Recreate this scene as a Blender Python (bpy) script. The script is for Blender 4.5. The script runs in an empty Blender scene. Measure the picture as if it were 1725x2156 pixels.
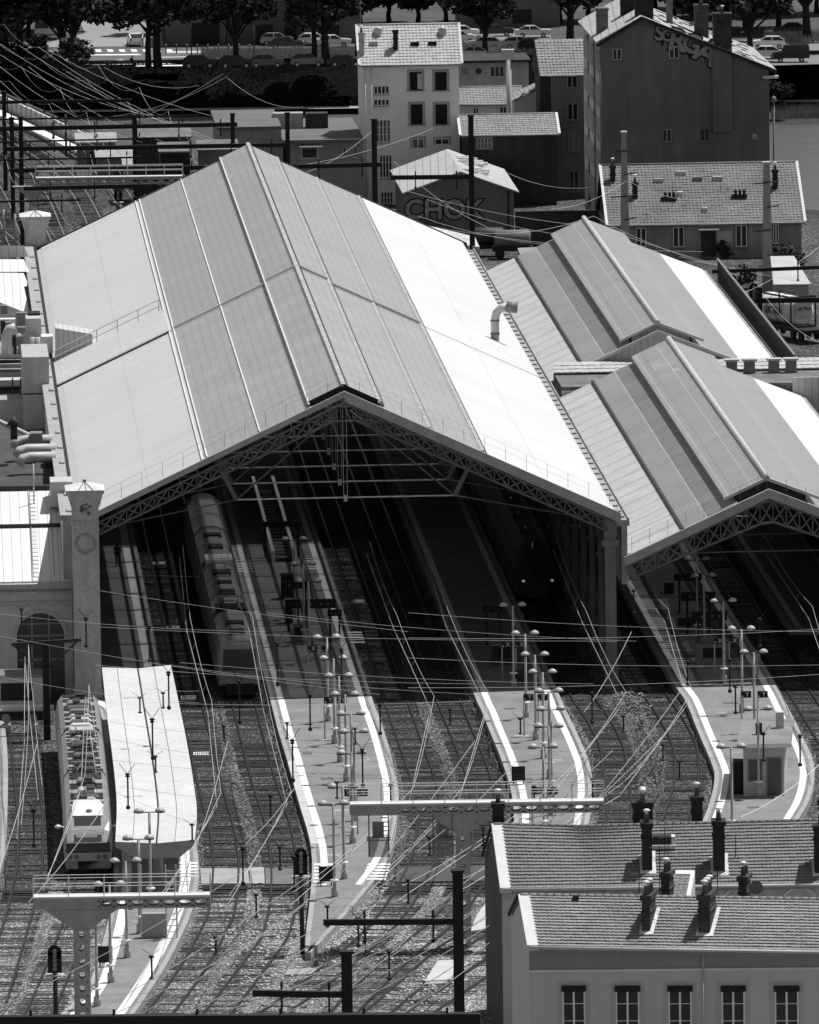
import bpy, math, random
from mathutils import Vector, Matrix
random.seed(7)
C = bpy.context.scene.collection
sc = bpy.context.scene
rad = math.radians
# ---------------------------------------------------------------- camera model (a long lens on a hillside)
FPX, CX, CY, HC, ROLL = 22000.0, 862.5, 1078.0, 97.6, 0.014
PITCH = math.atan((1078 + 1661) / FPX)
_cp, _sp, _cr, _sr = math.cos(PITCH), math.sin(PITCH), math.cos(ROLL), math.sin(ROLL)
FW = Vector((0, _cp, -_sp)); _R0 = Vector((1, 0, 0)); _U0 = Vector((0, _sp, _cp))
RT = _R0 * _cr - _U0 * _sr; UP = _R0 * _sr + _U0 * _cr
def ray(x, y): return FW + RT * ((x - CX) / FPX) + UP * ((CY - y) / FPX)
def G(x, y, z=0.0):
    d = ray(x, y); t = (z - HC) / d.z
    return Vector((d.x * t, d.y * t, z))
def V(x, y, Y):
    d = ray(x, y); t = Y / d.y
    return Vector((d.x * t, Y, HC + d.z * t))
cam = bpy.data.cameras.new('camera'); co = bpy.data.objects.new('camera', cam); C.objects.link(co)
cam.sensor_fit = 'VERTICAL'; cam.sensor_height = 24.0; cam.lens = FPX / 2156.0 * 24.0
cam.clip_start = 1.0; cam.clip_end = 8000.0
m = Matrix((RT, UP, -FW)).transposed().to_4x4(); m.translation = Vector((0, 0, HC)); co.matrix_world = m
sc.camera = co
sc.view_settings.view_transform = 'Standard'; sc.view_settings.look = 'None'
sc.view_settings.exposure = 0; sc.view_settings.gamma = 1
# ---------------------------------------------------------------- light
SUN_EL = rad(66.0); SUN_DIR = Vector((0.777 * math.cos(SUN_EL), 0.63 * math.cos(SUN_EL), math.sin(SUN_EL))).normalized()
w = bpy.data.worlds.new('World'); sc.world = w; w.use_nodes = True
nt = w.node_tree; nt.nodes.clear()
sky = nt.nodes.new('ShaderNodeTexSky'); sky.sky_type = 'NISHITA'; sky.sun_disc = False
sky.sun_elevation = SUN_EL; sky.sun_rotation = math.atan2(SUN_DIR.x, SUN_DIR.y)
bw = nt.nodes.new('ShaderNodeRGBToBW'); bg = nt.nodes.new('ShaderNodeBackground'); wo = nt.nodes.new('ShaderNodeOutputWorld')
nt.links.new(sky.outputs[0], bw.inputs[0]); nt.links.new(bw.outputs[0], bg.inputs[0]); nt.links.new(bg.outputs[0], wo.inputs[0])
bg.inputs[1].default_value = 0.088
sl = bpy.data.lights.new('sun', 'SUN'); sl.energy = 4.6; sl.angle = rad(0.53); sl.color = (1, 1, 1)
so = bpy.data.objects.new('sun', sl); C.objects.link(so); so.rotation_euler = SUN_DIR.to_track_quat('Z', 'Y').to_euler()
so.location = (0, 600, 200)
# ---------------------------------------------------------------- materials: all grey, all procedural
MATS = {}
def mat(name, v, var=0.25, scale=1.0, rough=0.85, metal=0.0, spec=0.3, fine=0.0, fscale=12.0, bump=0.0, stripe=None, transp=0.0, stain=0.0, wave=None, sdir=(1.2, 1.2, 0.12)):
    """grey surface: broad stains (var, scale per metre), fine speckle, optional line grid stripe=[(axis, period, width, dark)]"""
    if name in MATS: return MATS[name]
    m = bpy.data.materials.new(name); m.use_nodes = True; MATS[name] = m
    t = m.node_tree; N = t.nodes; L = t.links; N.clear()
    out = N.new('ShaderNodeOutputMaterial'); p = N.new('ShaderNodeBsdfPrincipled')
    p.inputs['Roughness'].default_value = rough; p.inputs['Metallic'].default_value = metal
    p.inputs['Specular IOR Level'].default_value = spec
    tc = N.new('ShaderNodeTexCoord')
    def noise(s, d=4.0, r=0.6):
        n = N.new('ShaderNodeTexNoise'); n.inputs['Scale'].default_value = s; n.inputs['Detail'].default_value = d
        n.inputs['Roughness'].default_value = r; L.new(tc.outputs['Object'], n.inputs['Vector']); return n.outputs[0]
    def math_(op, a, b=None, c=None):
        n = N.new('ShaderNodeMath'); n.operation = op
        for i, q in enumerate((a, b, c)):
            if q is None: continue
            if isinstance(q, (int, float)): n.inputs[i].default_value = q
            else: L.new(q, n.inputs[i])
        return n.outputs[0]
    # value = v * (1 + var*(noise-.5)*2) ...
    a = noise(scale)
    val = math_('MULTIPLY_ADD', a, 2 * 1.9 * var * v, v - 1.9 * var * v)
    if fine:
        f = noise(fscale, 2.0, 0.8)
        f2 = math_('MULTIPLY_ADD', f, 4.4 * fine, 1 - 2.2 * fine)
        val = math_('MULTIPLY', val, f2)
    if stain:
        mp = N.new('ShaderNodeMapping'); L.new(tc.outputs['Object'], mp.inputs[0]); mp.inputs['Scale'].default_value = sdir
        n = N.new('ShaderNodeTexNoise'); n.inputs['Scale'].default_value = 1.3; n.inputs['Detail'].default_value = 5; L.new(mp.outputs[0], n.inputs['Vector'])
        f = math_('MULTIPLY_ADD', n.outputs[0], 3.6 * stain, 1 - 1.9 * stain); val = math_('MULTIPLY', val, f)
    if stripe:
        sx = N.new('ShaderNodeSeparateXYZ'); L.new(tc.outputs['Object'], sx.inputs[0])
        for ax, per, wid, dk in stripe:
            q = math_('DIVIDE', sx.outputs[ax], per); q = math_('FRACT', q); q = math_('LESS_THAN', q, wid / per)
            q = math_('MULTIPLY_ADD', q, dk - 1.0, 1.0); val = math_('MULTIPLY', val, q)
    val = math_('MAXIMUM', val, 0.004)
    L.new(val, p.inputs['Base Color'])
    if bump:
        b = N.new('ShaderNodeBump'); b.inputs['Strength'].default_value = bump; b.inputs['Distance'].default_value = 0.05
        L.new(noise(fscale, 3.0, 0.7), b.inputs['Height']); L.new(b.outputs[0], p.inputs['Normal'])
    if transp:
        tb = N.new('ShaderNodeBsdfTransparent'); mx = N.new('ShaderNodeMixShader'); mx.inputs[0].default_value = transp
        L.new(p.outputs[0], mx.inputs[1]); L.new(tb.outputs[0], mx.inputs[2]); L.new(mx.outputs[0], out.inputs[0])
    else: L.new(p.outputs[0], out.inputs[0])
    return m
def gravel(name, lo, hi, big=0.35):
    if name in MATS: return MATS[name]
    m = bpy.data.materials.new(name); m.use_nodes = True; MATS[name] = m
    t = m.node_tree; N = t.nodes; L = t.links; N.clear()
    out = N.new('ShaderNodeOutputMaterial'); p = N.new('ShaderNodeBsdfPrincipled'); p.inputs['Roughness'].default_value = 0.95
    p.inputs['Specular IOR Level'].default_value = 0.1
    tc = N.new('ShaderNodeTexCoord')
    mp = N.new('ShaderNodeMapping'); mp.inputs['Scale'].default_value = (1, 0.36, 1); L.new(tc.outputs['Object'], mp.inputs[0])
    vo = N.new('ShaderNodeTexVoronoi'); vo.inputs['Scale'].default_value = 13.0; L.new(mp.outputs[0], vo.inputs['Vector'])
    bwn = N.new('ShaderNodeSeparateColor'); L.new(vo.outputs['Color'], bwn.inputs[0])
    no = N.new('ShaderNodeTexNoise'); no.inputs['Scale'].default_value = 0.22; no.inputs['Detail'].default_value = 6; no.inputs['Roughness'].default_value = 0.65
    L.new(mp.outputs[0], no.inputs['Vector'])
    pw = N.new('ShaderNodeMath'); pw.operation = 'POWER'; L.new(bwn.outputs[0], pw.inputs[0]); pw.inputs[1].default_value = 3.2
    r = N.new('ShaderNodeMapRange'); L.new(pw.outputs[0], r.inputs[0]); r.inputs[3].default_value = lo; r.inputs[4].default_value = hi
    g = N.new('ShaderNodeMapRange'); L.new(no.outputs[0], g.inputs[0]); g.inputs[1].default_value = 0.3; g.inputs[2].default_value = 0.7
    g.inputs[3].default_value = 1 - big; g.inputs[4].default_value = 1 + big
    mu = N.new('ShaderNodeMath'); mu.operation = 'MULTIPLY'; L.new(r.outputs[0], mu.inputs[0]); L.new(g.outputs[0], mu.inputs[1])
    L.new(mu.outputs[0], p.inputs['Base Color'])
    b = N.new('ShaderNodeBump'); b.inputs['Strength'].default_value = 0.7; b.inputs['Distance'].default_value = 0.06
    L.new(bwn.outputs[1], b.inputs['Height']); L.new(b.outputs[0], p.inputs['Normal'])
    L.new(p.outputs[0], out.inputs[0]); return m
# ---------------------------------------------------------------- mesh building
ORG = {}
class MB:
    def __init__(s): s.v = []; s.f = []; s.mi = []; s.cur = 0; s.smooth = False; s.sm = []
    def mat(s, i): s.cur = i; return s
    def add(s, vs, fs):
        n = len(s.v); s.v += [tuple(q) for q in vs]
        for f in fs: s.f.append([n + i for i in f]); s.mi.append(s.cur); s.sm.append(s.smooth)
        return s
    def poly(s, *p): return s.add(p, [list(range(len(p)))])
    def hexa(s, p):   # 8 points, bottom ring then top ring
        return s.add(p, [[3, 2, 1, 0], [4, 5, 6, 7], [0, 1, 5, 4], [1, 2, 6, 5], [2, 3, 7, 6], [3, 0, 4, 7]])
    def box(s, x0, x1, y0, y1, z0, z1, fr=None):
        p = [Vector(q) for q in ((x0, y0, z0), (x1, y0, z0), (x1, y1, z0), (x0, y1, z0), (x0, y0, z1), (x1, y0, z1), (x1, y1, z1), (x0, y1, z1))]
        if fr: p = [fr.p(*q) for q in p]
        return s.hexa(p)
    def crenel(s, x0, x1, y0, y1, per, z0, z1, duty=.5):
        P = []; y = y0
        while y < y1: P += [(y, z0), (y, z1), (y + per * duty, z1), (y + per * duty, z0)]; y += per
        return s.strip([(x0, a, z) for a, z in P], [(x1, a, z) for a, z in P])
    def beam(s, a, b, wx, wz, up=Vector((0, 0, 1))):
        a, b = Vector(a), Vector(b); d = (b - a).normalized(); sd = d.cross(up)
        if sd.length < 1e-4: sd = Vector((1, 0, 0))
        sd.normalize(); u = sd.cross(d)
        r = lambda q: [q + sd * i * wx / 2 + u * j * wz / 2 for i, j in ((-1, -1), (1, -1), (1, 1), (-1, 1))]
        return s.hexa(r(a) + r(b))
    def tube(s, pts, r, n=6, cap=True):
        pts = [Vector(q) for q in pts]; rs = r if isinstance(r, (list, tuple)) else [r] * len(pts)
        base = len(s.v); sd = None
        for i, q in enumerate(pts):
            d = (pts[min(i + 1, len(pts) - 1)] - pts[max(i - 1, 0)]).normalized()
            if sd is None:
                sd = d.cross(Vector((0, 0, 1)))
                if sd.length < 1e-3: sd = Vector((1, 0, 0))
            sd = (sd - d * sd.dot(d))
            if sd.length < 1e-5: sd = d.orthogonal()
            sd.normalize(); u = d.cross(sd)
            for k in range(n):
                a = 2 * math.pi * k / n; s.v.append(tuple(q + (sd * math.cos(a) + u * math.sin(a)) * rs[i]))
        for i in range(len(pts) - 1):
            for k in range(n):
                a, b = base + i * n + k, base + i * n + (k + 1) % n
                s.f.append([a, b, b + n, a + n]); s.mi.append(s.cur); s.sm.append(n > 5)
        if cap and n > 2:
            s.f.append([base + k for k in range(n)][::-1]); s.mi.append(s.cur); s.sm.append(False)
            e = base + (len(pts) - 1) * n; s.f.append([e + k for k in range(n)]); s.mi.append(s.cur); s.sm.append(False)
        return s
    def lathe(s, prof, c=(0, 0, 0), n=12, sx=1, sy=1):
        c = Vector(c); base = len(s.v)
        for r, z in prof:
            for k in range(n):
                a = 2 * math.pi * k / n; s.v.append((c.x + r * math.cos(a) * sx, c.y + r * math.sin(a) * sy, c.z + z))
        for i in range(len(prof) - 1):
            for k in range(n):
                a, b = base + i * n + k, base + i * n + (k + 1) % n
                s.f.append([a, b, b + n, a + n]); s.mi.append(s.cur); s.sm.append(True)
        s.f.append([base + k for k in range(n)][::-1]); s.mi.append(s.cur); s.sm.append(False)
        e = base + (len(prof) - 1) * n; s.f.append([e + k for k in range(n)]); s.mi.append(s.cur); s.sm.append(False)
        return s
    def strip(s, A, B):
        n = len(A); return s.add(list(A) + list(B), [[i, i + 1, n + i + 1, n + i] for i in range(n - 1)])
    def build(s, name, mats, parent=None, local=False):
        me = bpy.data.meshes.new(name); vs = s.v
        if parent is not None and not local:
            o = ORG[parent]; vs = [(a - o[0], b - o[1], c - o[2]) for a, b, c in vs]
        me.from_pydata(vs, [], s.f)
        if not isinstance(mats, (list, tuple)): mats = [mats]
        for q in mats: me.materials.append(q)
        me.polygons.foreach_set('material_index', s.mi); me.polygons.foreach_set('use_smooth', s.sm)
        me.update()
        o = bpy.data.objects.new(name, me); C.objects.link(o)
        if parent is not None: o.parent = parent; ORG[o] = ORG[parent]
        else: ORG[o] = Vector((0, 0, 0))
        return o
class Fr:   # a frame: origin and axes
    def __init__(s, o, x, y, z=Vector((0, 0, 1))): s.o, s.x, s.y, s.z = Vector(o), Vector(x), Vector(y), Vector(z)
    def p(s, a, b, c=0.0): return s.o + s.x * a + s.y * b + s.z * c
def heading(o, deg):   # x axis turned by deg about z (ccw), y axis goes away
    a = rad(deg); return Fr(o, (math.cos(a), math.sin(a), 0), (-math.sin(a), math.cos(a), 0))
def tag(o, label=None, cat=None, group=None, kind=None):
    if label: o['label'] = label
    if cat: o['category'] = cat
    if group: o['group'] = group
    if kind: o['kind'] = kind
    return o
def thing(name, label, cat, loc=(0, 0, 0), group=None, rz=0.0):
    o = bpy.data.objects.new(name, None); C.objects.link(o); o.location = loc; o.rotation_euler.z = rz
    o.empty_display_size = 0.3
    ORG[o] = Vector(loc); return tag(o, label, cat, group)
def copytree(o, par=None):
    c = o.copy(); C.objects.link(c); ORG[c] = ORG.get(o, Vector())
    if par is not None: c.parent = par
    for k in list(o.children): copytree(k, c)
    return c
def structure(name, mb, mats): return tag(mb.build(name, mats), kind='structure')
def textmesh(body, size, extrude=0.0, offset=0.0, shear=0.0):
    cu = bpy.data.curves.new('text', 'FONT'); cu.body = body; cu.size = size; cu.extrude = extrude; cu.offset = offset; cu.shear = shear
    cu.align_x = 'CENTER'; cu.align_y = 'CENTER'; cu.resolution_u = 3
    ob = bpy.data.objects.new('text', cu); C.objects.link(ob)
    dg = bpy.context.evaluated_depsgraph_get(); me = bpy.data.meshes.new_from_object(ob.evaluated_get(dg))
    vs = [v.co.copy() for v in me.vertices]; fs = [list(q.vertices) for q in me.polygons]
    bpy.data.objects.remove(ob); bpy.data.curves.remove(cu); bpy.data.meshes.remove(me)
    return vs, fs
def put_text(mb, body, size, o, ux, uy, offset=0.0, shear=0.0, warp=None):
    vs, fs = textmesh(body, size, 0.0, offset, shear)
    o, ux, uy = Vector(o), Vector(ux), Vector(uy)
    if warp: vs = [warp(q) for q in vs]
    mb.add([o + ux * q.x + uy * q.y for q in vs], fs)
def lerp(a, b, t): return a + (b - a) * t
def smooth(P, n=8):   # Catmull-Rom through points
    out = []
    for i in range(len(P) - 1):
        a, b, c, d = P[max(i - 1, 0)], P[i], P[i + 1], P[min(i + 2, len(P) - 1)]
        for k in range(n):
            t = k / n
            out.append(0.5 * ((2 * b) + (c - a) * t + (2 * a - 5 * b + 4 * c - d) * t * t + (3 * b - a - 3 * c + d) * t ** 3))
    out.append(P[-1].copy()); return out
def walk(P, step):    # points at equal spacing with tangents
    res = []; acc = 0.0
    for i in range(len(P) - 1):
        d = P[i + 1] - P[i]; l = d.length
        if l < 1e-6: continue
        while acc < l: res.append((P[i] + d * (acc / l), d / l)); acc += step
        acc -= l
    return res
def offset(P, w):
    out = []
    for i, q in enumerate(P):
        d = P[min(i + 1, len(P) - 1)] - P[max(i - 1, 0)]; d.z = 0; d.normalize()
        out.append(q + Vector((d.y, -d.x, 0)) * w)
    return out
def tiles(mb, el, er, rr, rl, row=0.34, col=0.22, th=0.055, jit=0.012, wavy=0.03):
    """tiled roof slope as rows of separate overlapping tiles. el/er eave ends, rl/rr ridge ends"""
    el, er, rr, rl = map(Vector, (el, er, rr, rl))
    nrm = (er - el).cross(rl - el).normalized()
    if nrm.z < 0: nrm = -nrm
    nr = max(2, int(((rl - el).length + (rr - er).length) / 2 / row))
    for i in range(nr):
        t0, t1 = i / nr, (i + 1) / nr + 0.02
        a, b, c, d = lerp(el, rl, t0), lerp(er, rr, t0), lerp(er, rr, t1), lerp(el, rl, t1)
        nc = max(1, int((b - a).length / col)); off = 0.5 * (i % 2)
        for k in range(nc):
            u0, u1 = (k) / nc, (k + 1) / nc
            j = random.uniform(-jit, jit); h = th + j; um = (u0 + u1) / 2
            dn = (a - d).normalized() * random.uniform(0, 0.03)
            p0, p1, pm = lerp(a, b, u0) + dn, lerp(a, b, u1) + dn, lerp(a, b, um) + dn
            q0, q1, qm = lerp(d, c, u0), lerp(d, c, u1), lerp(d, c, um)
            hi, lo = nrm * (h + wavy), nrm * h
            mb.add([p0 + lo, pm + hi, p1 + lo, q1 + nrm * 0.01, qm + nrm * (0.01 + wavy), q0 + nrm * 0.01, p0 - nrm * 0.02, p1 - nrm * 0.02],
                   [[0, 1, 4, 5], [1, 2, 3, 4], [6, 7, 2, 1, 0]])
# ================================================================ GROUND, RIVER, TRACKS, PLATFORMS
M_bal = gravel('ballast', 0.035, 0.24, 0.5)
M_balL = gravel('pale_ballast', 0.085, 0.46, 0.7)
M_asph = mat('asphalt', 0.21, 0.26, 0.35, fine=0.16, fscale=6)
M_road = mat('road_asphalt', 0.11, 0.2, 0.15, fine=0.1)
M_line = mat('white_paint', 0.78, 0.16, 1.2, fine=.12, fscale=5)
M_conc = mat('concrete', 0.34, 0.15, 0.6, fine=0.12, fscale=7, stain=0.1)
M_concD = mat('dark_concrete', 0.16, 0.25, 0.4, fine=0.2, fscale=6, stain=0.25)
M_concL = mat('pale_concrete', 0.5, 0.12, 0.7, fine=0.08)
M_rail = mat('rail_steel', 0.018, 0.2, 1.0, rough=0.5, spec=0.4)
M_slp = mat('sleeper', 0.04, 0.3, 1.5, fine=0.3, fscale=9)
M_black = mat('black_steel', 0.012, 0.3, 1.0, rough=0.6)
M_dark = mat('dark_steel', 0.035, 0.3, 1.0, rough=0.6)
M_grey = mat('grey_steel', 0.2, 0.2, 0.8, rough=0.55)
M_light = mat('pale_steel', 0.5, 0.15, 1.0, rough=0.5)
M_white = mat('white_enamel', 0.8, 0.06, 1.0, rough=0.5)
M_wire = mat('wire', 0.55, 0.1, 1.0, rough=0.4)
M_wireD = mat('dark_wire', 0.03, 0.1, 1.0)
M_leaf = mat('leaf', 0.05, 0.5, 0.6, fine=0.3, fscale=3)
M_grass = mat('grass', 0.16, 0.4, 0.8, fine=0.3, fscale=6)
M_bank = mat('bank', 0.008, 0.6, 0.12, fine=0.4, fscale=1.6, rough=1.0, spec=0.0)  # near-black tone also carries the shade of the roadside trees
g = MB(); g.poly((-600, 200, 0), (600, 200, 0), (600, 1019, 0), (35.2, 1019, 0), (35.2, 1086, 0), (-600, 1086, 0)); structure('ground', g, M_bal)
g = MB(); g.poly((-600, 1010, -6), (600, 1010, -6), (600, 1206, -6), (-600, 1206, -6))
def water_mat():
    m = bpy.data.materials.new('river_water'); m.use_nodes = True; t = m.node_tree; p = t.nodes['Principled BSDF']
    p.inputs['Base Color'].default_value = (0.1, 0.1, 0.1, 1); p.inputs['Roughness'].default_value = 0.3
    tc = t.nodes.new('ShaderNodeTexCoord'); mp = t.nodes.new('ShaderNodeMapping'); mp.inputs['Scale'].default_value = (0.12, 0.5, 1)
    n = t.nodes.new('ShaderNodeTexNoise'); n.inputs['Scale'].default_value = 1.0; n.inputs['Detail'].default_value = 6
    b = t.nodes.new('ShaderNodeBump'); b.inputs['Strength'].default_value = 0.9; b.inputs['Distance'].default_value = 0.8
    t.links.new(tc.outputs['Object'], mp.inputs[0]); t.links.new(mp.outputs[0], n.inputs[0]); t.links.new(n.outputs[0], b.inputs['Height']); t.links.new(b.outputs[0], p.inputs['Normal'])
    return m
structure('river_water', g, water_mat())
g = MB(); g.poly((-600, 1086, -7), (35.2, 1086, -7), (35.2, 1086, 0.0), (-600, 1086, 0.0)); g.poly((35.2, 1086, -7), (35.2, 1019, -7), (35.2, 1019, 0), (35.2, 1086, 0)); g.poly((35.2, 1019, -7), (600, 1019, -7), (600, 1019, 0), (35.2, 1019, 0)); structure('quay_wall', g, M_concD)
# far bank: path at the water, dark overgrown slope, road on top
g = MB()
xs = [-420 + 6 * i for i in range(141)]
rows = [(1205, -7), (1205.3, -5.3), (1207.2, -5.2), (1208.0, -4.2), (1211, -2.6), (1214.5, -1.1), (1216.5, -0.7)]
for i in range(len(rows) - 1):
    (ya, za), (yb, zb) = rows[i], rows[i + 1]
    g.cur = 1 if i == 1 else 0
    for k in range(len(xs) - 1):
        f = lambda x, z, y: (x, y, z + (0.25 * math.sin(x * 0.7 + y) + 0.2 * math.sin(x * 1.9) if -5 < z < -0.8 else 0))
        g.add([f(xs[k], za, ya), f(xs[k + 1], za, ya), f(xs[k + 1], zb, yb), f(xs[k], zb, yb)], [[0, 1, 2, 3]])
structure('embankment', g, [M_bank, M_conc])
g = MB(); g.poly((-900, 1216.5, -0.7), (900, 1216.5, -0.7), (900, 3200, -0.7), (-900, 3200, -0.7)); structure('street_ground', g, mat('far_ground', 0.07, 0.4, 0.08, fine=0.2, fscale=1.0))  # tone lowered to carry the shade beneath the back row of trees
g = MB(); g.poly((-900, 1217.5, -0.69), (900, 1217.5, -0.69), (900, 1239, -0.69), (-900, 1239, -0.69)); structure('road', g, M_road)

g = MB(); g.poly((-80, 606, .068), (60, 606, .068), (60, 860, .068), (-80, 860, .068)); structure('ballast_bed', g, gravel('track_ballast', 0.03, 0.28, 0.5))
SH_O = G(1297, 1452, 0); SH_DEG = 2.774
SH = heading(SH_O, SH_DEG)
def SL(p):   # world -> shed local
    d = Vector(p) - SH_O; return Vector((d.dot(SH.x), d.dot(SH.y), d.z))
def vp_back(px, py, y_end, z=0.0):   # from a point straight back along the shed axis to local y_end
    a = G(px, py, z); l = SL(a); return SH.p(l.x, y_end, z)
def pxpath(pts, z=0.0, n=6): return smooth([G(x, y, z) for x, y in pts], n)
def make_track(label, P, sl0=0, sleeper=0.6, RM=None):
    t = thing('railway_track', label, 'track', P[0], 'railway tracks through the station')
    for s in (-1, 1):
        b = MB(); Q = offset(P, s * 0.7525)
        prof = [(-0.10, 0.06), (-0.05, 0.20), (0.05, 0.20), (0.10, 0.06)]
        L = [offset(Q, px) for px, _ in prof]
        for j in range(3):
            A = [q + Vector((0, 0, prof[j][1])) for q in L[j]]; B = [q + Vector((0, 0, prof[j + 1][1])) for q in L[j + 1]]
            b.strip(A, B)
        b.build('rail', RM or M_rail, t)
    b = MB()
    for q, d in walk(P, sleeper):
        d = Vector((d.x, d.y, 0)).normalized(); n = Vector((d.y, -d.x, 0))
        L = 1.3 + random.uniform(-0.06, 0.06); wv = 0.15 + random.uniform(-0.03, 0.02); h = 0.10 + random.uniform(-0.035, 0.025); sk = d * random.uniform(-0.04, 0.04)
        a = [q - n * L - d * wv - sk, q + n * L - d * wv + sk, q + n * L + d * wv + sk, q - n * L + d * wv - sk]
        up = Vector((0, 0, h))
        b.add(a + [k + up for k in a], [[4, 5, 6, 7], [0, 1, 5, 4], [1, 2, 6, 5], [3, 0, 4, 7]])
    o = b.build('sleeper_bed', M_slp, t); o['kind'] = 'stuff'
    return t
def shed_track(label, pts, y_end=176):
    P = [G(x, y) for x, y in pts]
    l = SL(P[0]); back = [SH.p(l.x, y_end), SH.p(l.x, 60), SH.p(l.x, 25)]
    return make_track(label, smooth(back + P, 8))
TR = {}
TR['T2'] = [(403, 1493), (425, 1580), (445, 1667), (471, 1767), (476, 1832), (468, 1917), (448, 1967), (400, 2052), (333, 2142), (290, 2190)]
TR['T3'] = [(515, 1493), (533, 1565), (554, 1643), (586, 1744), (598, 1832), (596, 1902), (580, 1972), (542, 2029), (475, 2117), (430, 2170)]
TR['T4'] = [(833, 1478), (860, 1556), (887.5, 1634), (900, 1690), (905, 1740), (896, 1800), (872, 1856), (819, 1938), (751, 2005), (650, 2085), (560, 2150)]
TR['T5'] = [(944, 1478), (976, 1556), (1006.5, 1634), (1018, 1690), (1022, 1745), (1015, 1810), (981, 1883), (929, 1949), (836, 2024), (735, 2125), (690, 2170)]
TR['T6'] = [(1222, 1462), (1260, 1520), (1288, 1577), (1296, 1632), (1304, 1697), (1295, 1760), (1240, 1830), (1110, 1915), (976, 1984), (917, 2030), (833, 2105), (760, 2165)]
TR['T7'] = [(1377, 1462), (1415, 1520), (1442, 1577), (1446, 1637), (1434, 1692), (1400, 1770), (1290, 1880), (1060, 2020), (889, 2134), (840, 2170)]
TR['T8'] = [(1681, 1458), (1726, 1530), (1760, 1590), (1775, 1650), (1770, 1720)]
LAB = dict(T2='track beside the canopy roof that passes between white flat track plates', T3='track under the train standing half inside the big shed',
           T4='track along the right edge of the widest lamp-lined platform', T5='track along the left edge of the platform with two curving bright white lines',
           T6='track passing just left of the shed columns and curving behind the tiled rooftops', T7='weedy track right of the rubble heap leading under the smaller shed',
           T8='track right of the platform with the small flat-roofed kiosk')
for k in TR: shed_track(LAB[k], TR[k])
T0 = [(43, 1548), (48, 1580), (64, 1720), (64, 1800), (60, 1842), (44, 1917), (22, 1992), (-15, 2117)]
make_track('curving track on the left that ends at a buffer stop', pxpath(T0, 0, 8))
T1 = [(160, 1530), (172, 1640), (183, 1760), (187, 1835), (178, 1890), (155, 1960), (100, 2100), (70, 2160)]
make_track('track under the train with the roof full of equipment', pxpath(T1, 0, 8))
# ---------------------------------------------------------------- platforms
PZ = 0.55
def interp(pts, y):
    for (xa, ya), (xb, yb) in zip(pts, pts[1:]):
        if y <= yb or (xb, yb) == pts[-1]:
            return xa + (xb - xa) * (y - ya) / (yb - ya)
def edge_line(pts, back, n=5):
    P = [G(x, y, PZ) for x, y in pts]
    if back:
        l = SL(P[0]); P = [SH.p(l.x, back, PZ), SH.p(l.x, back * 0.5, PZ)] + P
    return smooth(P, n)
def resample(P, n):
    L = [0]
    for a, b in zip(P, P[1:]): L.append(L[-1] + (b - a).length)
    out = []; j = 0
    for i in range(n):
        s = L[-1] * i / (n - 1)
        while j < len(L) - 2 and L[j + 1] < s: j += 1
        out.append(lerp(P[j], P[j + 1], (s - L[j]) / max(1e-6, L[j + 1] - L[j])))
    return out
def platform(left, right, label, back=0, stripes=(1, 1), so=0.5, sw=0.42, n=60, coping=0.28, sstart=None):
    A, B = resample(edge_line(left, back), n), resample(edge_line(right, back), n)
    t = thing('station_platform', label, 'platform', (A[n // 2] + B[n // 2]) / 2 - Vector((0, 0, PZ)))
    dz = Vector((0, 0, PZ)); b = MB()
    Ai, Bi = offset(A, -coping), offset(B, coping)
    b.strip(Ai, Bi); b.build('deck', M_asph, t)
    b = MB(); b.strip(A, Ai); b.strip(Bi, B)
    for E in (A, B): b.strip(E, [q - dz for q in E])
    b.poly(A[-1], B[-1], B[-1] - dz, A[-1] - dz); b.poly(A[0], B[0], B[0] - dz, A[0] - dz)
    b.build('edge_coping', M_conc, t)
    up = Vector((0, 0, 0.006))
    for s, E, sg in ((stripes[0], A, -1), (stripes[1], B, 1)):
        if s:
            b = MB(); i0 = 0
            E1, E2 = offset(E, sg * so), offset(E, sg * (so + sw)); n1 = int(len(E) * s)
            b.strip([q + up for q in E1[i0:n1]], [q + up for q in E2[i0:n1]]); b.build('safety_line', M_line, t)
    return t, A, B
P0 = platform([(158, 1440), (212, 1500), (222, 1600), (236, 1768), (240, 1830), (232, 1917), (190, 2067), (145, 2117), (100, 2165)],
              [(346, 1450), (375, 1580), (412, 1768), (420, 1837), (412, 1890), (397, 1937), (350, 2032), (272, 2150), (262, 2165)],
              'platform partly under the pale flat canopy, black square board at its tip', 170, sw=0.55)
P1 = platform([(567.8, 1466.6), (582.6, 1526), (596.6, 1573), (606, 1603), (619, 1652), (633, 1701), (645.6, 1741), (656, 1790), (657, 1840), (652, 1900), (645, 1960), (642, 2003)],
              [(781, 1461), (791, 1488), (812, 1549), (826, 1600), (837, 1645), (840, 1690), (834, 1750), (822, 1800), (795, 1845), (735, 1917), (690, 1967), (655, 2005)],
              'longest lamp-lined platform, marked Y, running out from the middle of the big shed', 170, stripes=(0.93, 0.93))
P2 = platform([(997, 1458), (1012.6, 1490.6), (1026.7, 1528), (1044, 1568.7), (1059.5, 1609), (1072, 1647), (1080, 1686), (1082, 1740), (1070, 1800)],
              [(1170, 1445), (1181, 1472), (1197, 1505), (1216, 1544), (1231, 1578), (1240.7, 1603), (1247, 1636), (1248.5, 1662), (1247, 1687), (1238, 1740), (1215, 1800)],
              'platform with two curving bright white lines, marked Y and Z', 170)
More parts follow.
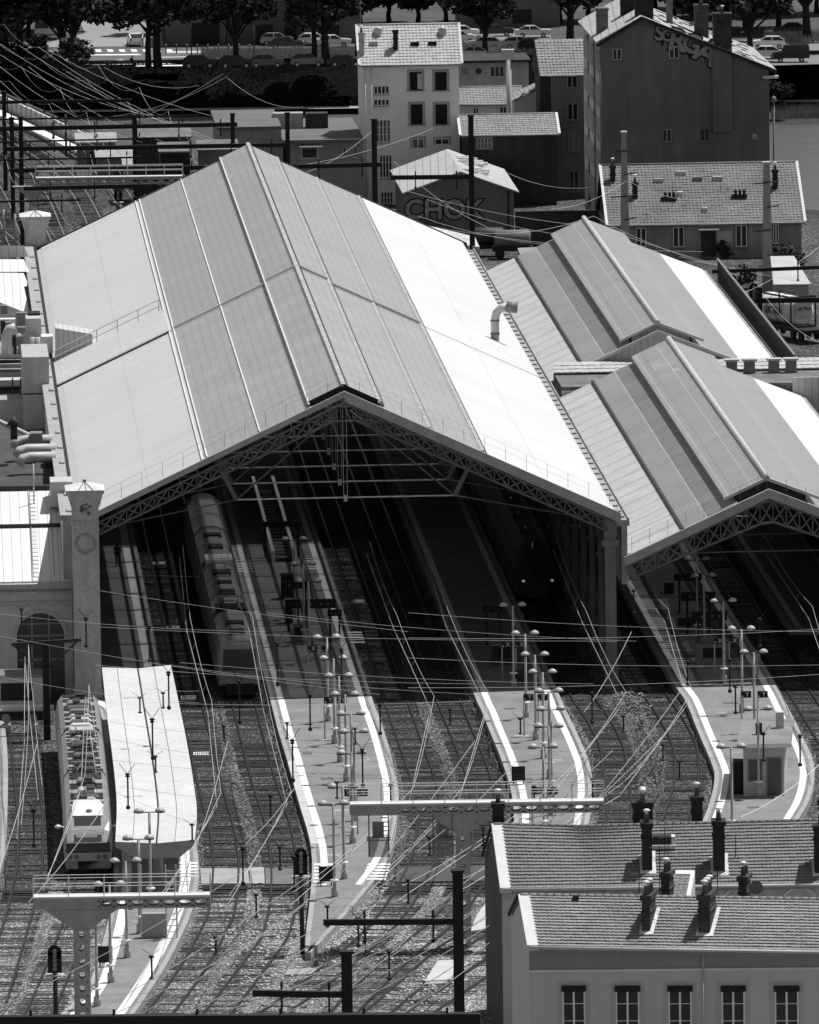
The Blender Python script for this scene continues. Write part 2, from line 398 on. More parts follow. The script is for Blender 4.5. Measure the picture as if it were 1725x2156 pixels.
P3 = platform([(1412, 1428), (1442, 1472), (1470, 1540), (1502, 1616), (1504, 1645), (1497, 1680), (1480, 1727), (1440, 1800)],
              [(1627, 1428), (1661, 1492), (1690, 1550), (1712, 1600), (1715, 1640), (1704, 1685), (1680, 1727), (1640, 1800)],
              'platform carrying the small flat-roofed kiosk, leading under the smaller shed', 88)
P4 = platform([(1628, 1270), (1661, 1322)], [(1790, 1270), (1830, 1322)], 'dark platform deep in the shade at the right side of the smaller shed', 88, stripes=(1, 0))
P5 = platform([(-70, 1470), (-60, 1560), (-58, 1700), (-60, 1790), (-75, 1850)], [(4, 1470), (14, 1560), (17, 1620), (16, 1700), (11, 1790), (-3, 1850)],
              'platform edge at the far left beside the buffer stop track', 0)
# pale concrete widening on the long platform, chevrons and crossings
def sheet(name, pts, z, M, label, cat, n=1):
    b = MB(); b.poly(*[G(x, y, z) for x, y in pts]); o = b.build(name, M); return tag(o, label, cat)
b = MB()
Lp = [(606, 1604), (619, 1652), (633, 1701), (645.6, 1741), (655, 1776)]; Rp = [(631, 1598), (640, 1640), (655, 1695), (668, 1740), (680, 1776)]
b.strip([G(x, y, PZ + 0.004) for x, y in Lp], [G(x, y, PZ + 0.004) for x, y in Rp])
o = b.build('concrete_strip', M_concL, P1[0])
def zebra(quad, n, parent):
    a, b_, c, d = [G(x, y, PZ + 0.012) for x, y in quad]; m_ = MB()
    for i in range(n):
        t0, t1 = i / n, (i + 0.5) / n
        m_.poly(lerp(a, d, t0), lerp(b_, c, t0), lerp(b_, c, t1), lerp(a, d, t1))
    m_.build('crosswalk_marking', M_line, parent)
zebra([(662, 1818), (701, 1818), (703, 1862), (660, 1862)], 6, P1[0])
zebra([(775, 1818), (823, 1818), (812, 1855), (760, 1855)], 6, P1[0])
zebra([(375, 1815), (416, 1815), (416, 1850), (372, 1850)], 5, P0[0])

for i, (x, y, w_) in enumerate([(1180, 1262, 40), (1196, 1300, 45), (1376, 1262, 55), (1393, 1300, 50), (1415, 1350, 60), (1440, 1385, 60), (1560, 1385, 60)]):
    if x < 1300: continue
    zebra([(x - 26, y), (x + w_ - 26, y), (x + w_ - 18, y + 22), (x - 18, y + 22)], 5, P3[0])
for k, (y, x) in enumerate([(1180, 514), (1330, 748), (1175, 660)]): zebra([(x - 22, y), (x + 14, y), (x + 22, y + 26), (x - 14, y + 26)], 5, P1[0])
def board(quad, M, label):
    b = MB(); P = [G(x, y, 0.16) for x, y in quad]; lo = [q - Vector((0, 0, 0.16)) for q in P]; b.hexa(lo + P)
    return tag(b.build('crossing_board', M), label, 'crossing')
board([(528, 1860), (558, 1860), (556, 1826), (524, 1826)], mat('worn_board', 0.36, 0.3, 0.6, fine=0.2, fscale=5), 'palest panel in the middle of the board crossing over the two left tracks')
board([(424, 1860), (526, 1860), (522, 1828), (422, 1828)], M_conc, 'worn grey panels of the track crossing beside the canopy platform')
board([(560, 1861), (624, 1861), (622, 1829), (558, 1827)], M_concD, 'darker right panel of the track crossing next to the five-lamp signal')
board([(832, 1857), (1024, 1854), (1024, 1822), (838, 1826)], mat('tar_board', 0.07, 0.2, 0.5, fine=0.15), 'dark tarred crossing deck beside the tiled house gable')
# worn pale patches and darker repairs on the decks
for P_, spots in ((P1, [(668, 1532, 16, 3), (695, 1558, 40, 3), (648, 1586, 20, 4), (770, 1600, 22, 3), (690, 1640, 26, 4), (720, 1706, 30, 4), (735, 1752, 16, 3), (700, 1800, 34, 4)]), (P2, [(1075, 1492, 24, 3), (1100, 1549, 30, 4), (1120, 1575, 18, 3), (1175, 1600, 22, 3), (1110, 1640, 24, 4)]), (P3, [(1540, 1480, 34, 3), (1520, 1500, 20, 3), (1590, 1700, 30, 4)]), (P0[0:1], [(260, 1990, 22, 4), (290, 1940, 20, 3)])):
    for k, (x, y, w_, h_) in enumerate(spots):
        b = MB(); b.poly(*[G(x + dx, y + dy, PZ + .005) for dx, dy in ((-w_ / 2, h_ / 2), (w_ / 2, h_ / 2), (w_ / 2 - 2, -h_ / 2), (-w_ / 2 - 2, -h_ / 2))]); b.build('deck_patch', M_conc if k % 2 else mat('tar_patch', .1, .2, 1, fine=.2), P_[0])
# small white flat track plates
def plate(px, py, wpx, hpx, label):
    c = G(px, py, 0.26); s = 32.5; b = MB(); wv = wpx / s / 2; d = hpx / 4.6 / 2
    t = thing('track_plate', label, 'track plate', (c.x, c.y, 0.0), 'flat white plates between the rails')
    b.box(c.x - wv, c.x + wv, c.y - d, c.y + d, 0.12, 0.26); b.build('plate_body', M_white, t)
    b = MB()
    for k in range(7):
        x = c.x - wv * 0.82 + k * wv * 0.27; b.box(x, x + wv * 0.16 * random.uniform(0.7, 1.3), c.y - d * 0.62, c.y + d * 0.62, 0.26, 0.264)
    b.build('plate_marking', M_dark, t)
for (x, y, l_) in [(335, 1185, 'dim track plate deepest inside the shed beside the left platform'), (365, 1320, 'track plate level with the arrow sign inside the shed'), (397, 1467, 'track plate in the shade at the top of the canopy'),
                   (424, 1586, 'sunlit track plate beside the canopy roof'), (754, 1265, 'track plate inside the shed on the right of the long platform'), (315, 1062, 'small track plate below the left eave of the shed')]:
    plate(x, y, 33 if y > 1400 else 29, 5.5, l_)
# ================================================================ THE BIG SHED
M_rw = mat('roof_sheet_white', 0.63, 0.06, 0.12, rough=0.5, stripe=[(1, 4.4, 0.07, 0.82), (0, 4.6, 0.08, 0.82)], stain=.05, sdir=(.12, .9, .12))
M_rl = mat('roof_sheet_dimmed', 0.56, 0.06, 0.1, rough=0.5, stripe=[(1, 4.4, 0.08, 0.9), (0, 4.4, 0.1, 0.9)], stain=0.09, sdir=(.12, .9, .12))  # left slope sheet made darker to carry its weaker sunlight
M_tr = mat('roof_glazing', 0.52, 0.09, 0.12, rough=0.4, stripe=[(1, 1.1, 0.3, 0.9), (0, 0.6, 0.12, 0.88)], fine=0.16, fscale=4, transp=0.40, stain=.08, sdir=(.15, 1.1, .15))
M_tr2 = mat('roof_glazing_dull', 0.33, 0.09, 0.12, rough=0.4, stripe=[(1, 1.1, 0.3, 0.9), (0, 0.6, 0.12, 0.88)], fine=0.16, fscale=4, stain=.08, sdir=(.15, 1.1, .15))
M_rib = mat('roof_rib', 0.6, 0.15, 0.5)
M_truss = mat('truss_paint', 0.11, 0.25, 0.6, rough=0.6)
M_tie = mat('tie_rod', 0.45, 0.1, 0.5)
M_fas = mat('fascia_paint', 0.36, 0.15, 0.4, stain=0.12)
M_stone = mat('stone', 0.46, 0.2, 0.5, fine=0.15, fscale=4, stain=0.22)
M_gut = mat('gutter_lead', 0.3, 0.3, 0.5, fine=0.2, stain=0.1)
shed = thing('train_shed', 'huge gabled train shed with grey glazed roof and white outer roof strips', 'train shed', SH_O, rz=rad(SH_DEG))
XL, XR, XC, ZE, ZR, YB, YM = -35.6, 0.1, -17.75, 11.95, 20.25, 183.3, 80.8
def zr(x): return ZR - (ZR - ZE) * abs(x - XC) / (XC - XL)
def rb(mb, xa, xb, ya, yb, up=0.0, th=0.14):   # a roof slab between two x positions on one slope
    za, zb = zr(xa) + up, zr(xb) + up
    mb.hexa([(xa, ya, za - th), (xb, ya, zb - th), (xb, yb, zb - th), (xa, yb, za - th), (xa, ya, za), (xb, ya, zb), (xb, yb, zb), (xa, yb, za)])
HW = XC - XL
def sx(side, f): return XC + side * HW * f    # fraction from ridge
gap = 0.35
for side in (-1, 1):
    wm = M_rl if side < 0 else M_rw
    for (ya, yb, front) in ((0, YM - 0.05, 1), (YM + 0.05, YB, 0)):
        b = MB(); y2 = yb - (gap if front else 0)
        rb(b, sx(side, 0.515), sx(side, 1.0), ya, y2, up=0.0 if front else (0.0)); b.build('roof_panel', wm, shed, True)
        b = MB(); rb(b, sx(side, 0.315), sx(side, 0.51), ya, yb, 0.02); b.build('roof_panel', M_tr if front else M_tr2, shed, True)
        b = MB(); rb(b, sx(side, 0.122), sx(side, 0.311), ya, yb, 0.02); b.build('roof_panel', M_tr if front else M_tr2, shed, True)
        b = MB(); rb(b, sx(side, 0.0), sx(side, 0.135), max(ya, 1.0), yb, 0.26, 0.1); b.build('ridge_panel', M_tr if front else M_tr2, shed, True)
    for f, u in ((0.132, 0.3), (0.315, 0.06), (0.512, 0.08), (0.53, 0.06)):
        b = MB(); x = sx(side, f)
        if side < 0:
            b.box(x - 0.05, x + 0.05, 0.05, YB - 0.1, zr(x) + u - 0.06, zr(x) + u + 0.04)
            b.build('roof_rib', M_rib, shed, True)
        elif f < 0.52:
            b.crenel(x - .12, x + .12, .6, YB - 1, .74, zr(x) + u - .1, zr(x) + u + .05)
            b.build('roof_rib', M_rib, shed, True)
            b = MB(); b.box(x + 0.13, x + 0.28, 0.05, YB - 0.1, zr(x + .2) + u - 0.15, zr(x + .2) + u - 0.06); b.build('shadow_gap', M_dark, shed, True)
    b = MB(); rb(b, sx(side, .515), sx(side, 1.0), YM - .6, YM + .1, -.17, .1); b.build('joint_filler', M_dark, shed, True)  # dark strip added under the open joint to keep the sun out
    # cross rib at mid length
    b = MB()
    for f0, f1, u in ((0.135, 0.512, 0.12), (0.0, 0.13, 0.34)):
        xa, xb = sx(side, f0), sx(side, f1)
        b.hexa([(xa, YM - .18, zr(xa) + u - .12), (xb, YM - .18, zr(xb) + u - .12), (xb, YM + .18, zr(xb) + u - .12), (xa, YM + .18, zr(xa) + u - .12),
                (xa, YM - .1, zr(xa) + u + .1), (xb, YM - .1, zr(xb) + u + .1), (xb, YM + .1, zr(xb) + u + .1), (xa, YM + .1, zr(xa) + u + .1)])
    b.build('cross_rib', M_rib if side < 0 else M_tr2, shed, True)
# the left outer slope has a bay of lifted sheets with a rail on it and a slanted vent hood
b = MB(); rb(b, sx(-1, 0.53), sx(-1, 1.01), YM - 1.0, YM + 14, 0.22, 0.1); b.build('roof_panel', M_rl, shed, True)
b = MB()
for z in (0.55, 1.05):
    b.tube([(sx(-1, 0.55), YM + 14.3, zr(sx(-1, 0.55)) + z), (sx(-1, 0.99), YM + 14.3, zr(sx(-1, 0.99)) + z)], 0.035, 4)
for k in range(6):
    x = sx(-1, 0.55 + 0.088 * k); b.tube([(x, YM + 14.3, zr(x)), (x, YM + 14.3, zr(x) + 1.05)], 0.03, 4)
b.build('guard_rail', M_light, shed, True)
b = MB(); x0, x1 = sx(-1, 0.985), sx(-1, 0.83); y0 = YM + 15.5
b.hexa([(x0, y0, zr(x0)), (x1, y0, zr(x1) - .2), (x1, y0 + 3.5, zr(x1) - .2), (x0, y0 + 3.5, zr(x0)), (x0, y0, zr(x0) + 2.55), (x1, y0, zr(x1) + 0.75), (x1, y0 + 3.5, zr(x1) + 0.75), (x0, y0 + 3.5, zr(x0) + 2.55)])
b.build('vent_hood', mat('corrugated_pale', 0.52, 0.06, 0.4, stripe=[(0, 0.4, 0.1, 0.75)]), shed, True)
# ridge cap
b = MB(); b.crenel(XC - .16, XC + .13, .9, YB, .8, ZR + .22, ZR + .44, .55)
b.build('ridge_cap', M_rib, shed, True)
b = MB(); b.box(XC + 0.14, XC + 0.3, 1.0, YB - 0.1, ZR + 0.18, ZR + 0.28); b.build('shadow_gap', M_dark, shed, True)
# fascia boards at front and back
for side in (-1, 1):
    xa, xb = XC, sx(side, 1.02)
    b = MB(); h = 0.35 if side < 0 else 0.62
    for ya, yb in ((-0.28, -0.02),):
        b.hexa([(xa, ya, zr(xa) - h), (xb, ya, zr(xb) - h), (xb, yb, zr(xb) - h), (xa, yb, zr(xa) - h), (xa, ya, zr(xa) + .06), (xb, ya, zr(xb) + .06), (xb, yb, zr(xb) + .06), (xa, yb, zr(xa) + .06)])
    b.build('fascia', M_fas, shed, True)
    b = MB()
    b.hexa([(xa, YB + .02, zr(xa) - .8), (xb, YB + .02, zr(xb) - .8), (xb, YB + .3, zr(xb) - .8), (xa, YB + .3, zr(xa) - .8), (xa, YB + .02, zr(xa) + .1), (xb, YB + .02, zr(xb) + .1), (xb, YB + .3, zr(xb) + .1), (xa, YB + .3, zr(xa) + .1)])
    b.build('fascia', M_dark, shed, True)
    # lattice girder under the front edge
    b = MB(); n = 18
    def lat(f, dz): x = sx(side, f); return Vector((x, -0.05, zr(x) - dz))
    b.beam(lat(0.0, 0.75), lat(0.99, 0.75), 0.2, 0.12); b.beam(lat(0.03, 1.6), lat(0.97, 1.55), 0.2, 0.14)
    for k in range(n):
        f0, f1 = 0.03 + 0.94 * k / n, 0.03 + 0.94 * (k + 1) / n
        b.beam(lat(f0, 0.75), lat(f1, 1.55), 0.08, 0.1); b.beam(lat(f0, 1.55), lat(f1, 0.75), 0.08, 0.1)
        b.beam(lat(f0, 0.75), lat(f0, 1.55), 0.07, 0.07, Vector((1, 0, 0)))
    b.build('lattice_girder', M_truss, shed, True)
    b = MB()   # rail cable along the front edge
    for z in (0.5, 0.95): b.tube([(sx(side, 0.02), 1.3, zr(sx(side, 0.02)) + z + .3), (sx(side, 0.99), 1.3, zr(sx(side, 0.99)) + z)], 0.008, 3)
    for k in range(13):
        x = sx(side, 0.06 + 0.077 * k); b.tube([(x, 1.3, zr(x)), (x, 1.3, zr(x) + 1.0)], 0.013, 4)
    b.build('guard_rail', M_grey, shed, True)
b = MB(); b.hexa([(XC - 2.4, 0.9, zr(XC - 2.4) + .0), (XC, 0.9, ZR), (XC, 1.0, ZR), (XC - 2.4, 1.0, zr(XC - 2.4)), (XC - 2.4, .9, zr(XC - 2.4) + .4), (XC, .9, ZR + .4), (XC, 1.0, ZR + .4), (XC - 2.4, 1.0, zr(XC - 2.4) + .4)])
b.hexa([(XC, 0.9, ZR), (XC + 2.4, 0.9, zr(XC + 2.4)), (XC + 2.4, 1.0, zr(XC + 2.4)), (XC, 1.0, ZR), (XC, .9, ZR + .4), (XC + 2.4, .9, zr(XC + 2.4) + .4), (XC + 2.4, 1.0, zr(XC + 2.4) + .4), (XC, 1.0, ZR + .4)])
b.build('louvre', M_black, shed, True)
# Polonceau trusses and arcade columns every 8.8 m
for k in range(21):
    y = 0.5 + 8.8 * k
    t = MB()
    for s in (-1, 1):
        p = lambda f, dz: Vector((sx(s, f), y, zr(sx(s, f)) - dz))
        foot = Vector((sx(s, 0.405), y, 13.15))
        if k: t.beam(p(0, .5), p(0.99, .5), 0.18, 0.6)
        t.beam(p(0.47, .9), foot, 0.28, 0.28, Vector((0, 1, 0)))
        t.tube([p(0.985, 0.9), foot], 0.045, 4); 
        for d in (-0.14, 0.14): t.tube([foot + Vector((0, d, 0)), p(0.02, 1.1) + Vector((0, d, 0))], 0.04, 4)
    t.build('roof_truss', M_truss, shed, True)
    t = MB(); t.tube([(sx(-1, 0.405), y, 13.15), (sx(1, 0.405), y, 13.15)], 0.05, 4)
    for d in (-.12, .12): t.tube([(XC + d, y, ZR - 1.2), (XC + d, y, 13.1)], 0.02, 3)
    t.box(XC - .12, XC + .12, y - .1, y + .1, 12.9, 13.3)
    t.build('tie_rod', M_tie, shed, True)
    t = MB(); x = -0.25
    if k:
        t.lathe([(0.42, 0), (0.42, 1.2), (0.27, 1.35), (0.22, 7.6), (0.4, 7.9), (0.25, 8.1), (0.25, 11.4)], (x, y, 0), 10)
    else:
        t.box(x - .45, x + .45, y - .5, y + .5, 0, 1.6); t.box(x - .36, x + .36, y - .4, y + .4, 1.6, 9.6); t.box(x - .55, x + .55, y - .55, y + .55, 9.6, 10.0); t.box(x - .4, x + .4, y - .45, y + .45, 10.0, 11.9)
    t.build('column', M_truss if k else mat('column_paint', .18, .2, .6, stain=.2), shed, True)
    if k < 20:
        t = MB(); n = 10
        for i in range(n):   # arched spandrel between columns
            u0, u1 = i / n, (i + 1) / n
            h0, h1 = 8.4 + 2.3 * math.sin(math.pi * u0) ** 0.6, 8.4 + 2.3 * math.sin(math.pi * u1) ** 0.6
            t.hexa([(x - .12, y + 8.8 * u0, h0), (x + .12, y + 8.8 * u0, h0), (x + .12, y + 8.8 * u1, h1), (x - .12, y + 8.8 * u1, h1), (x - .12, y + 8.8 * u0, 11.5), (x + .12, y + 8.8 * u0, 11.5), (x + .12, y + 8.8 * u1, 11.5), (x - .12, y + 8.8 * u1, 11.5)])
        t.build('arch_spandrel', M_truss, shed, True)
# purlins under the glazing (their shadows streak the platforms)
b = MB()
for s in (-1, 1):
    for f in (0.2, 0.26, 0.38, 0.45, 0.6, 0.7, 0.8, 0.9): x = sx(s, f); b.box(x - .09, x + .09, 0.3, YB - .5, zr(x) - .42, zr(x) - .18)
b.build('purlin', M_truss, shed, True)
# left wall with parapet, valley gutter on the right
b = MB(); b.box(XL - 0.9, XL - 0.05, 0.5, YB, 0, 12.0); b.build('side_wall', M_stone, shed, True)
b = MB(); b.box(XL - 1.05, XL - 0.06, 0.4, YB + .5, 12.0, 12.35)
for k in range(20): b.box(XL - 0.6, XL - .25, 2 + 9 * k, 3.6 + 9 * k, 12.35, 12.46)
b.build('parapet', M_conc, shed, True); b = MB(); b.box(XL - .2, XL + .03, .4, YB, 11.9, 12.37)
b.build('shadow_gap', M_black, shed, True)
b = MB(); b.box(0.12, 0.95, 0.3, YB, 10.9, 11.3); b.box(0.95, 1.05, 0.3, YB, 10.9, 11.42); b.build('gutter', M_gut, shed, True)
b = MB()
b.crenel(.25, .8, 1.5, YB - 1, 3.0, 11.31, 11.42, .18)
b.build('gutter_bracket', M_conc, shed, True)
b = MB(); b.box(0.5, 0.9, 0.3, YB, 7.0, 10.9); b.build('gutter_wall', M_gut, shed, True)
# flue with an elbow standing on the white slope
fl = thing('roof_flue', 'silver flue pipe with a bent cowl on the white right slope of the big shed', 'flue', SH.p(-2.2, 97, 12.9), rz=rad(SH_DEG))
b = MB(); zb = zr(-2.2) - 12.9
b.tube([(0, 0, zb - .1), (0, 0, zb + 1.5), (0.12, 0, zb + 2.05), (0.45, 0, zb + 2.4), (0.9, 0, zb + 2.5)], 0.32, 12); b.build('pipe', M_light, fl, True)
b = MB(); b.tube([(0.9, 0, zb + 2.5), (1.7, -.1, zb + 2.42)], [0.42, 0.42], 12); b.build('cowl', M_grey, fl, True)
b = MB(); b.tube([(0, 0, zb + .4), (0, 0, zb + .55)], 0.36, 12); b.tube([(0, 0, zb + 1.4), (0, 0, zb + 1.52)], 0.36, 12); b.build('band', M_grey, fl, True)
# ================================================================ THE SMALLER SHED (two roofs one behind the other)
M_cor = mat('corrugated_glazing', 0.43, 0.12, 0.3, rough=0.45, stripe=[(1, 1.15, 0.45, 0.62), (0, 1.55, 0.07, 1.6)], fine=0.12, fscale=4, transp=0.34)
M_corm = mat('corrugated_monitor', 0.46, 0.1, 0.3, rough=0.45, stripe=[(1, 1.15, 0.42, 0.66), (0, 1.55, 0.07, 1.4)], fine=0.1, fscale=4, transp=.34)
M_corr = mat('corrugated_right', 0.36, 0.08, 0.3, rough=0.45, stripe=[(1, 1.15, 0.35, 0.9)], fine=0.12, fscale=5, transp=.2)
M_strip = mat('zinc_strip', 0.47, 0.12, 0.3, stripe=[(1, 4.4, 0.6, 0.78)], stain=0.08)  # cross stripes are batten shadows painted into the colour
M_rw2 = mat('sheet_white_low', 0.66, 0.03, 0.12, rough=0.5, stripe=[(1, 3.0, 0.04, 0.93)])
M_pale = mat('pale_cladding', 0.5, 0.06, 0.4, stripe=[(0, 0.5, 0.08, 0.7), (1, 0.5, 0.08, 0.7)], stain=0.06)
X0, X1, XM, ZB0, ZT0 = 1.7, 20.2, 10.3, 9.25, 13.15
def zs(x): return ZT0 - (ZT0 - ZB0) * abs(x - XM) / (XM - X0 if x < XM else X1 - XM)
def slab(mb, xa, xb, ya, yb, up=0.0, th=0.12, f=zs):
    za, zb = f(xa) + up, f(xb) + up
    mb.hexa([(xa, ya, za - th), (xb, ya, zb - th), (xb, yb, zb - th), (xa, yb, za - th), (xa, ya, za), (xb, ya, zb), (xb, yb, zb), (xa, yb, za)])
def low_shed(label, ya, yb, front, x0):
    X0 = x0
    t = thing('low_shed', label, 'train shed', SH.p(0, 0, 0), rz=rad(SH_DEG))
    b = MB(); slab(b, X0, 4.6, ya, yb); b.build('roof_panel', M_strip, t, True)
    b = MB(); slab(b, 4.62, 8.3, ya, yb, 0.03); b.build('roof_panel', M_cor, t, True)
    b = MB(); slab(b, 13.0, 16.6, ya, yb, 0.03); b.build('roof_panel', M_corr, t, True)
    b = MB(); slab(b, 16.62, X1, ya, yb); b.build('roof_panel', M_rw2, t, True)
    b = MB(); slab(b, 6.3, 7.9, ya, yb, 0.04); b.build('roof_panel', mat('dark_strip', .2, .2, .3, stripe=[(1, 1.15, .45, .6)]), t, True)  # darker opaque strip along the slope beside the monitor
    b = MB(); b.box(X1 - .1, X1 + .25, ya, yb, 0, ZB0 - .6); b.build('side_wall', mat('shed_wall', .1, .2, .3, stain=.2), t, True)
    my0, my1 = ya + (1.5 if front else 0.4), yb - 0.3
    b = MB(); slab(b, 7.5, XM, my0, my1, 0.6); b.build('monitor_roof', M_corm, t, True)
    b = MB(); slab(b, XM, 13.7, my0, my1, 0.6); b.build('monitor_roof', M_corr, t, True)
    b = MB(); b.box(8.2, 8.35, my0 + .3, my1, zs(8.2), zs(8.2) + .55); b.box(12.75, 12.9, my0 + .3, my1, zs(12.9), zs(12.9) + .55); b.build('clerestory', M_black, t, True)
    b = MB(); b.tube([(XM, my0 - .2, ZT0 + .64), (XM, my1, ZT0 + .64)], 0.2, 8); b.build('ridge_cap', M_light, t, True)
    b = MB(); b.box(4.5, 4.68, ya, yb, zs(4.6), zs(4.6) + .16); b.build('roof_rib', M_dark, t, True)
    # monitor end wall
    b = MB(); b.add([(8.3, my0 + .35, zs(8.3) - .5), (12.8, my0 + .35, zs(12.8) - .5), (12.8, my0 + .35, zs(12.8) + .48), (XM, my0 + .35, ZT0 + .48), (8.3, my0 + .35, zs(8.3) + .48)], [[0, 1, 2, 3, 4]])
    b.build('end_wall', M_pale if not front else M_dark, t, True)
    for xa, xb in ((7.4, XM), (XM, 13.8)):
        b = MB(); slab(b, xa, xb, my0 - .12, my0 + .1, .68, .2); b.build('barge_board', M_light, t, True)
    for xa, xb in ((X0 - .3, XM), (XM, X1 + .3)):
        b = MB(); slab(b, xa, xb, ya - .3, ya - .02, 0.1, 0.62 if front else .25); b.build('fascia', M_fas if front else M_light, t, True)
    if front:
        b = MB(); n = 22
        q = lambda u, d: Vector((lerp(X0, X1, u), ya - .1, zs(lerp(X0, X1, u)) - d))
        dep = lambda u: 1.55 + 0.9 * (1 - abs(2 * u - 1))**1.3 * 0.55
        for i in range(n):
            u0, u1 = i / n, (i + 1) / n
            b.beam(q(u0, .6), q(u1, .6), .16, .12); b.beam(q(u0, dep(u0)), q(u1, dep(u1)), .16, .14)
            b.beam(q(u0, .6), q(u1, dep(u1)), .07, .09); b.beam(q(u0, dep(u0)), q(u1, .6), .07, .09); b.beam(q(u0, .6), q(u0, dep(u0)), .06, .07, Vector((1, 0, 0)))
        b.build('lattice_girder', mat('girder_grey', 0.13, 0.2, 0.6), t, True)
        b = MB()
        for xa, xb in ((X0 + .3, XM), (XM, X1 - .3)):
            for z in (.5, .95): b.tube([(xa, ya + 1.2, zs(xa) + z), (xb, ya + 1.2, zs(xb) + z)], .009, 3)
            for k in range(8): x = lerp(xa, xb, k / 7.5); b.tube([(x, ya + 1.2, zs(x)), (x, ya + 1.2, zs(x) + 1)], .014, 4)
        b.build('guard_rail', M_grey, t, True)
    else:   # pale cladding closing the gable towards us
        b = MB(); b.add([(3.0, ya + .05, 8.0), (X1, ya + .05, 8.0), (X1, ya + .05, zs(X1) - .1), (XM, ya + .05, ZT0 - .1), (3.0, ya + .05, zs(3.0) - .1)], [[0, 1, 2, 3, 4]]); b.build('gable_wall', M_pale, t, True)
    b = MB()
    for k in range(int((yb - ya) / 9) + 1):
        y = ya + .5 + 9 * k
        for x in (X1 - .3,): b.tube([(x, y, 0), (x, y, 9)], .2, 8)
    b.build('column', M_truss, t, True)
    b = MB()
    for k in range(int((yb - ya) / 9) + 1):
        y = ya + .5 + 9 * k; b.beam((X0, y, zs(X0) - .55), (XM, y, ZT0 - .5), .16, .5); b.beam((XM, y, ZT0 - .5), (X1, y, ZB0 - .4), .16, .5)
        b.tube([(X0, y, 9.0), (X1, y, 9.0)], .04, 4)
    b.build('roof_truss', M_truss, t, True)
    b = MB(); b.box(X1, X1 + .3, ya, yb, ZB0 - .5, ZB0 - .1); b.build('gutter', M_gut, t, True)
    return t
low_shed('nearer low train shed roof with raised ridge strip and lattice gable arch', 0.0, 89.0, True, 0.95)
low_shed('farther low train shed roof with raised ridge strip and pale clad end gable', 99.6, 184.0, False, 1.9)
# cross building between the two low roofs
t = thing('link_building', 'narrow flat link with tiled copings between the two low shed roofs', 'building', SH.p(12, 98, 0), rz=rad(SH_DEG))
b = MB(); b.box(-9.7, 14.5, -8.6, 1.0, 0, 10.2); b.build('wall', mat('grimy_wall', 0.16, 0.3, 0.4, stain=.25), t, True)
M_tileL = mat('pale_tile', 0.47, 0.2, 1.5, fine=0.15)
M_tile = mat('clay_tile', 0.26, 0.22, 0.3, fine=0.22, fscale=3.2, stain=0.0)
M_tileD = mat('dark_clay_tile', 0.19, 0.26, 0.3, fine=0.22, fscale=3.2)
M_tileG = mat('grey_tile', 0.28, 0.15, 0.4, fine=0.3, fscale=3.2)
b = MB(); tiles(b, (-9.7, -.6, 10.35), (14.5, -.6, 10.35), (14.5, 1.2, 10.95), (-9.7, 1.2, 10.95), row=.5, col=.5); b.build('coping', M_tileL, t, True)
b = MB(); b.box(7.6, 14.5, -8.8, -8.6, 6, 10.6); b.build('cladding', M_pale, t, True); b = MB(); b.box(-9.7, -4, -8.8, -8.6, 6, 9.9); b.build('cladding', M_pale, t, True)
for i, x in enumerate((3.6, 4.95, 6.8, 8.1)):
    c = thing('roof_vent', ['leftmost', 'second', 'third', 'rightmost'][i] + ' of four square metal vents on the tiled coping between the low sheds', 'vent', SH.p(12 + x, 96.3, 10.2), 'square vents on the coping', rz=rad(SH_DEG))
    b = MB(); b.box(-.4, .4, -.35, .35, 0, .95); b.build('shaft', M_grey, c, True)
    b = MB(); b.box(-.55, .55, -.5, .5, .95, 1.1); b.build('cap', M_light, c, True)
    b = MB(); b.box(-.5, .5, -.45, .45, -.2, 0.0); b.build('flashing', M_dark, c, True)
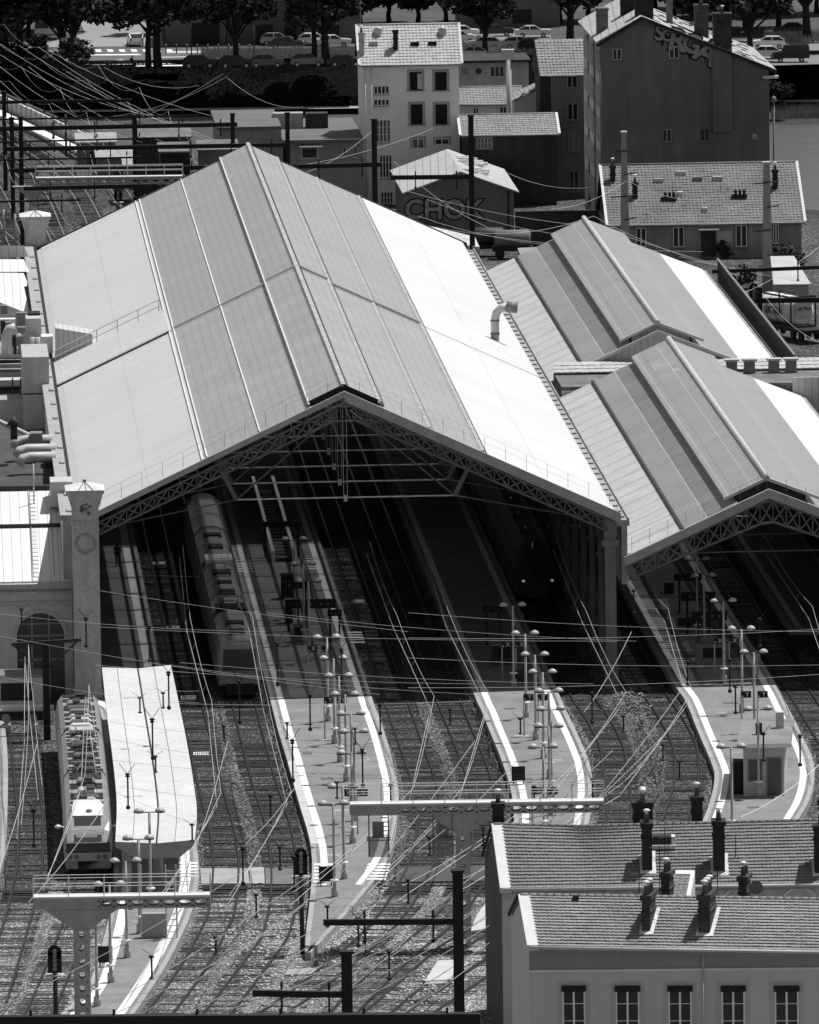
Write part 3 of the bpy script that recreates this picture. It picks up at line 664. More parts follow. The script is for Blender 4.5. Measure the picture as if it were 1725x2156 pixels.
# ================================================================ STATION BUILDING, PILLARS, CANOPY, TRAINS
def fp(px, py, yo=0.0):   # pixel -> local shed coordinates on the plane y = yo
    d = ray(px, py); n = SH.y; k = (SH_O + n * yo - Vector((0, 0, HC))).dot(n) / d.dot(n)
    return SL(Vector((0, 0, HC)) + d * k)
def pillar(label, px0, px1, ytop, yl, zbase, dep=2.3, carved=False):
    a, b_ = fp(px0, ytop, yl), fp(px1, ytop, yl); x0, x1, zt = a.x, b_.x, a.z
    t = thing('stone_pillar', label, 'pillar', SH.p((x0 + x1) / 2, yl, zbase), rz=rad(SH_DEG)); W = (x1 - x0) / 2; h = zt - zbase
    b = MB(); b.box(-W, W, 0, dep, 0, h - 1.3); b.build('shaft', M_stone, t, True)
    b = MB(); b.box(-W - .08, W + .08, -.08, dep + .08, -0.0, 1.1); b.build('plinth', M_stone, t, True)
    b = MB(); b.hexa([(-W, 0, h - 1.3), (W, 0, h - 1.3), (W, dep, h - 1.3), (-W, dep, h - 1.3), (-W - .3, -.3, h - .25), (W + .3, -.3, h - .25), (W + .3, dep + .3, h - .25), (-W - .3, dep + .3, h - .25)])
    b.box(-W - .38, W + .38, -.38, dep + .38, h - .25, h); b.build('capital', M_stone, t, True)
    b = MB(); q = [(-W - .42, -.42, h), (W + .42, -.42, h), (W + .42, dep + .42, h), (-W - .42, dep + .42, h), (0, dep / 2, h + .42)]
    b.add(q, [[0, 1, 4], [1, 2, 4], [2, 3, 4], [3, 0, 4]]); b.build('lid', mat('zinc_lid', 0.62, 0.08, 1.0), t, True)
    b = MB()
    for x in (-W * .5, W * .1, W * .6): b.beam((x, -.42, h + .02), (0, dep / 2 - .05, h + .42), .05, .05)
    b.box(-.12, .12, dep / 2 - .12, dep / 2 + .12, h + .36, h + .55); b.build('lid_seam', M_grey, t, True)
    if carved:
        b = MB()   # carved shield, wreath, square rosette, letters
        zs_ = lambda y: fp(178, y, yl).z - zbase
        for k in range(18):
            aa = 2 * math.pi * k / 18; r = .62
            b.lathe([(0.02, -.1), (.15, 0), (.02, .1)], (r * math.cos(aa), -.04, zs_(1145) + r * math.sin(aa) * 1.0), 6)
        b.build('wreath', mat('carved_stone', 0.38, 0.4, 2.0), t, True)
        b = MB(); z = zs_(1062)
        for k in range(26):
            aa = random.uniform(0, 6.28); r = random.uniform(0, .5); b.lathe([(.02, -.12), (.13, 0), (.02, .12)], (r * math.cos(aa) * .8, -.03, z + r * 1.5 * math.sin(aa)), 5)
        b.build('coat_of_arms', mat('sooty_carving', 0.13, 0.5, 2.0), t, True)
        b = MB(); z = zs_(1357); b.box(-.42, .42, -.06, -.003, z - .5, z + .5); b.lathe([(.02, -.3), (.3, 0), (.02, .3)], (0, -.06, z), 10, 1, .4); b.build('rosette', M_stone, t, True)
        b = MB(); b.box(-W - .04, W + .04, -.05, .0, zs_(1117) - .06, zs_(1117) + .06); b.build('moulding', M_stone, t, True)
        b = MB(); put_text(b, 'LYON', .62, (0, -.012, zs_(1101)), (1, 0, 0), (0, 0, 1)); b.build('lettering', mat('cut_letter', 0.3, 0.3, 1.0), t, True)
    return t
pillar('tall carved stone pillar with a pyramid lid at the near left corner of the big shed', 151, 207, 1032, -2.6, 0, carved=True)
pillar('plain stone pillar with a pyramid lid at the far left corner of the big shed', 52, 97, 456, 183.6, 0, dep=2.4)
st = thing('station_building', 'pale station building wall with a tall arched window left of the carved pillar', 'station', SH.p(-38, 0, 0), rz=rad(SH_DEG))
def sw(x): return fp(x, 1300, 0.0).x + 38     # station local x at the wall plane
def sz(y, x=80): return fp(x, y, 0.0).z
xa, xb, ztop = sw(-130), sw(153), sz(1228)
cx_, ra, zc_ = sw(85), (sw(135) - sw(35)) / 2, sz(1340)
M_wallS = mat('station_render', 0.55, 0.1, 0.3, fine=0.1, stain=0.15)
M_glassD = mat('window_glass', 0.02, 0.2, 0.5, rough=0.1, spec=0.5)
M_glassM = mat('dusty_glass', 0.09, 0.3, 0.4, rough=0.3)
b = MB(); n = 16
arc = [(cx_ - ra * math.cos(math.pi * k / n), zc_ + ra * math.sin(math.pi * k / n)) for k in range(n + 1)]
for (xq, zq), (xp, zp) in zip(arc, arc[1:]): b.poly((xq, 0, zq), (xp, 0, zp), (xp, 0, ztop), (xq, 0, ztop)); b.poly((xq, 0, zq), (xp, 0, zp), (xp, .5, zp), (xq, .5, zq))
b.poly((xa, 0, 0), (cx_ - ra, 0, 0), (cx_ - ra, 0, ztop), (xa, 0, ztop)); b.poly((cx_ + ra, 0, 0), (xb, 0, 0), (xb, 0, ztop), (cx_ + ra, 0, ztop))
for s in (-1, 1): b.poly((cx_ + s * ra, 0, 0), (cx_ + s * ra, 0, zc_), (cx_ + s * ra, .5, zc_), (cx_ + s * ra, .5, 0))
b.build('wall', M_wallS, st, True)
b = MB(); b.poly((cx_ - ra, .45, 0), (cx_ + ra, .45, 0), *[(x, .45, z) for x, z in arc[::-1]]); b.build('arched_window', M_glassM, st, True)
b = MB()
for x in (-.36, .36): b.box(cx_ + x * ra - .06, cx_ + x * ra + .06, .36, .44, 0, zc_ + ra * .9)
for z in (zc_, zc_ - 1.6, zc_ + .8): b.box(cx_ - ra * .97, cx_ + ra * .97, .36, .44, z - .06, z + .06)
b.build('window_bars', mat('bar_paint', 0.3, 0.1, 1), st, True)
b = MB()
for (xq, zq), (xp, zp) in zip(arc, arc[1:]):
    e = lambda x, z, k: (cx_ + (x - cx_) * k, zc_ + (z - zc_) * k)
    (a1, c1), (a2, c2), (a3, c3), (a4, c4) = e(xq, zq, 1.0), e(xp, zp, 1.0), e(xp, zp, 1.16), e(xq, zq, 1.16)
    b.hexa([(a1, -.1, c1), (a2, -.1, c2), (a2, -.003, c2), (a1, -.003, c1), (a4, -.1, c4), (a3, -.1, c3), (a3, -.003, c3), (a4, -.003, c4)])
b.build('arch_surround', M_stone, st, True)
b = MB()
for z, d, h in ((ztop - .05, .5, .22), (ztop - .55, .25, .12), (ztop - 1.25, .2, .14)): b.box(xa, xb, -d, -.004, z - h, z + h * .3)
b.build('cornice', M_stone, st, True)
# glazed lean-to roofs behind the wall
M_glr = mat('white_glass_roof', 0.78, 0.05, 0.3, stripe=[(0, 0.62, 0.05, 0.55)], rough=0.4)
def roofband(y0, z0, y1, z1, name, M, x0=xa, x1=xb + .5, th=.12):
    b = MB(); b.hexa([(x0, y0, z0 - th), (x1, y0, z0 - th), (x1, y1, z1 - th), (x0, y1, z1 - th), (x0, y0, z0), (x1, y0, z0), (x1, y1, z1), (x0, y1, z1)]); return b.build(name, M, st, True)
roofband(.3, ztop + .1, 9.5, ztop + 2.55, 'glass_roof', M_glr)
roofband(9.9, ztop + 2.6, 16.5, ztop + 4.2, 'glass_roof', M_glr)
b = MB(); b.box(xa, xb + .5, 9.4, 9.9, ztop + 2.3, ztop + 2.75); b.box(xa, xb + .5, 16.4, 17.0, ztop + 3.9, ztop + 4.5); b.build('glazing_bar', M_dark, st, True)
b = MB(); q = 2.6
b.hexa([(q, .3, ztop + .2), (q + 1.4, .3, ztop + .2), (q + 1.4, 9.4, ztop + 2.65), (q, 9.4, ztop + 2.65), (q, .3, ztop + .3), (q + 1.4, .3, ztop + .3), (q + 1.4, 9.4, ztop + 2.8), (q, 9.4, ztop + 2.8)]) if False else None
for s in (1.0, 2.4):
    b.tube([(s - 1.5, .4, ztop + .35), (s - 1.5, 16, ztop + 4.3)], .03, 4)
for k in range(22): f = k / 21; b.tube([(-.5, .5 + 15 * f, ztop + .35 + 3.85 * f), (-.1, .5 + 15 * f, ztop + .35 + 3.85 * f)], .025, 4)
b.build('roof_ladder', M_grey, st, True)
b = MB(); b.box(.9, 2.4, 12.5, 15.5, ztop + 3.5, ztop + 5.2); b.build('roof_hatch', M_light, st, True)
b = MB(); b.tube([(-.2, 14, ztop + 3.6), (-.2, 14, ztop + 6.3)], .05, 6); b.build('mast', M_light, st, True)
# slate hipped roof, plant, ducts
M_slate = mat('slate', 0.06, 0.35, 0.5, fine=0.3, fscale=2.5, stripe=[(1, 0.5, 0.12, 1.35)])
zs0 = ztop + 3.2



sg = lambda px, py, z: (lambda l: Vector((l.x + 38, l.y, l.z)))(SL(G(px, py, z)))
q1, q2, q3, q4, q5 = sg(-70, 1042, 10.2), sg(146, 1042, 10.2), sg(112, 962, 10.4), sg(64, 920, 11.3), sg(-70, 858, 12.2)
b = MB(); b.add([q1, q2, q3, q4, q5], [[0, 1, 2, 3, 4]]); b.build('slate_roof', M_slate, st, True)
b = MB(); b.tube([q5 + Vector((0, 0, .1)), q4 + Vector((0, 0, .1)), q3 + Vector((0, 0, .1))], .16, 6); b.build('ridge_flashing', M_light, st, True)
b = MB(); b.box(-24, 1.8, q4.y + .5, 150, 0, 8.9); b.build('rear_block', M_conc, st, True)
pd_ = sg(40, 762, 12.2); b = MB(); b.box(-24, 1.6, pd_.y, pd_.y + 22, 8.9, 12.2); b.build('plant_deck', M_conc, st, True)
for k in range(9):
    p_ = sg(random.uniform(-5, 60), random.uniform(690, 750), 12.2); b = MB(); w_ = random.uniform(.4, 1.2); b.box(p_.x, p_.x + w_, p_.y, p_.y + 1, 12.2, 12.2 + random.uniform(.4, 1.6)); b.build('plant_unit', random.choice((M_light, M_grey, M_dark, M_white)), st, True)
b = MB()
for k in range(8): p_ = sg(-8 + 9 * k, 757, 12.2); b.tube([p_, p_ + Vector((0, 0, 1.0))], .03, 4)
b.tube([sg(-8, 757, 13.2), sg(55, 757, 13.2)], .03, 4); b.build('plant_rail', M_light, st, True)
def plant_box(px0, px1, pytop, pybot, z0, name, M, dep=3.0, label=None):
    a, b_ = sg(px0, pybot, z0), sg(px1, pybot, z0); zt = z0 + (pybot - pytop) / 28.5
    m_ = MB(); m_.box(a.x, b_.x, a.y, a.y + dep, z0, zt); return m_.build(name, M, st, True)
plant_box(50, 106, 752, 905, 9.0, 'stair_tower', mat('tower_render', 0.4, 0.12, 0.5, stain=.12), 9)
b = MB(); a = sg(50, 905, 9.0); b.box(a.x - .05, a.x + 2.0, a.y - .03, a.y, 11.6, 11.7); b.build('tower_joint', M_dark, st, True)
plant_box(-20, 52, 842, 915, 8.6, 'plant_wall', M_conc, 3)
for i, (y, x0_, x1_, x2_) in enumerate(((926, 32, 62, 104), (945, 38, 66, 112), (962, 44, 72, 112))):
    b = MB(); p = [sg(x0_ - 2, y + 14, 12.0), sg(x0_ + 4, y + 4, 12.3), sg(x1_ - 8, y, 12.4), sg(x2_ + 6, y - 1, 12.4)]; b.tube(p, .34, 10); b.build('duct', M_light, st, True)
plant_box(64, 90, 914, 936, 12.2, 'duct_box', M_grey, 1.5); plant_box(97, 116, 955, 990, 10.6, 'duct_box', M_dark, 2)
b = MB(); p = sg(30, 925, 12.6); b.tube([p, p + Vector((0, 0, 1.0))], .25, 8); b.lathe([(.55, 1.0), (.05, 1.6)], p, 10); b.build('vent_cowl', M_dark, st, True)
plant_box(56, 88, 669, 738, 12.4, 'cooling_unit', M_light, 3); plant_box(59, 85, 660, 668, 14.7, 'cooling_fan', M_black, 2); plant_box(88, 112, 708, 744, 12.4, 'cabinet', M_white, 2)
for x in (70, 80):
    b = MB(); p = sg(x, 752, 12.2); b.tube([p, p + Vector((0, 0, 1.5))], .2, 8); b.build('pipe', M_light, st, True)
b = MB(); p = sg(15, 755, 12.0); b.tube([p, p + Vector((0, 0, 1.7)), p + Vector((.25, 0, 2.2)), p + Vector((.7, 0, 2.3))], .42, 12); b.build('flue', M_light, st, True)
for i, (y0, y1, z, M) in enumerate(((775, 770, 12.6, M_conc), (792, 787, 11.9, M_conc), (762, 757, 13.0, M_dark), (812, 806, 11.0, M_concL), (830, 825, 10.4, M_dark))):
    plant_box(-15, 52, y1 - 3, y0, z, 'parapet_slab', M, 2.5)
b = MB()
for x in (28, 45):
    p = sg(x, 880, 9.0); b.tube([p, p + Vector((0, 0, 3))], .05, 4)
for k in range(9): p, q = sg(28, 880, 9 + .34 * k), sg(45, 880, 9 + .34 * k); b.tube([p, q], .035, 4)
b.build('ladder', M_dark, st, True)
# far lit roofs at the left edge
for (y0, y1, z0, z1, M) in ((655, 600, 11.0, 12.6, M_glr), (603, 575, 12.0, 12.8, M_glr), (572, 546, 12.5, 13.2, M_glr), (541, 517, 12.6, 13.6, M_glr)):
    p, q = sg(-60, y0, z0), sg(62, y0, z0); r, s = sg(50, y1, z1), sg(-60, y1, z1)
    b = MB(); b.poly(p, q, r, s); b.build('glass_roof', M, st, True)
b = MB(); p, q = sg(-60, 740, 11), sg(46, 700, 11); r, s = sg(46, 655, 12.0), sg(-60, 612, 13); b.poly(p, q, r, s); b.build('slate_roof', M_slate, st, True)
b = MB(); b.box(-22, 1.8, 150.2, 178, 0, 10.8); b.build('rear_block', M_concD, st, True)
for (x, y) in ((8, 655), (18, 690), (40, 720)):
    plant_box(x - 6, x + 8, y - 12, y + 6, 13.0, 'roof_vent', M_grey, 1)
# ---------------------------------------------------------------- flat canopy over the left platform
ct = thing('platform_canopy', 'long flat pale roof canopy over the left platform', 'canopy', G(320, 1700, 0))
CZ = 3.9
Lc = smooth([G(x, y, CZ) for x, y in [(215, 1405), (225, 1500), (238, 1600), (246, 1690), (243, 1772)]], 6)
Rc = smooth([G(x, y, CZ) for x, y in [(360, 1400), (377, 1480), (395, 1570), (408, 1650), (415, 1710), (410, 1768)]], 5)
Lc, Rc = resample(Lc, 30), resample(Rc, 30)
Mc = [lerp(a, c, .52) - Vector((0, 0, .16)) for a, c in zip(Lc, Rc)]
M_can = mat('canopy_sheet', 0.56, 0.1, 0.15, stain=.07, fine=.1, fscale=2)
b = MB(); b.strip(Lc, Mc); b.strip(Mc, Rc); b.build('roof_sheet', M_can, ct)
b = MB(); dn = Vector((0, 0, .3)); b.strip(Lc, [q - dn for q in Lc]); b.strip([q - dn for q in Rc], Rc)
b.strip([q - dn for q in Lc], [q - dn * 1.6 for q in Mc]); b.strip([q - dn * 1.6 for q in Mc], [q - dn for q in Rc]); b.build('soffit', M_conc, ct)
b = MB()
for e in (-1, 0): b = MB(); A, Bm, D = Lc[e], Mc[e], Rc[e]; b.poly(A, Bm, D, D - dn, lerp(D, Bm, .4) - dn * 3.2, lerp(A, Bm, .5) - dn * 3.2, A - dn); b.build('end_fascia', mat('canopy_end', 0.3, .1, 1), ct)
b = MB(); b.tube([q + Vector((0, 0, .03)) for q in Mc], .05, 4); b.build('gutter', M_dark, ct)
b = MB()
for f in (.22, .75):
    b.tube([lerp(a, c, f) - Vector((0, 0, .16 * (f / .52 if f < .52 else (1 - f) / .48) - .02)) for a, c in zip(Lc, Rc)], .02, 3)
b.build('sheet_joint', M_grey, ct)
b = MB()
for i in (2, 9, 16, 22, 27):
    q = Mc[i]; b = MB(); b.tube([Vector((q.x, q.y, PZ)), q - dn], .28, 10); b.build('post', M_conc, ct)
# ---------------------------------------------------------------- trains
def train(label, path, length, prof, cars, gap=0.5):
    """path runs front to back; returns thing and a point function pt(s, x, z)"""
    acc = [0]
    for a, c in zip(path, path[1:]): acc.append(acc[-1] + (c - a).length)
    def at(s):
        j = 0
        while j < len(acc) - 2 and acc[j + 1] < s: j += 1
        u = (s - acc[j]) / (acc[j + 1] - acc[j]); q = lerp(path[j], path[j + 1], u); d = (path[j + 1] - path[j]).normalized(); return q, d
    def pt(s, x, z):
        q, d = at(max(0, s)); 
        if s < 0: q = q + d * s
        return q + Vector((-d.y, d.x, 0)) * (-x) + Vector((0, 0, z + .2))
    t = thing('train', label, 'train', path[0])
    return t, pt
def shell(mb, pt, s0, s1, prof, step=2.0):
    n = max(1, int((s1 - s0) / step)); R = []
    for i in range(n + 1):
        s = lerp(s0, s1, i / n); R.append([pt(s, x, z) for x, z in prof])
    k = len(prof)
    for i in range(n):
        for j in range(k - 1):
            mb.add([R[i][j], R[i][j + 1], R[i + 1][j + 1], R[i + 1][j]], [[0, 1, 2, 3]])
    mb.poly(*R[0][::-1]); mb.poly(*R[-1])
def pbox(mb, pt, s0, s1, x0, x1, z0, z1, tz=0.0):
    mb.hexa([pt(s0, x0, z0), pt(s0, x1, z0), pt(s1, x1, z0), pt(s1, x0, z0), pt(s0, x0, z1), pt(s0, x1, z1), pt(s1, x1, z1 + tz), pt(s1, x0, z1 + tz)])
M_ts = mat('train_side', 0.34, 0.12, 0.3, rough=0.35, stain=.1); M_tw = mat('train_white', 0.75, 0.06, 1.0, rough=0.3)
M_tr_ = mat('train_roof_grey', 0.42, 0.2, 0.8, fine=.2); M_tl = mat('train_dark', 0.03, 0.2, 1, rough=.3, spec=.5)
half = lambda p: p + [(-x, z) for x, z in p[::-1]]
path1 = smooth([G(x, y) for x, y in [(187, 1852), (185, 1800), (180, 1730), (173, 1650), (164, 1570), (150, 1470)]], 8)
t1, pt = train('regional train with pale roof equipment beside the canopy', path1, 57, None, 3)
prof1 = half([(-1.36, .75), (-1.45, 1.3), (-1.45, 2.3), (-1.28, 3.1), (-1.0, 3.45)])
for i, (s0, s1) in enumerate(((2.6, 19), (19.6, 36), (36.6, 52))):
    b = MB(); shell(b, pt, s0, s1, prof1); b.build('car_body', M_ts, t1)
    b = MB(); pbox(b, pt, s0 + .3, s1 - .3, -1.2, 1.2, .35, .75); b.build('underframe', M_black, t1)
    if i: b = MB(); pbox(b, pt, s0 - .6, s0, -1.1, 1.1, .8, 3.5); b.build('gangway', M_black, t1)
    b = MB()
    for sd in (-1, 1):
        b.add([pt(s0 + 1, sd * 1.455, 1.75), pt(s1 - 1, sd * 1.455, 1.75), pt(s1 - 1, sd * 1.455, 2.3), pt(s0 + 1, sd * 1.455, 2.3)], [[0, 1, 2, 3]])
    b.build('window_band', M_tl, t1)
# nose
b = MB(); R = []
secs = [(0.0, 1.25, [.45, .95, 1.05, 1.5, 1.55]), (.25, 1.38, [.45, 1.0, 1.5, 1.9, 1.95]), (.9, 1.43, [.5, 1.2, 2.0, 2.55, 2.65]), (1.7, 1.45, [.6, 1.3, 2.3, 3.05, 3.3]), (2.6, 1.45, [.75, 1.3, 2.3, 3.1, 3.45])]
for s, wd, zz in secs: R.append([pt(s, x, z) for x, z in half([(-wd * .95, zz[0]), (-wd, zz[1]), (-wd, zz[2]), (-wd * .88, zz[3]), (-wd * .68, zz[4])])])
for i in range(4):
    for j in range(9): b.add([R[i][j], R[i][j + 1], R[i + 1][j + 1], R[i + 1][j]], [[0, 1, 2, 3]])
b.poly(*R[0][::-1]); b.build('nose', M_ts, t1)
b = MB(); b.poly(pt(.28, -.82, 2.03), pt(.28, .82, 2.03), pt(1.68, .78, 3.36), pt(1.68, -.78, 3.36)); b.build('windscreen', M_tl, t1)
b = MB(); b.poly(pt(.5, -.7, 2.22), pt(.5, .55, 2.22), pt(.8, .55, 2.5), pt(.8, -.7, 2.5)); b.build('dashboard', M_grey, t1).location.z += .03
b = MB(); b.poly(pt(1.69, -.88, 3.37), pt(1.69, .88, 3.37), pt(3.7, .95, 3.72), pt(3.7, -.95, 3.72)); b.poly(pt(3.7, -.95, 3.72), pt(3.7, .95, 3.72), pt(4.2, .7, 3.95), pt(4.2, -.7, 3.95)); b.build('roof_hood', M_tw, t1)
b = MB(); pbox(b, pt, -.12, .1, -1.38, 1.38, .95, 1.42); b.build('bumper_beam', M_light, t1)
for x in (-1.08, -.68, .6, 1.0):
    b = MB(); b.tube([pt(-.12, x, 1.18), pt(-.2, x, 1.18)], .14, 10); b.build('headlight', M_grey, t1)
b = MB(); pbox(b, pt, -.1, .3, -1.3, 1.3, 1.45, 2.0); b.build('front_panel', mat('cab_dark', .1, .1, 1), t1)
b = MB(); pbox(b, pt, 0, .5, -.6, .6, .3, .9); pbox(b, pt, .2, 2.6, -1.2, 1.2, .2, .7); b.build('coupler', M_black, t1)
for sd in (-1, 1):
    b = MB(); q = pt(1.6, sd * 1.75, 2.75); b.lathe([(.05, -.12), (.2, -.05), (.2, .05), (.05, .12)], q, 8); b.tube([q, pt(1.8, sd * 1.4, 2.7)], .03, 4); b.build('mirror', M_white, t1)
b = MB(); b.lathe([(.17, 0), (.17, .12), (.02, .16)], pt(2.4, .1, 3.5), 10); b.build('horn_cover', M_grey, t1)
# roof equipment: pale boxes with dark wells between
s = 4.6
while s < 51:
    L = random.choice((.5, .9, 1.3, 1.9)); wd = random.uniform(.6, .88); pale = random.random() < .48
    b = MB(); b.hexa([pt(s, -wd, 3.4), pt(s, wd, 3.4), pt(s + L, wd, 3.4), pt(s + L, -wd, 3.4), pt(s + .1, -wd + .22, 3.66), pt(s + .1, wd - .22, 3.66), pt(s + L - .1, wd - .22, 3.62), pt(s + L - .1, -wd + .22, 3.62)]); b.build('roof_unit', random.choice((M_light, M_light, M_tr_, M_tr_, M_tw)) if pale else random.choice((M_dark, M_grey)), t1)
    if random.random() < .7:
        b = MB(); q = random.uniform(-.5, .2); pbox(b, pt, s + .15, s + L - .15, q, q + random.uniform(.25, .6), 3.67, 3.76); b.build('roof_grille', M_dark, t1)
    g2 = random.choice((.4, .6, 1.1)); 
    b = MB(); pbox(b, pt, s + L - .05, s + L + g2 + .05, -.98, .98, 3.40, 3.5); b.build('roof_well', M_black, t1)
    s += L + g2
b = MB()
for s in (17, 30):
    for x in (-.55, .55): b.tube([pt(s, x, 3.7), pt(s + 1.1, x * .3, 4.15), pt(s + 2.0, x * 1.2, 3.9)], .02, 4)
    b.tube([pt(s + 1.1, -.85, 4.15), pt(s + 1.1, .85, 4.15)], .05, 4)
b.build('pantograph', M_grey, t1)
# the train in the shed
path2 = [G(506, 1474), SH.p(SL(G(506, 1474)).x, 60), SH.p(SL(G(506, 1474)).x, 160)]
t2, pt = train('older dark-fronted train standing half inside the big shed', path2, 80, None, 4)
prof2 = half([(-1.38, .7), (-1.42, 2.3), (-1.36, 2.75), (-1.2, 3.2), (-.8, 3.6), (-.3, 3.78)])
M_t2r = mat('coach_roof', 0.34, 0.3, 0.5, rough=0.4, stripe=[(1, 1.3, 0.25, .6)], stain=.1); M_t2s = mat('coach_side', 0.3, 0.2, 0.4)
for i in range(4):
    s0 = 20.3 * i; s1 = s0 + 19.6
    b = MB(); shell(b, pt, s0 + (.6 if i == 0 else 0), s1, prof2); b.build('car_body', M_t2r, t2)
    b = MB()
    for sd in (-1, 1): b.add([pt(s0 + .6, sd * 1.43, .8), pt(s1, sd * 1.43, .8), pt(s1, sd * 1.43, 2.5), pt(s0 + .6, sd * 1.43, 2.5)], [[0, 1, 2, 3]])
    b.build('car_side', M_t2s, t2)
    b = MB(); pbox(b, pt, s0 + .8, s1 - .3, -1.2, 1.2, .2, .7); b.build('underframe', M_black, t2)
    if i: b = MB(); pbox(b, pt, s0 - .7, s0, -.7, .7, .9, 3.2); b.build('gangway', M_black, t2)
b = MB(); pbox(b, pt, 15.5, 18.6, -1.0, 1.0, 3.45, 3.82); b.build('roof_well', M_black, t2)
b = MB()
for x in (-.5, .5): b.tube([pt(16, x, 3.8), pt(17, x, 4.5), pt(18, x, 3.9)], .05, 4)
b.tube([pt(17, -.9, 4.5), pt(17, .9, 4.5)], .06, 4); b.build('pantograph', M_grey, t2)
for s_, L_, x_ in ((3, 2.2, .5), (8, 1.4, .6), (23, 2.5, .55), (29, 1.2, .5), (34, 2.0, .6), (48, 2, .5), (55, 1.5, .6)): b = MB(); pbox(b, pt, s_, s_ + L_, -x_, x_, 3.6, 3.9); b.build('roof_unit', M_dark, t2)
b = MB(); pbox(b, pt, 41.2, 44.5, -.95, .95, 3.6, 3.86); b.build('roof_unit', M_tw, t2)  # white block painted for the sunlit patch at the gap between coaches
b = MB(); shell(b, pt, .0, .62, half([(-1.3, .9), (-1.34, 2.3), (-1.25, 2.9), (-.9, 3.4), (-.3, 3.55)]), 1); b.build('cab', mat('cab_grey', .25, .1, 1), t2)
b = MB(); b.poly(pt(-.01, -1.15, 1.75), pt(-.01, 1.15, 1.75), pt(-.01, 1.05, 3.2), pt(-.01, -1.05, 3.2)); b.build('windscreen', M_tl, t2)
b = MB(); pbox(b, pt, -.06, 0, -1.3, 1.3, 1.2, 1.7); b.build('front_panel', M_grey, t2)
b = MB(); pbox(b, pt, -.4, .5, -.9, .9, .2, .85); b.build('coupler', M_black, t2)
M_lit = mat('lit_lamp', .8, .02, 1); M_lit.node_tree.nodes['Principled BSDF'].inputs['Emission Color'].default_value = (1, 1, 1, 1); M_lit.node_tree.nodes['Principled BSDF'].inputs['Emission Strength'].default_value = .2
# high speed train nose deep in the shade
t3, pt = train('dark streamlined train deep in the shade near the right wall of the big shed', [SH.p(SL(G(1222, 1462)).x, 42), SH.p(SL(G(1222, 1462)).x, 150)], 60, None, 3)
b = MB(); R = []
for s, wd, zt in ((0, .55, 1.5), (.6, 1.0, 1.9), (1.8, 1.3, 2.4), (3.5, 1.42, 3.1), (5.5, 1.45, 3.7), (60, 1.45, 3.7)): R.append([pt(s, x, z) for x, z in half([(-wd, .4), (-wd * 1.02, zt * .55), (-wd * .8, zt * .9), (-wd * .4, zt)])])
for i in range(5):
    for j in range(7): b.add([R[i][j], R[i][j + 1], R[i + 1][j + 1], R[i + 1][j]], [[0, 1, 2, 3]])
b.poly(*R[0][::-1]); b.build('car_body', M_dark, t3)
for x in (-1.0, 1.0): b = MB(); b.lathe([(.03, -.09), (.16, 0), (.03, .09)], pt(.9, x, 1.55), 8); b.build('headlight', M_lit, t3)
b = MB(); b.poly(pt(2.6, -.7, 2.85), pt(2.6, .7, 2.85), pt(4.2, .75, 3.45), pt(4.2, -.75, 3.45)); b.build('windscreen', M_tl, t3)
# ================================================================ PLATFORM FURNITURE
M_lampP = mat('lamp_pole', 0.42, 0.1, 1.0, rough=.5); M_dome = mat('lamp_dome', 0.42, 0.1, 1.0, rough=.4)
def make_lamp(label):
    t = thing('platform_lamp', label, 'lamp', (0, 0, 0))
    b = MB(); b.lathe([(.2, 0), (.2, .5), (.11, .56), (.085, 1.4), (.075, 5.45)], (0, 0, 0), 8); b.build('pole', M_lampP, t, True)
    b = MB(); b.lathe([(.21, .9), (.27, .92), (.27, 1.0), (.21, 1.02)], (0, 0, 0), 10); b.build('collar', M_white, t, True)
    b = MB(); b.tube([(-.62, 0, 5.42), (.62, 0, 5.42)], .035, 5); b.build('crossarm', M_dark, t, True)
    for s in (-1, 1):
        b = MB(); b.lathe([(.26, 5.44), (.30, 5.47), (.28, 5.54), (.2, 5.63), (.08, 5.69), (.01, 5.7)], (s * .62, 0, 0), 12); h = b.build('lamp_head', M_dome, t, True)
        b = MB(); b.lathe([(.12, 5.36), (.29, 5.40), (.29, 5.435), (.26, 5.44)], (s * .62, 0, 0), 12); b.build('diffuser', M_black, h, True)
    return t
LAMPS = {'long Y platform': [(691, 1518), (705, 1565), (716.5, 1604), (729.6, 1645), (742, 1688), (748, 1728), (743, 1775), (725, 1850), (705, 1888)],
         'platform with curving white lines': [(1082, 1447), (1108, 1510), (1128.6, 1557), (1145, 1596), (1158, 1638), (1162, 1678), (1158, 1716), (1146, 1762)],
         'platform with the kiosk': [(1469, 1345), (1484, 1382), (1525, 1438), (1563, 1500), (1589, 1552), (1598, 1678), (1542, 1762)],
         'canopy platform tip': [(318, 1905), (295, 1965), (268, 2016), (234, 2068), (205, 2118)],
         'long platform inside the shed': [(652, 1393), (641, 1355), (622, 1300)]}
ORDN = ['first', 'second', 'third', 'fourth', 'fifth', 'sixth', 'seventh', 'eighth', 'ninth', 'tenth', 'eleventh', 'twelfth', 'thirteenth', 'fourteenth', 'fifteenth']
lamp0 = None
for nm, L in LAMPS.items():
    for i, (x, y) in enumerate(L):
        lab = 'two-headed lamp, %s from the top on the %s' % (ORDN[i], nm)
        o = lamp0 = make_lamp(lab) if lamp0 is None else copytree(lamp0)
        o.location = G(x, y, PZ); o.rotation_euler.z = random.uniform(-.12, .12) + .05; o['label'] = lab; o['group'] = 'two-headed lamps on the platforms'
M_sign = mat('sign_black', 0.008, 0.1, 1.0, rough=.5); M_letter = mat('sign_letter', 0.75, 0.02, 1.0)
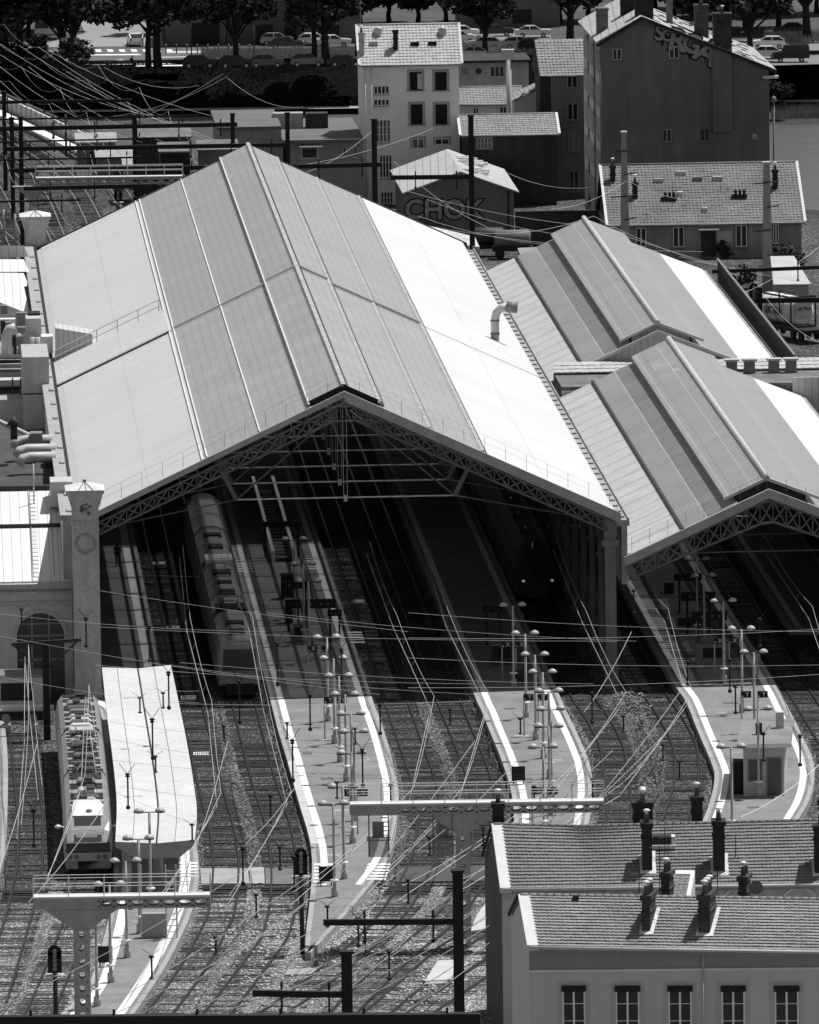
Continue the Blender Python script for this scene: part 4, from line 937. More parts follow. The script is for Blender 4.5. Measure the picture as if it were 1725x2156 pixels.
def letter_sign(px, py, L, z, label, w=.66, h=.42):
    """a black board hung from its own arm; py is the board centre on screen, z its height above the deck"""
    p = G(px, py, PZ + z); t = thing('platform_sign', label, 'sign', Vector((p.x, p.y, PZ)), 'black letter signs over the platforms')
    b = MB(); b.box(p.x - w / 2, p.x + w / 2, p.y - .06, p.y + .06, p.z - h / 2, p.z + h / 2); b.build('board', M_sign, t)
    b = MB()
    if L: put_text(b, L, h * .95, (p.x + w * .12, p.y - .068, p.z), (1, 0, 0), (0, 0, 1))
    b.box(p.x - w * .42, p.x - w * .30, p.y - .068, p.y - .064, p.z - h * .35, p.z - h * .15)
    b.build('lettering', M_letter, t)
    b = MB(); b.tube([(p.x - w * .46, p.y, PZ), (p.x - w * .46, p.y, p.z + h / 2)], .05, 6); b.build('post', M_lampP, t)
for (x, y, L, l_) in [(658, 1366, 'X', 'left black board with an X on the long platform in the shed mouth'), (687, 1366, 'X', 'right black board with an X on the long platform in the shed mouth'),
                      (693, 1474, 'Y', 'left black board with a Y on the long platform'), (720, 1474, 'Y', 'right black board with a Y on the long platform'),
                      (731, 1669, 'X', 'left black board behind the concrete gantry on the long platform'), (763, 1669, 'X', 'right black board behind the concrete gantry on the long platform'),
                      (1067, 1357, 'X', 'dim left board with an X on the middle platform in the shade'), (1096, 1357, 'X', 'dim right board with an X on the middle platform in the shade'),
                      (1113, 1468, 'Y', 'left black board with a Y on the platform with curving lines'), (1143, 1468, 'Y', 'right black board with a Y on the platform with curving lines'),
                      (1131, 1665, 'Z', 'left black board with a Z above the curving white lines'), (1163, 1665, 'Z', 'right black board with a Z above the curving white lines'),
                      (1514, 1349, 'X', 'left board with an X in the mouth of the smaller shed'), (1545, 1349, 'X', 'right board with an X in the mouth of the smaller shed'),
                      (1571, 1462, 'Y', 'left board with a Y on the kiosk platform'), (1606, 1462, 'Y', 'right board with a Y on the kiosk platform')]:
    letter_sign(x, y, L, 2.5, l_)
def info_board(px0, px1, py0, py1, z, label):
    a, c = G(px0, py1, PZ + z), G(px1, py1, PZ + z); h = (py1 - py0) / 31.5; t = thing('departure_board', label, 'board', Vector((a.x, a.y, PZ)), 'dark information boards over the platforms')
    b = MB(); b.box(a.x, c.x, a.y - .12, a.y + .12, a.z, a.z + h); b.build('board', M_sign, t)
    b = MB()
    for f in (.25, .55, .75): b.box(lerp(a.x, c.x, f), lerp(a.x, c.x, f + .05), a.y - .128, a.y - .124, a.z + h * .3, a.z + h * .6)
    b.build('board_marks', M_grey, t)
    b = MB()
    for f in (.18, .82): x = lerp(a.x, c.x, f); b.tube([(x, a.y, PZ), (x, a.y, a.z)], .07, 6)
    b.build('post', M_dark, t)
info_board(636, 707, 1261, 1281, 2.4, 'wide dark board on the long platform, nearest the shed mouth')
info_board(592, 655, 1223, 1240, 2.3, 'dark board on the long platform, middle one of the three')
info_board(601, 634, 1262, 1280, 1.6, 'small dark board on the long platform left of the widest board')
info_board(690, 720, 1283, 1297, 1.6, 'small grey-faced board at the right end of the widest board')
info_board(1420, 1478, 1207, 1223, 2.3, 'topmost of the three dark boards in the smaller shed')
info_board(1434, 1506, 1246, 1265, 2.3, 'middle one of the three dark boards in the smaller shed')
info_board(1457, 1531, 1287, 1307, 2.3, 'lowest and widest of the three dark boards in the smaller shed')
info_board(1016, 1060, 1275, 1288, 2.3, 'dim board on the middle platform deep in the shade')
info_board(457, 281, 0, 0, 0, '') if False else None
def crate(name, label, cat, px0, px1, py_base, h, dep, M, top=None, z=PZ):
    a, c = G(px0, py_base, z), G(px1, py_base, z); t = thing(name, label, cat, (a + c) / 2)
    b = MB(); b.box(a.x, c.x, a.y, a.y + dep, z, z + h * .94); b.build('body', M, t)
    b = MB(); b.box(a.x - .05, c.x + .05, a.y - .05, a.y + dep + .05, z + h * .94, z + h); b.build('lid', top or M_grey, t)
    b = MB(); b.box(a.x + (c.x - a.x) * .2, a.x + (c.x - a.x) * .8, a.y - .015, a.y - .003, z + h * .35, z + h * .8); b.build('front_panel', M_sign, t)
    return t
crate('ticket_machine', 'tall dark cabinet on the long platform just inside the shed mouth', 'machine', 592, 625, 1262, 1.9, 1.0, M_dark)
crate('ticket_machine', 'tall dark machine beside the widest board on the long platform', 'machine', 601, 617, 1313, 1.7, .7, M_dark)
crate('ticket_machine', 'grey machine left of the X boards on the long platform', 'machine', 617, 640, 1353, 1.3, .8, M_grey)
crate('waiting_shelter', 'grey glazed shelter on the platform of the smaller shed', 'shelter', 1467, 1534, 1402, 1.5, 2.5, M_grey)
crate('waiting_shelter', 'dim glazed shelter on the middle platform in the shade', 'shelter', 1036, 1085, 1400, 1.4, 2.5, M_dark)
crate('cabinet', 'small dark cabinet below the board in the smaller shed', 'cabinet', 1399, 1420, 1250, .8, .8, M_dark)
for i, (x, y, l_) in enumerate([(1441, 1330, 'left'), (1461, 1330, 'middle'), (1482, 1330, 'right'), ]):
    t = thing('bench', '%s one of three dark seats in front of the shelter in the smaller shed' % l_, 'bench', G(x, y, PZ), 'seats in the smaller shed')
    b = MB(); b.box(-.45, .45, -.25, .25, .4, .48); b.build('seat', M_dark, t, True)
    b = MB(); b.box(-.45, .45, .2, .26, .5, .95); b.build('backrest', M_dark, t, True)
    for sx_ in (-.36, .36): b = MB(); b.box(sx_ - .04, sx_ + .04, -.2, .2, 0, .4); b.build('leg', M_grey, t, True)
for i, (x, y, l_) in enumerate([(1094, 1446, 'black slatted stand on the middle platform at the edge of the shade'), (1092, 1652, 'black square board on a post at the lower end of the curving line platform'), (687, 1865, 'black square board standing on the white line of the long platform'), (222, 2035, 'black square board standing at the tip of the canopy platform')]):
    t = thing('notice_stand', l_, 'stand', G(x, y, PZ)); b = MB(); b.box(-.42, .42, -.05, .05, .25, 1.15); b.build('board', M_sign, t, True)
    for s in (-.3, .3): b = MB(); b.box(s - .04, s + .04, -.04, .04, 0, .25); b.build('leg', M_dark, t, True)
# escalator with bright balustrades inside the shed
e0 = SL(G(598, 1185, PZ)); t = thing('escalator', 'escalator with two bright metal balustrades on the long platform inside the shed', 'escalator', SH.p(e0.x, e0.y, PZ), rz=rad(SH_DEG))
for s in (-1, 1):
    b = MB(); b.hexa([(s * .75 - .12, 0, 0), (s * .75 + .12, 0, 0), (s * .75 + .12, 42, 0), (s * .75 - .12, 42, 0), (s * .75 - .12, 0, .9), (s * .75 + .12, 0, .9), (s * .75 + .12, 42, 1.3), (s * .75 - .12, 42, 1.3)]); b.build('balustrade', mat('bright_metal', .8, .1, .6, rough=.25, metal=.3), t, True)
b = MB(); b.box(-.6, .6, .5, 42, 0, .25); b.build('steps', M_dark, t, True)
b = MB()
for k in range(20): b.box(-.6, .6, 1 + 2 * k, 1.4 + 2 * k, .25, .3)
b.build('tread', M_grey, t, True)
b = MB(); b.box(-1.5, 1.5, 3.4, 3.7, 2.2, 2.6); b.tube([(-1.2, 3.5, 0), (-1.2, 3.5, 2.3)], .08, 6); b.tube([(1.2, 3.5, 0), (1.2, 3.5, 2.3)], .08, 6); b.build('portal_sign', M_sign, t, True)
# standing person on the left platform and one on the kiosk platform
def person(label, px, py, h=1.72, zb=PZ, rz=0.0, stride=.0, M=None, bag=False):
    t = thing('person', label, 'person', G(px, py, zb), rz=rz); s = h / 1.72
    b = MB(); b.smooth = True
    for sd in (-1, 1): b.tube([(sd * .09, sd * stride - .05, .02), (sd * .09, sd * stride + .05, .06), (sd * .09, sd * stride * .9, .12), (sd * .1, sd * stride * .5, .48), (sd * .095, 0, .86)], [.045, .05, .05, .062, .085], 7)
    b.lathe([(.15, .8), (.165, .95), (.14, 1.1), (.18, 1.32), (.17, 1.42), (.06, 1.48), (.055, 1.53)], (0, 0, 0), 10, 1.1, .68)
    b.lathe([(.02, 1.5), (.075, 1.54), (.1, 1.63), (.085, 1.7), (.02, 1.74)], (0, 0, 0), 9, .9, 1)
    b.lathe([(.005, 1.6), (.018, 1.62), (.005, 1.65)], (0, -.1, 0), 5)
    for sd in (-1, 1):
        b.tube([(sd * .2, 0, 1.4), (sd * .24, -.02 - sd * stride * .3, 1.12), (sd * .22, -.1 - sd * stride * .5, .88)], [.05, .042, .032], 6)
        for f in range(5): b.tube([(sd * (.2 + .012 * f), -.1 - sd * stride * .5, .88), (sd * (.2 + .012 * f), -.12 - sd * stride * .5, .8 - .008 * (2 - abs(f - 2)))], .008, 4)
    b.v = [(x * s, y * s, z * s) for x, y, z in b.v]
    b.build('body', M or M_dark, t, True)
    b = MB(); b.lathe([(.09, 1.64), (.108, 1.68), (.07, 1.755), (.01, 1.77)], (0, .01, 0), 9); b.v = [(x * s, y * s, z * s) for x, y, z in b.v]; b.build('hair', M_black, t, True)
    if bag: b = MB(); b.box(-.15 * s, .15 * s, .12 * s, .3 * s, 1.0 * s, 1.42 * s); b.build('backpack', M_black, t, True)
    return t
person('dark figure standing on the shaded left platform inside the big shed', 248, 1192)
person('person in pale clothes standing on the kiosk platform beside the shaded track', 1593, 1421, M=mat('pale_cloth', .4, .1, 3))
# kiosk with flat roof
a, c = G(1566, 1676, PZ), G(1652, 1674.8, PZ); kt = thing('platform_kiosk', 'small flat-roofed kiosk with pale front on the right platform', 'kiosk', a)
KF = Fr(a, Vector((1, 0, 0)), Vector((.055, 1, 0)).normalized()); kw = (c - a).length
b = MB(); b.box(0, kw, 0, 9.5, 0, 3.1, KF); b.build('wall', M_concL, kt)
b = MB(); b.box(-.35, kw + .45, -.5, 10.2, 3.1, 3.3, KF); b.build('roof', mat('kiosk_roof', .22, .2, .5, fine=.2, stain=.0), kt)
b = MB(); b.box(-.37, kw + .47, -.52, -.5, 3.05, 3.32, KF); b.build('roof_edge', M_white, kt)
for x0, x1, z0, z1 in ((.35, 1.1, .9, 2.2), (1.5, 2.3, 0, 2.3)):
    b = MB(); b.box(x0 - .08, x1 + .08, -.05, -.003, z0, z1 + .08, KF); wn = b.build('window', M_grey, kt); b = MB(); b.box(x0, x1, -.06, -.052, z0 + .06, z1, KF); b.build('pane', M_glassM, wn)
b = MB(); b.box(1.9, 2.4, 6.0, 6.6, 3.3, 4.3, KF); b.build('roof_unit', M_light, kt)
b = MB(); b.box(.7, 1.1, 3.4, 3.8, 3.3, 4.0, KF); b.build('vent', M_dark, kt)
b = MB(); b.tube([KF.p(-.8, 1, 0), KF.p(-.8, 1, 2.6)], .04, 5); b.box(-.75, -.05, .8, 2.2, 0, 2.0, KF); b.build('side_locker', M_black, kt)
# ================================================================ CONCRETE GANTRIES
M_gan = mat('gantry_concrete', 0.36, 0.15, 0.5, fine=.1, stain=.15)
def holed(mb, fr, x0, x1, z0, z1, y0, y1, nh, ax=0, rx=.3, rz_=.16, hole=lambda i: True):
    """slab with a row of oval holes right through it"""
    L = (x1 - x0) if ax == 0 else (z1 - z0)
    for i in range(nh):
        if ax == 0: a0, a1, b0, b1 = x0 + L * i / nh, x0 + L * (i + 1) / nh, z0, z1
        else: a0, a1, b0, b1 = x0, x1, z0 + L * i / nh, z0 + L * (i + 1) / nh
        cx, cz = (a0 + a1) / 2, (b0 + b1) / 2; n = 16
        O = []; I = []
        for k in range(n):
            t = 2 * math.pi * (k + .5) / n; c_, s_ = math.cos(t), math.sin(t)
            q = max(abs(c_) / ((a1 - a0) / 2), abs(s_) / ((b1 - b0) / 2)); O.append((cx + c_ / q, cz + s_ / q)); e = 1 / (abs(c_) ** 3 + abs(s_) ** 3) ** (1 / 3); I.append((cx + rx * c_ * e, cz + rz_ * s_ * e))
        if not hole(i):
            mb.add([fr.p(a0, y0, b0), fr.p(a1, y0, b0), fr.p(a1, y0, b1), fr.p(a0, y0, b1)], [[0, 1, 2, 3]]); mb.add([fr.p(a1, y1, b0), fr.p(a0, y1, b0), fr.p(a0, y1, b1), fr.p(a1, y1, b1)], [[0, 1, 2, 3]])
            for k in range(n): k2 = (k + 1) % n; f_ = lambda p, s: fr.p(cx + (p[0] - cx) * s, y0 - .012, cz + (p[1] - cz) * s); mb.add([f_(I[k], 1), f_(I[k2], 1), f_(I[k2], .8), f_(I[k], .8)], [[0, 1, 2, 3]])
            continue
        C4 = [(a1, b1), (a0, b1), (a0, b0), (a1, b0)]
        for k in range(n):
            k2 = (k + 1) % n
            mb.add([fr.p(I[k][0], y0, I[k][1]), fr.p(I[k2][0], y0, I[k2][1]), fr.p(O[k2][0], y0, O[k2][1]), fr.p(O[k][0], y0, O[k][1])], [[0, 1, 2, 3]])
            mb.add([fr.p(I[k][0], y1, I[k][1]), fr.p(I[k2][0], y1, I[k2][1]), fr.p(O[k2][0], y1, O[k2][1]), fr.p(O[k][0], y1, O[k][1])], [[3, 2, 1, 0]])
            mb.add([fr.p(I[k][0], y0, I[k][1]), fr.p(I[k2][0], y0, I[k2][1]), fr.p(I[k2][0], y1, I[k2][1]), fr.p(I[k][0], y1, I[k][1])], [[0, 1, 2, 3]])
        for j, q in ((1, C4[0]), (5, C4[1]), (9, C4[2]), (13, C4[3])):   # corner triangles
            pass
    if ax == 0:
        mb.box(x0, x1, y0 - .001, y1 + .001, z1, z1 + .14, fr); mb.box(x0, x1, y0 - .001, y1 + .001, z0 - .1, z0, fr); mb.box(x0 - .1, x0, y0, y1, z0 - .05, z1 + .1, fr); mb.box(x1, x1 + .1, y0, y1, z0 - .05, z1 + .1, fr)
    else:
        mb.box(x0 - .14, x0, y0 - .001, y1 + .001, z0, z1, fr); mb.box(x1, x1 + .14, y0 - .001, y1 + .001, z0, z1, fr)
def gantry(label, xl, xr, yt, yb, xc0, xc1, Y, blind=(), rail=True, hdg=0.0, nh=15, baskets=(), holes_col=True):
    A = V(xl, yt, Y); B = V(xr, yt, Y); C_ = V(xl, yb, Y); x0, x1, zt, zb = A.x, B.x, (A.z + B.z) / 2 - .1, C_.z
    ca, cb = V(xc0, yt, Y).x, V(xc1, yt, Y).x; cm = (ca + cb) / 2
    t = thing('concrete_gantry', label, 'gantry', (cm, Y, 0)); fr = Fr((0, Y, 0), (1, 0, 0), (0, 1, 0))
    b = MB(); holed(b, fr, x0 + .1, x1 - .1, zb + .1, zt - .14, 0, .9, nh, 0, .3, .15, lambda i: i not in blind); b.build('beam', M_gan, t)
    b = MB(); b.box(x0, x1, -.1, 1.0, zt + .002, zt + .1, fr); b.build('walkway', mat('walkway_slab', .62, .1, .6), t)
    b = MB(); b.hexa([fr.p(ca - .1, .05, zb - 1.0), fr.p(cb + .1, .05, zb - 1.0), fr.p(cb + .1, .85, zb - 1.0), fr.p(ca - .1, .85, zb - 1.0), fr.p(ca - 1.5, .05, zb - .02), fr.p(cb + 1.5, .05, zb - .02), fr.p(cb + 1.5, .85, zb - .02), fr.p(ca - 1.5, .85, zb - .02)]); b.build('haunch', M_gan, t)
    b = MB(); holed(b, fr, ca + .16, cb - .16, 0, zb - 1.0, .05, .85, int((zb - 1) / .68), 1, .15, .18); b.build('column', M_gan, t)
    if rail:
        for y in (-.05, .95):
            b = MB()
            for z in (.55, 1.0): b.tube([fr.p(x0, y, zt + .1 + z), fr.p(x1, y, zt + .1 + z)], .022, 4)
            n = int((x1 - x0) / 1.6)
            for k in range(n + 1): x = lerp(x0, x1, k / n); b.tube([fr.p(x, y, zt + .1), fr.p(x, y, zt + 1.1)], .025, 4)
            b.build('guard_rail', M_light, t)
    for px in baskets:
        p = V(px, yb, Y); x = p.x
        b = MB(); b.box(x - .6, x + .6, -.5, .6, zb - 2.3, zb - 1.35, fr); b.build('cage', mat('mesh_cage', .2, .15, 1, fine=.5, fscale=16, transp=.45), t)
        b = MB()
        for s in (-.55, .55): b.tube([fr.p(x + s, 0, zb - 2.3), fr.p(x + s, 0, zb + .1)], .045, 5); b.tube([fr.p(x + s, .5, zb - 2.3), fr.p(x + s, .5, zb + .1)], .045, 5)
        for k in range(5): b.tube([fr.p(x + .1, .5, zb - 1.2 + .25 * k), fr.p(x + .5, .5, zb - 1.2 + .25 * k)], .03, 4)
        b.tube([fr.p(x - .65, -.5, zb - 1.33), fr.p(x + .65, -.5, zb - 1.33), fr.p(x + .65, .6, zb - 1.33), fr.p(x - .65, .6, zb - 1.33), fr.p(x - .65, -.5, zb - 1.33)], .04, 5)
        b.box(x - .35, x + .3, .1, .4, zb - 1.3, zb - .4, fr); b.build('cage_frame', M_grey, t)
    return t
YG1 = G(975, 1999).y; YG2 = G(250, 1900, 9.3).y; YG3 = G(200, 385, 9.0).y
gantry('long concrete gantry with oval holes crossing in front of the lamp-lined platforms', 736, 1272, 1689, 1718, 958, 990, YG1, blind=(0, 1, 2), nh=16, baskets=(797, 932))
gantry('concrete gantry with oval holes and railing at the lower left in front of the train', 70, 443, 1886, 1916, 152, 188, YG2, blind=(0, 1, 2, 3), nh=11)
gantry('farther concrete gantry with oval holes behind the big shed at the left', 75, 385, 372, 392, 60, 74, YG3, nh=14, rail=True)
# ladder frame under the left gantry and relay cabinets on the platform tip
b = MB(); t = thing('ladder_frame', 'pale steel ladder frame standing on the canopy platform tip below the gantry', 'ladder', G(325, 1975, PZ))
o = G(325, 1975, PZ); 
for dx in (-.7, .7, 1.3): b.tube([o + Vector((dx, 0, 0)), o + Vector((dx, 0, 4.2))], .05, 5)
b.build('stile', M_light, t); b = MB()
for k in range(12): b.tube([o + Vector((.7, 0, .35 * k)), o + Vector((1.3, 0, .35 * k))], .03, 4)
b.build('rung', M_light, t); b = MB(); b.box(o.x - .7, o.x + .7, o.y, o.y + .5, o.z, o.z + 1.4); b.build('cabinet', M_conc, t)
# ================================================================ SIGNALS
def signal(label, px, ytop, ybot, ybase, w_, back=True):
    p = G(px, ybase); s = FPX / p.y * .99; z1 = (ybase - ytop) / s; z0 = (ybase - ybot) / s; t = thing('railway_signal', label, 'signal', p)
    b = MB(); b.hexa([p + Vector(q) for q in ((-w_, .0, z0), (w_, 0, z0), (w_, .12, z0), (-w_, .12, z0), (-w_, 0, z1 - w_), (w_, 0, z1 - w_), (w_, .12, z1 - w_), (-w_, .12, z1 - w_))])
    b.tube([p + Vector((0, .0, z1 - w_)), p + Vector((0, .12, z1 - w_))], w_ * .99, 14); b.build('backboard', M_sign, t)
    n = 5
    for k in range(n):
        z = lerp(z0 + .25, z1 - .35, k / (n - 1)); b = MB(); b.tube([p + Vector((0, 0.0, z)), p + Vector((0, -.18, z))], .12, 10); b.build('lens', M_grey, t)
    b = MB(); b.tube([p + Vector((0, .2, 0)), p + Vector((0, .2, z1 - .4))], .13, 8); b.build('mast', M_dark, t)
    b = MB(); b.box(p.x - .5, p.x + .5, p.y - .3, p.y + .5, z0 - .15, z0 - .08); b.build('platform_grate', M_light, t)
signal('black five-lamp signal beside the long platform near the board crossing', 637, 1782, 1840, 2012, .36)
signal('black five-lamp signal at the lower left beside the gantry column', 119, 1986, 2046, 2215, .37)
signal('small black signal on a mast behind the far left end of the big shed', 250, 398, 424, 480, .4)
signal('black signal standing beyond the smaller shed near the tank wagon', 1588, 596, 634, 690, .42)
# ================================================================ CATENARY: steel portals, droppers and wires
def portal(label, L, R, z, posts=(), thick=.38, pthick=.42, ins=True, M=None, top=1.0):
    """L and R are screen ends of the beam, z its height above the rails"""
    a, c = G(L[0], L[1], z), G(R[0], R[1], z); t = thing('steel_portal', label, 'portal', Vector((a.x, a.y, 0))); M = M or M_black
    b = MB(); b.beam(a, c, thick, thick); b.build('beam', M, t)
    for px in posts:
        u = (px - L[0]) / (R[0] - L[0]); q = lerp(a, c, u); q = Vector((q.x, q.y, 0)); b = MB(); b.box(q.x - pthick / 2, q.x + pthick / 2, q.y - pthick / 2, q.y + pthick / 2, 0, z + top); b.box(q.x - pthick * .65, q.x + pthick * .65, q.y - pthick * .65, q.y + pthick * .65, z + top, z + top + .12); b.build('post', M, t)
    if ins:
        n = max(2, int((c - a).length / 3.6))
        for k in range(n):
            q = lerp(a, c, (k + .6) / n); b = MB(); b.tube([q, q - Vector((0, 0, .9))], .06, 5)
            b.lathe([(.05, 0), (.15, .05), (.06, .1), (.15, .15), (.05, .2)], q - Vector((0, 0, 1.1)), 6); b.tube([q + Vector((0, 0, .2)), q + Vector((0, 0, .6))], .07, 5); b.build('insulator', M, t)
    return t
portal('topmost thin black beam over the bridge tracks at the left edge', (-30, 216), (278, 211), 9, (9,), .3)
portal('second black beam from the top, spanning the yard tracks behind the big shed', (-30, 272), (500, 262), 9, (25, 283, 490), .4)
portal('third black beam from the top, reaching behind the shed ridge', (12, 314), (606, 305), 9, (45, 606), .4, top=3.0)
portal('fourth black beam from the top behind the left half of the shed', (28, 359), (437, 352.5), 9, (45,), .4)
portal('lowest black beam behind the left rear corner of the shed', (50, 397), (330, 391), 9, (), .36)
for i, (L_, R_) in enumerate((((-30, 300), (330, 291)), ((-30, 338), (300, 331)), ((-30, 252), (420, 243)), ((-30, 425), (170, 421)))):
    portal('thin dark cross beam of the yard gantries, %s of four' % ORDN[i], L_, R_, 8.2, (), .16)
for i, (x, y0, y1) in enumerate(((9, 440, 520), (33, 450, 525), (62, 455, 520), (283, 250, 345), (140, 240, 330), (305, 260, 350))):
    p = G(x, y1); s = FPX / p.y; t = thing('yard_mast', 'slim yard mast behind the big shed, %s of six' % ORDN[i], 'mast', p); b = MB(); b.tube([p, p + Vector((0, 0, (y1 - y0) / s))], .12, 6); b.build('pole', M_dark if i > 2 else M_conc, t); b = MB(); b.beam(p + Vector((-1, 0, (y1 - y0) / s - .5)), p + Vector((1, 0, (y1 - y0) / s - .4)), .08, .08); b.build('bracket', M_dark, t)
portal('black beam on a black post in front of the white house', (616, 351), (800, 346.5), 9, (789,), .4, .5, top=4.2)
portal('black beam on a black post in front of the house tagged with graffiti', (823, 374), (996, 372), 9, (993,), .4, .5, top=5.6)
portal('black beam crossing above the hedge beyond the smaller shed', (1500, 572), (1725, 563), 9, (), .3)
portal('lattice beam above the tank wagon at the right edge', (1590, 633), (1760, 631), 7.5, (1600,), .4)
portal('thick black post with a long left arm in front of the concrete gantry column', (681, 1942), (970, 1940), 9.6, (965,), .3, .55, top=2.6)
portal('lower black post with a left arm at the bottom of the photo', (533, 2091), (733, 2094), 9.6, (731,), .3, .55, top=2.1)
portal('thick black beam along the bottom edge of the photo', (-40, 2152), (1012, 2146), 9.4, (965,), .62, .5, top=.2)
# tapered concrete masts
def mast(label, px, ytop, ybase, w0, w1):
    p = G(px, ybase); s = FPX / p.y * .99; h = (ybase - ytop) / s; t = thing('concrete_mast', label, 'mast', p); a, c = w0 / s / 2, w1 / s / 2
    b = MB(); b.hexa([p + Vector(q) for q in ((-c, -.3, 0), (c, -.3, 0), (c, .3, 0), (-c, .3, 0), (-a, -.25, h), (a, -.25, h), (a, .25, h), (-a, .25, h))]); b.build('shaft', M_conc, t)
    b = MB(); b.box(p.x - a * 1.3, p.x + a * 1.3, p.y - .4, p.y + .4, h, h + .18); b.build('cap', M_concL, t)
    for k in range(4): b = MB(); z = h * (.35 + .17 * k); b.tube([p + Vector((-1.3 * (k % 2), -.35, z)), p + Vector((1.1, -.35, z + .2))], .06, 5); b.build('bracket', M_dark, t)
mast('tapered pale concrete mast in front of the tall graffiti gable', 1317, 281, 560, 10, 22)
mast('tapered pale concrete mast at the right end of the low tiled house', 1617, 345, 640, 13, 24)
mast('stepped concrete mast behind the far left pillar', 79, 360, 470, 9, 13)
# hanging droppers
def make_dropper(label):
    t = thing('catenary_dropper', label, 'dropper', (0, 0, 0))
    b = MB(); b.tube([(0, 0, 0), (0, 0, 1.9)], .055, 5); b.build('rod', M_black, t, True)
    b = MB(); b.lathe([(.05, 1.7), (.17, 1.76), (.07, 1.82), (.19, 1.88), (.05, 1.96)], (0, 0, 0), 7); b.build('insulator', M_black, t, True)
    b = MB(); b.lathe([(.04, -.12), (.13, -.06), (.13, .06), (.04, .12)], (0, 0, 0), 7); b.build('clamp', M_black, t, True)
    b = MB(); b.tube([(0, 0, 1.9), (-.5, .1, 2.5)], .02, 3); b.tube([(0, 0, 1.9), (.45, .1, 2.45)], .02, 3); b.build('stay', M_black, t, True)
    return t
DR = [(653.5, 1459, 1535), (617, 1554, 1643), (764, 1574, 1654), (801, 1480, 1544), (605, 1526, 1554), (748, 1537, 1566), (356, 1412, 1490), (322, 1510, 1596), (270, 1626, 1700), (328, 1590, 1625), (344, 1478, 1490),
      (472, 1530, 1560), (505, 1430, 1520), (585, 1350, 1440), (720, 1363, 1440), (315, 1315, 1392), (295, 1480, 1500), (186, 1192, 1240), (182, 1298, 1360), (46, 1170, 1215), (46, 1280, 1315), (710, 1649, 1680), (823, 1650, 1700),
      (1096, 1515, 1545), (948, 1490, 1525), (1125, 1653, 1690), (1248, 1638, 1690), (1247, 1455, 1520), (1313, 1505, 1540), (1396, 1565, 1600), (1431, 1600, 1640), (1600, 1300, 1360), (1448, 1390, 1440), (1537, 1385, 1455), (1335, 1240, 1290), (1549, 1440, 1500), (1608, 1540, 1600), (1685, 1545, 1610),
      (405, 1745, 1770), (570, 1670, 1730), (590, 1780, 1830), (512, 1780, 1860), (72, 1700, 1780), (540, 1880, 1930), (620, 1800, 1870), (690, 1905, 1950), (755, 1930, 1990), (455, 1975, 2010), (820, 2000, 2060), (905, 1760, 1800), (1018, 1740, 1780), (860, 1850, 1900), (770, 1960, 2010), (320, 2010, 2060)]
d0 = None; near = [('canopy roof', 215, 420), ('long Y platform', 560, 850), ('platform with curving white lines', 990, 1250), ('kiosk platform', 1400, 1725)]
for i, (x, y0, y1) in enumerate(DR):
    where = 'tracks left of the canopy' if x < 215 else 'canopy roof' if x < 420 and y1 < 1780 else 'two tracks beside the canopy' if x < 560 else 'long Y platform' if x < 800 and y1 < 1800 else 'tracks in front of the concrete gantry' if y1 > 1800 else 'tracks between the lamp platforms' if x < 1000 else 'platform with curving white lines' if x < 1250 else 'weedy track by the rubble' if x < 1440 else 'kiosk platform'
    lab = 'thin black hanging wire support above the ' + where
    o = d0 = make_dropper(lab) if d0 is None else copytree(d0)
    o.location = G(x, y1, 6.0); k = max(.5, (y1 - y0) / (FPX / o.location.y) / 1.95); o.scale = (1, 1, k); o['label'] = lab; o['group'] = 'hanging wire supports above the ' + where
def wire(label, pts, r=.022, M=None, sag=0.0, group=None, cat='wire', n=8):
    P = []
    for a, c in zip(pts, pts[1:]):
        for k in range(n): u = k / n; P.append(lerp(a, c, u) - Vector((0, 0, 4 * sag * u * (1 - u))))
    P.append(pts[-1]); b = MB(); b.tube(P, r, 3, False); o = b.build('overhead_wire', M or M_wire); tag(o, label, cat, group); return o
def track_wires(name, pts, y_in=30, step=3, z=5.6):
    P = [G(x, y) for x, y in pts]; l = SL(P[0]); Q = [SH.p(l.x, y_in)] + [P[0]] + P[1:]
    S = walk(smooth(Q, 8), 38.0); S = [q for q, d in S]
    t = thing('overhead_line', 'contact wires above the ' + name, 'overhead line', S[0], 'overhead lines along the tracks')
    for i in range(len(S)): S[i] = S[i] + Vector((random.choice((-.3, .3)), 0, 0))
    lo = [q + Vector((0, 0, z)) for q in S]; hi = [q + Vector((.25, 0, z + .8)) for q in S]
    b = MB(); b.tube(lo, .019, 4); b.build('contact_wire', M_wire, t)
    b = MB(); P = []
    for a, c in zip(hi, hi[1:]):
        for k in range(6): u = k / 6; P.append(lerp(a, c, u) - Vector((0, 0, 1.6 * u * (1 - u))))
    P.append(hi[-1]); b.tube(P, .015, 4); b.build('messenger_wire', M_wire, t)
    b = MB()
    for a, c, d, e in zip(lo, lo[1:], hi, hi[1:]):
        for u in (.25, .5, .75): q = lerp(d, e, u) - Vector((0, 0, 1.6 * u * (1 - u))); b.tube([lerp(a, c, u), q], .008, 3, False)
    b.build('dropper', M_wire, t)
LW = dict(T2='track beside the canopy', T3='track of the dark-fronted train', T4='track right of the long platform', T5='track left of the curving white lines', T6='track beside the shed columns', T7='weedy track by the rubble', T8='track right of the kiosk')
for k in TR: track_wires(LW[k], TR[k])
track_wires('buffer stop track on the left', T0, -80); track_wires('track of the train with roof equipment', T1[1:], -70)
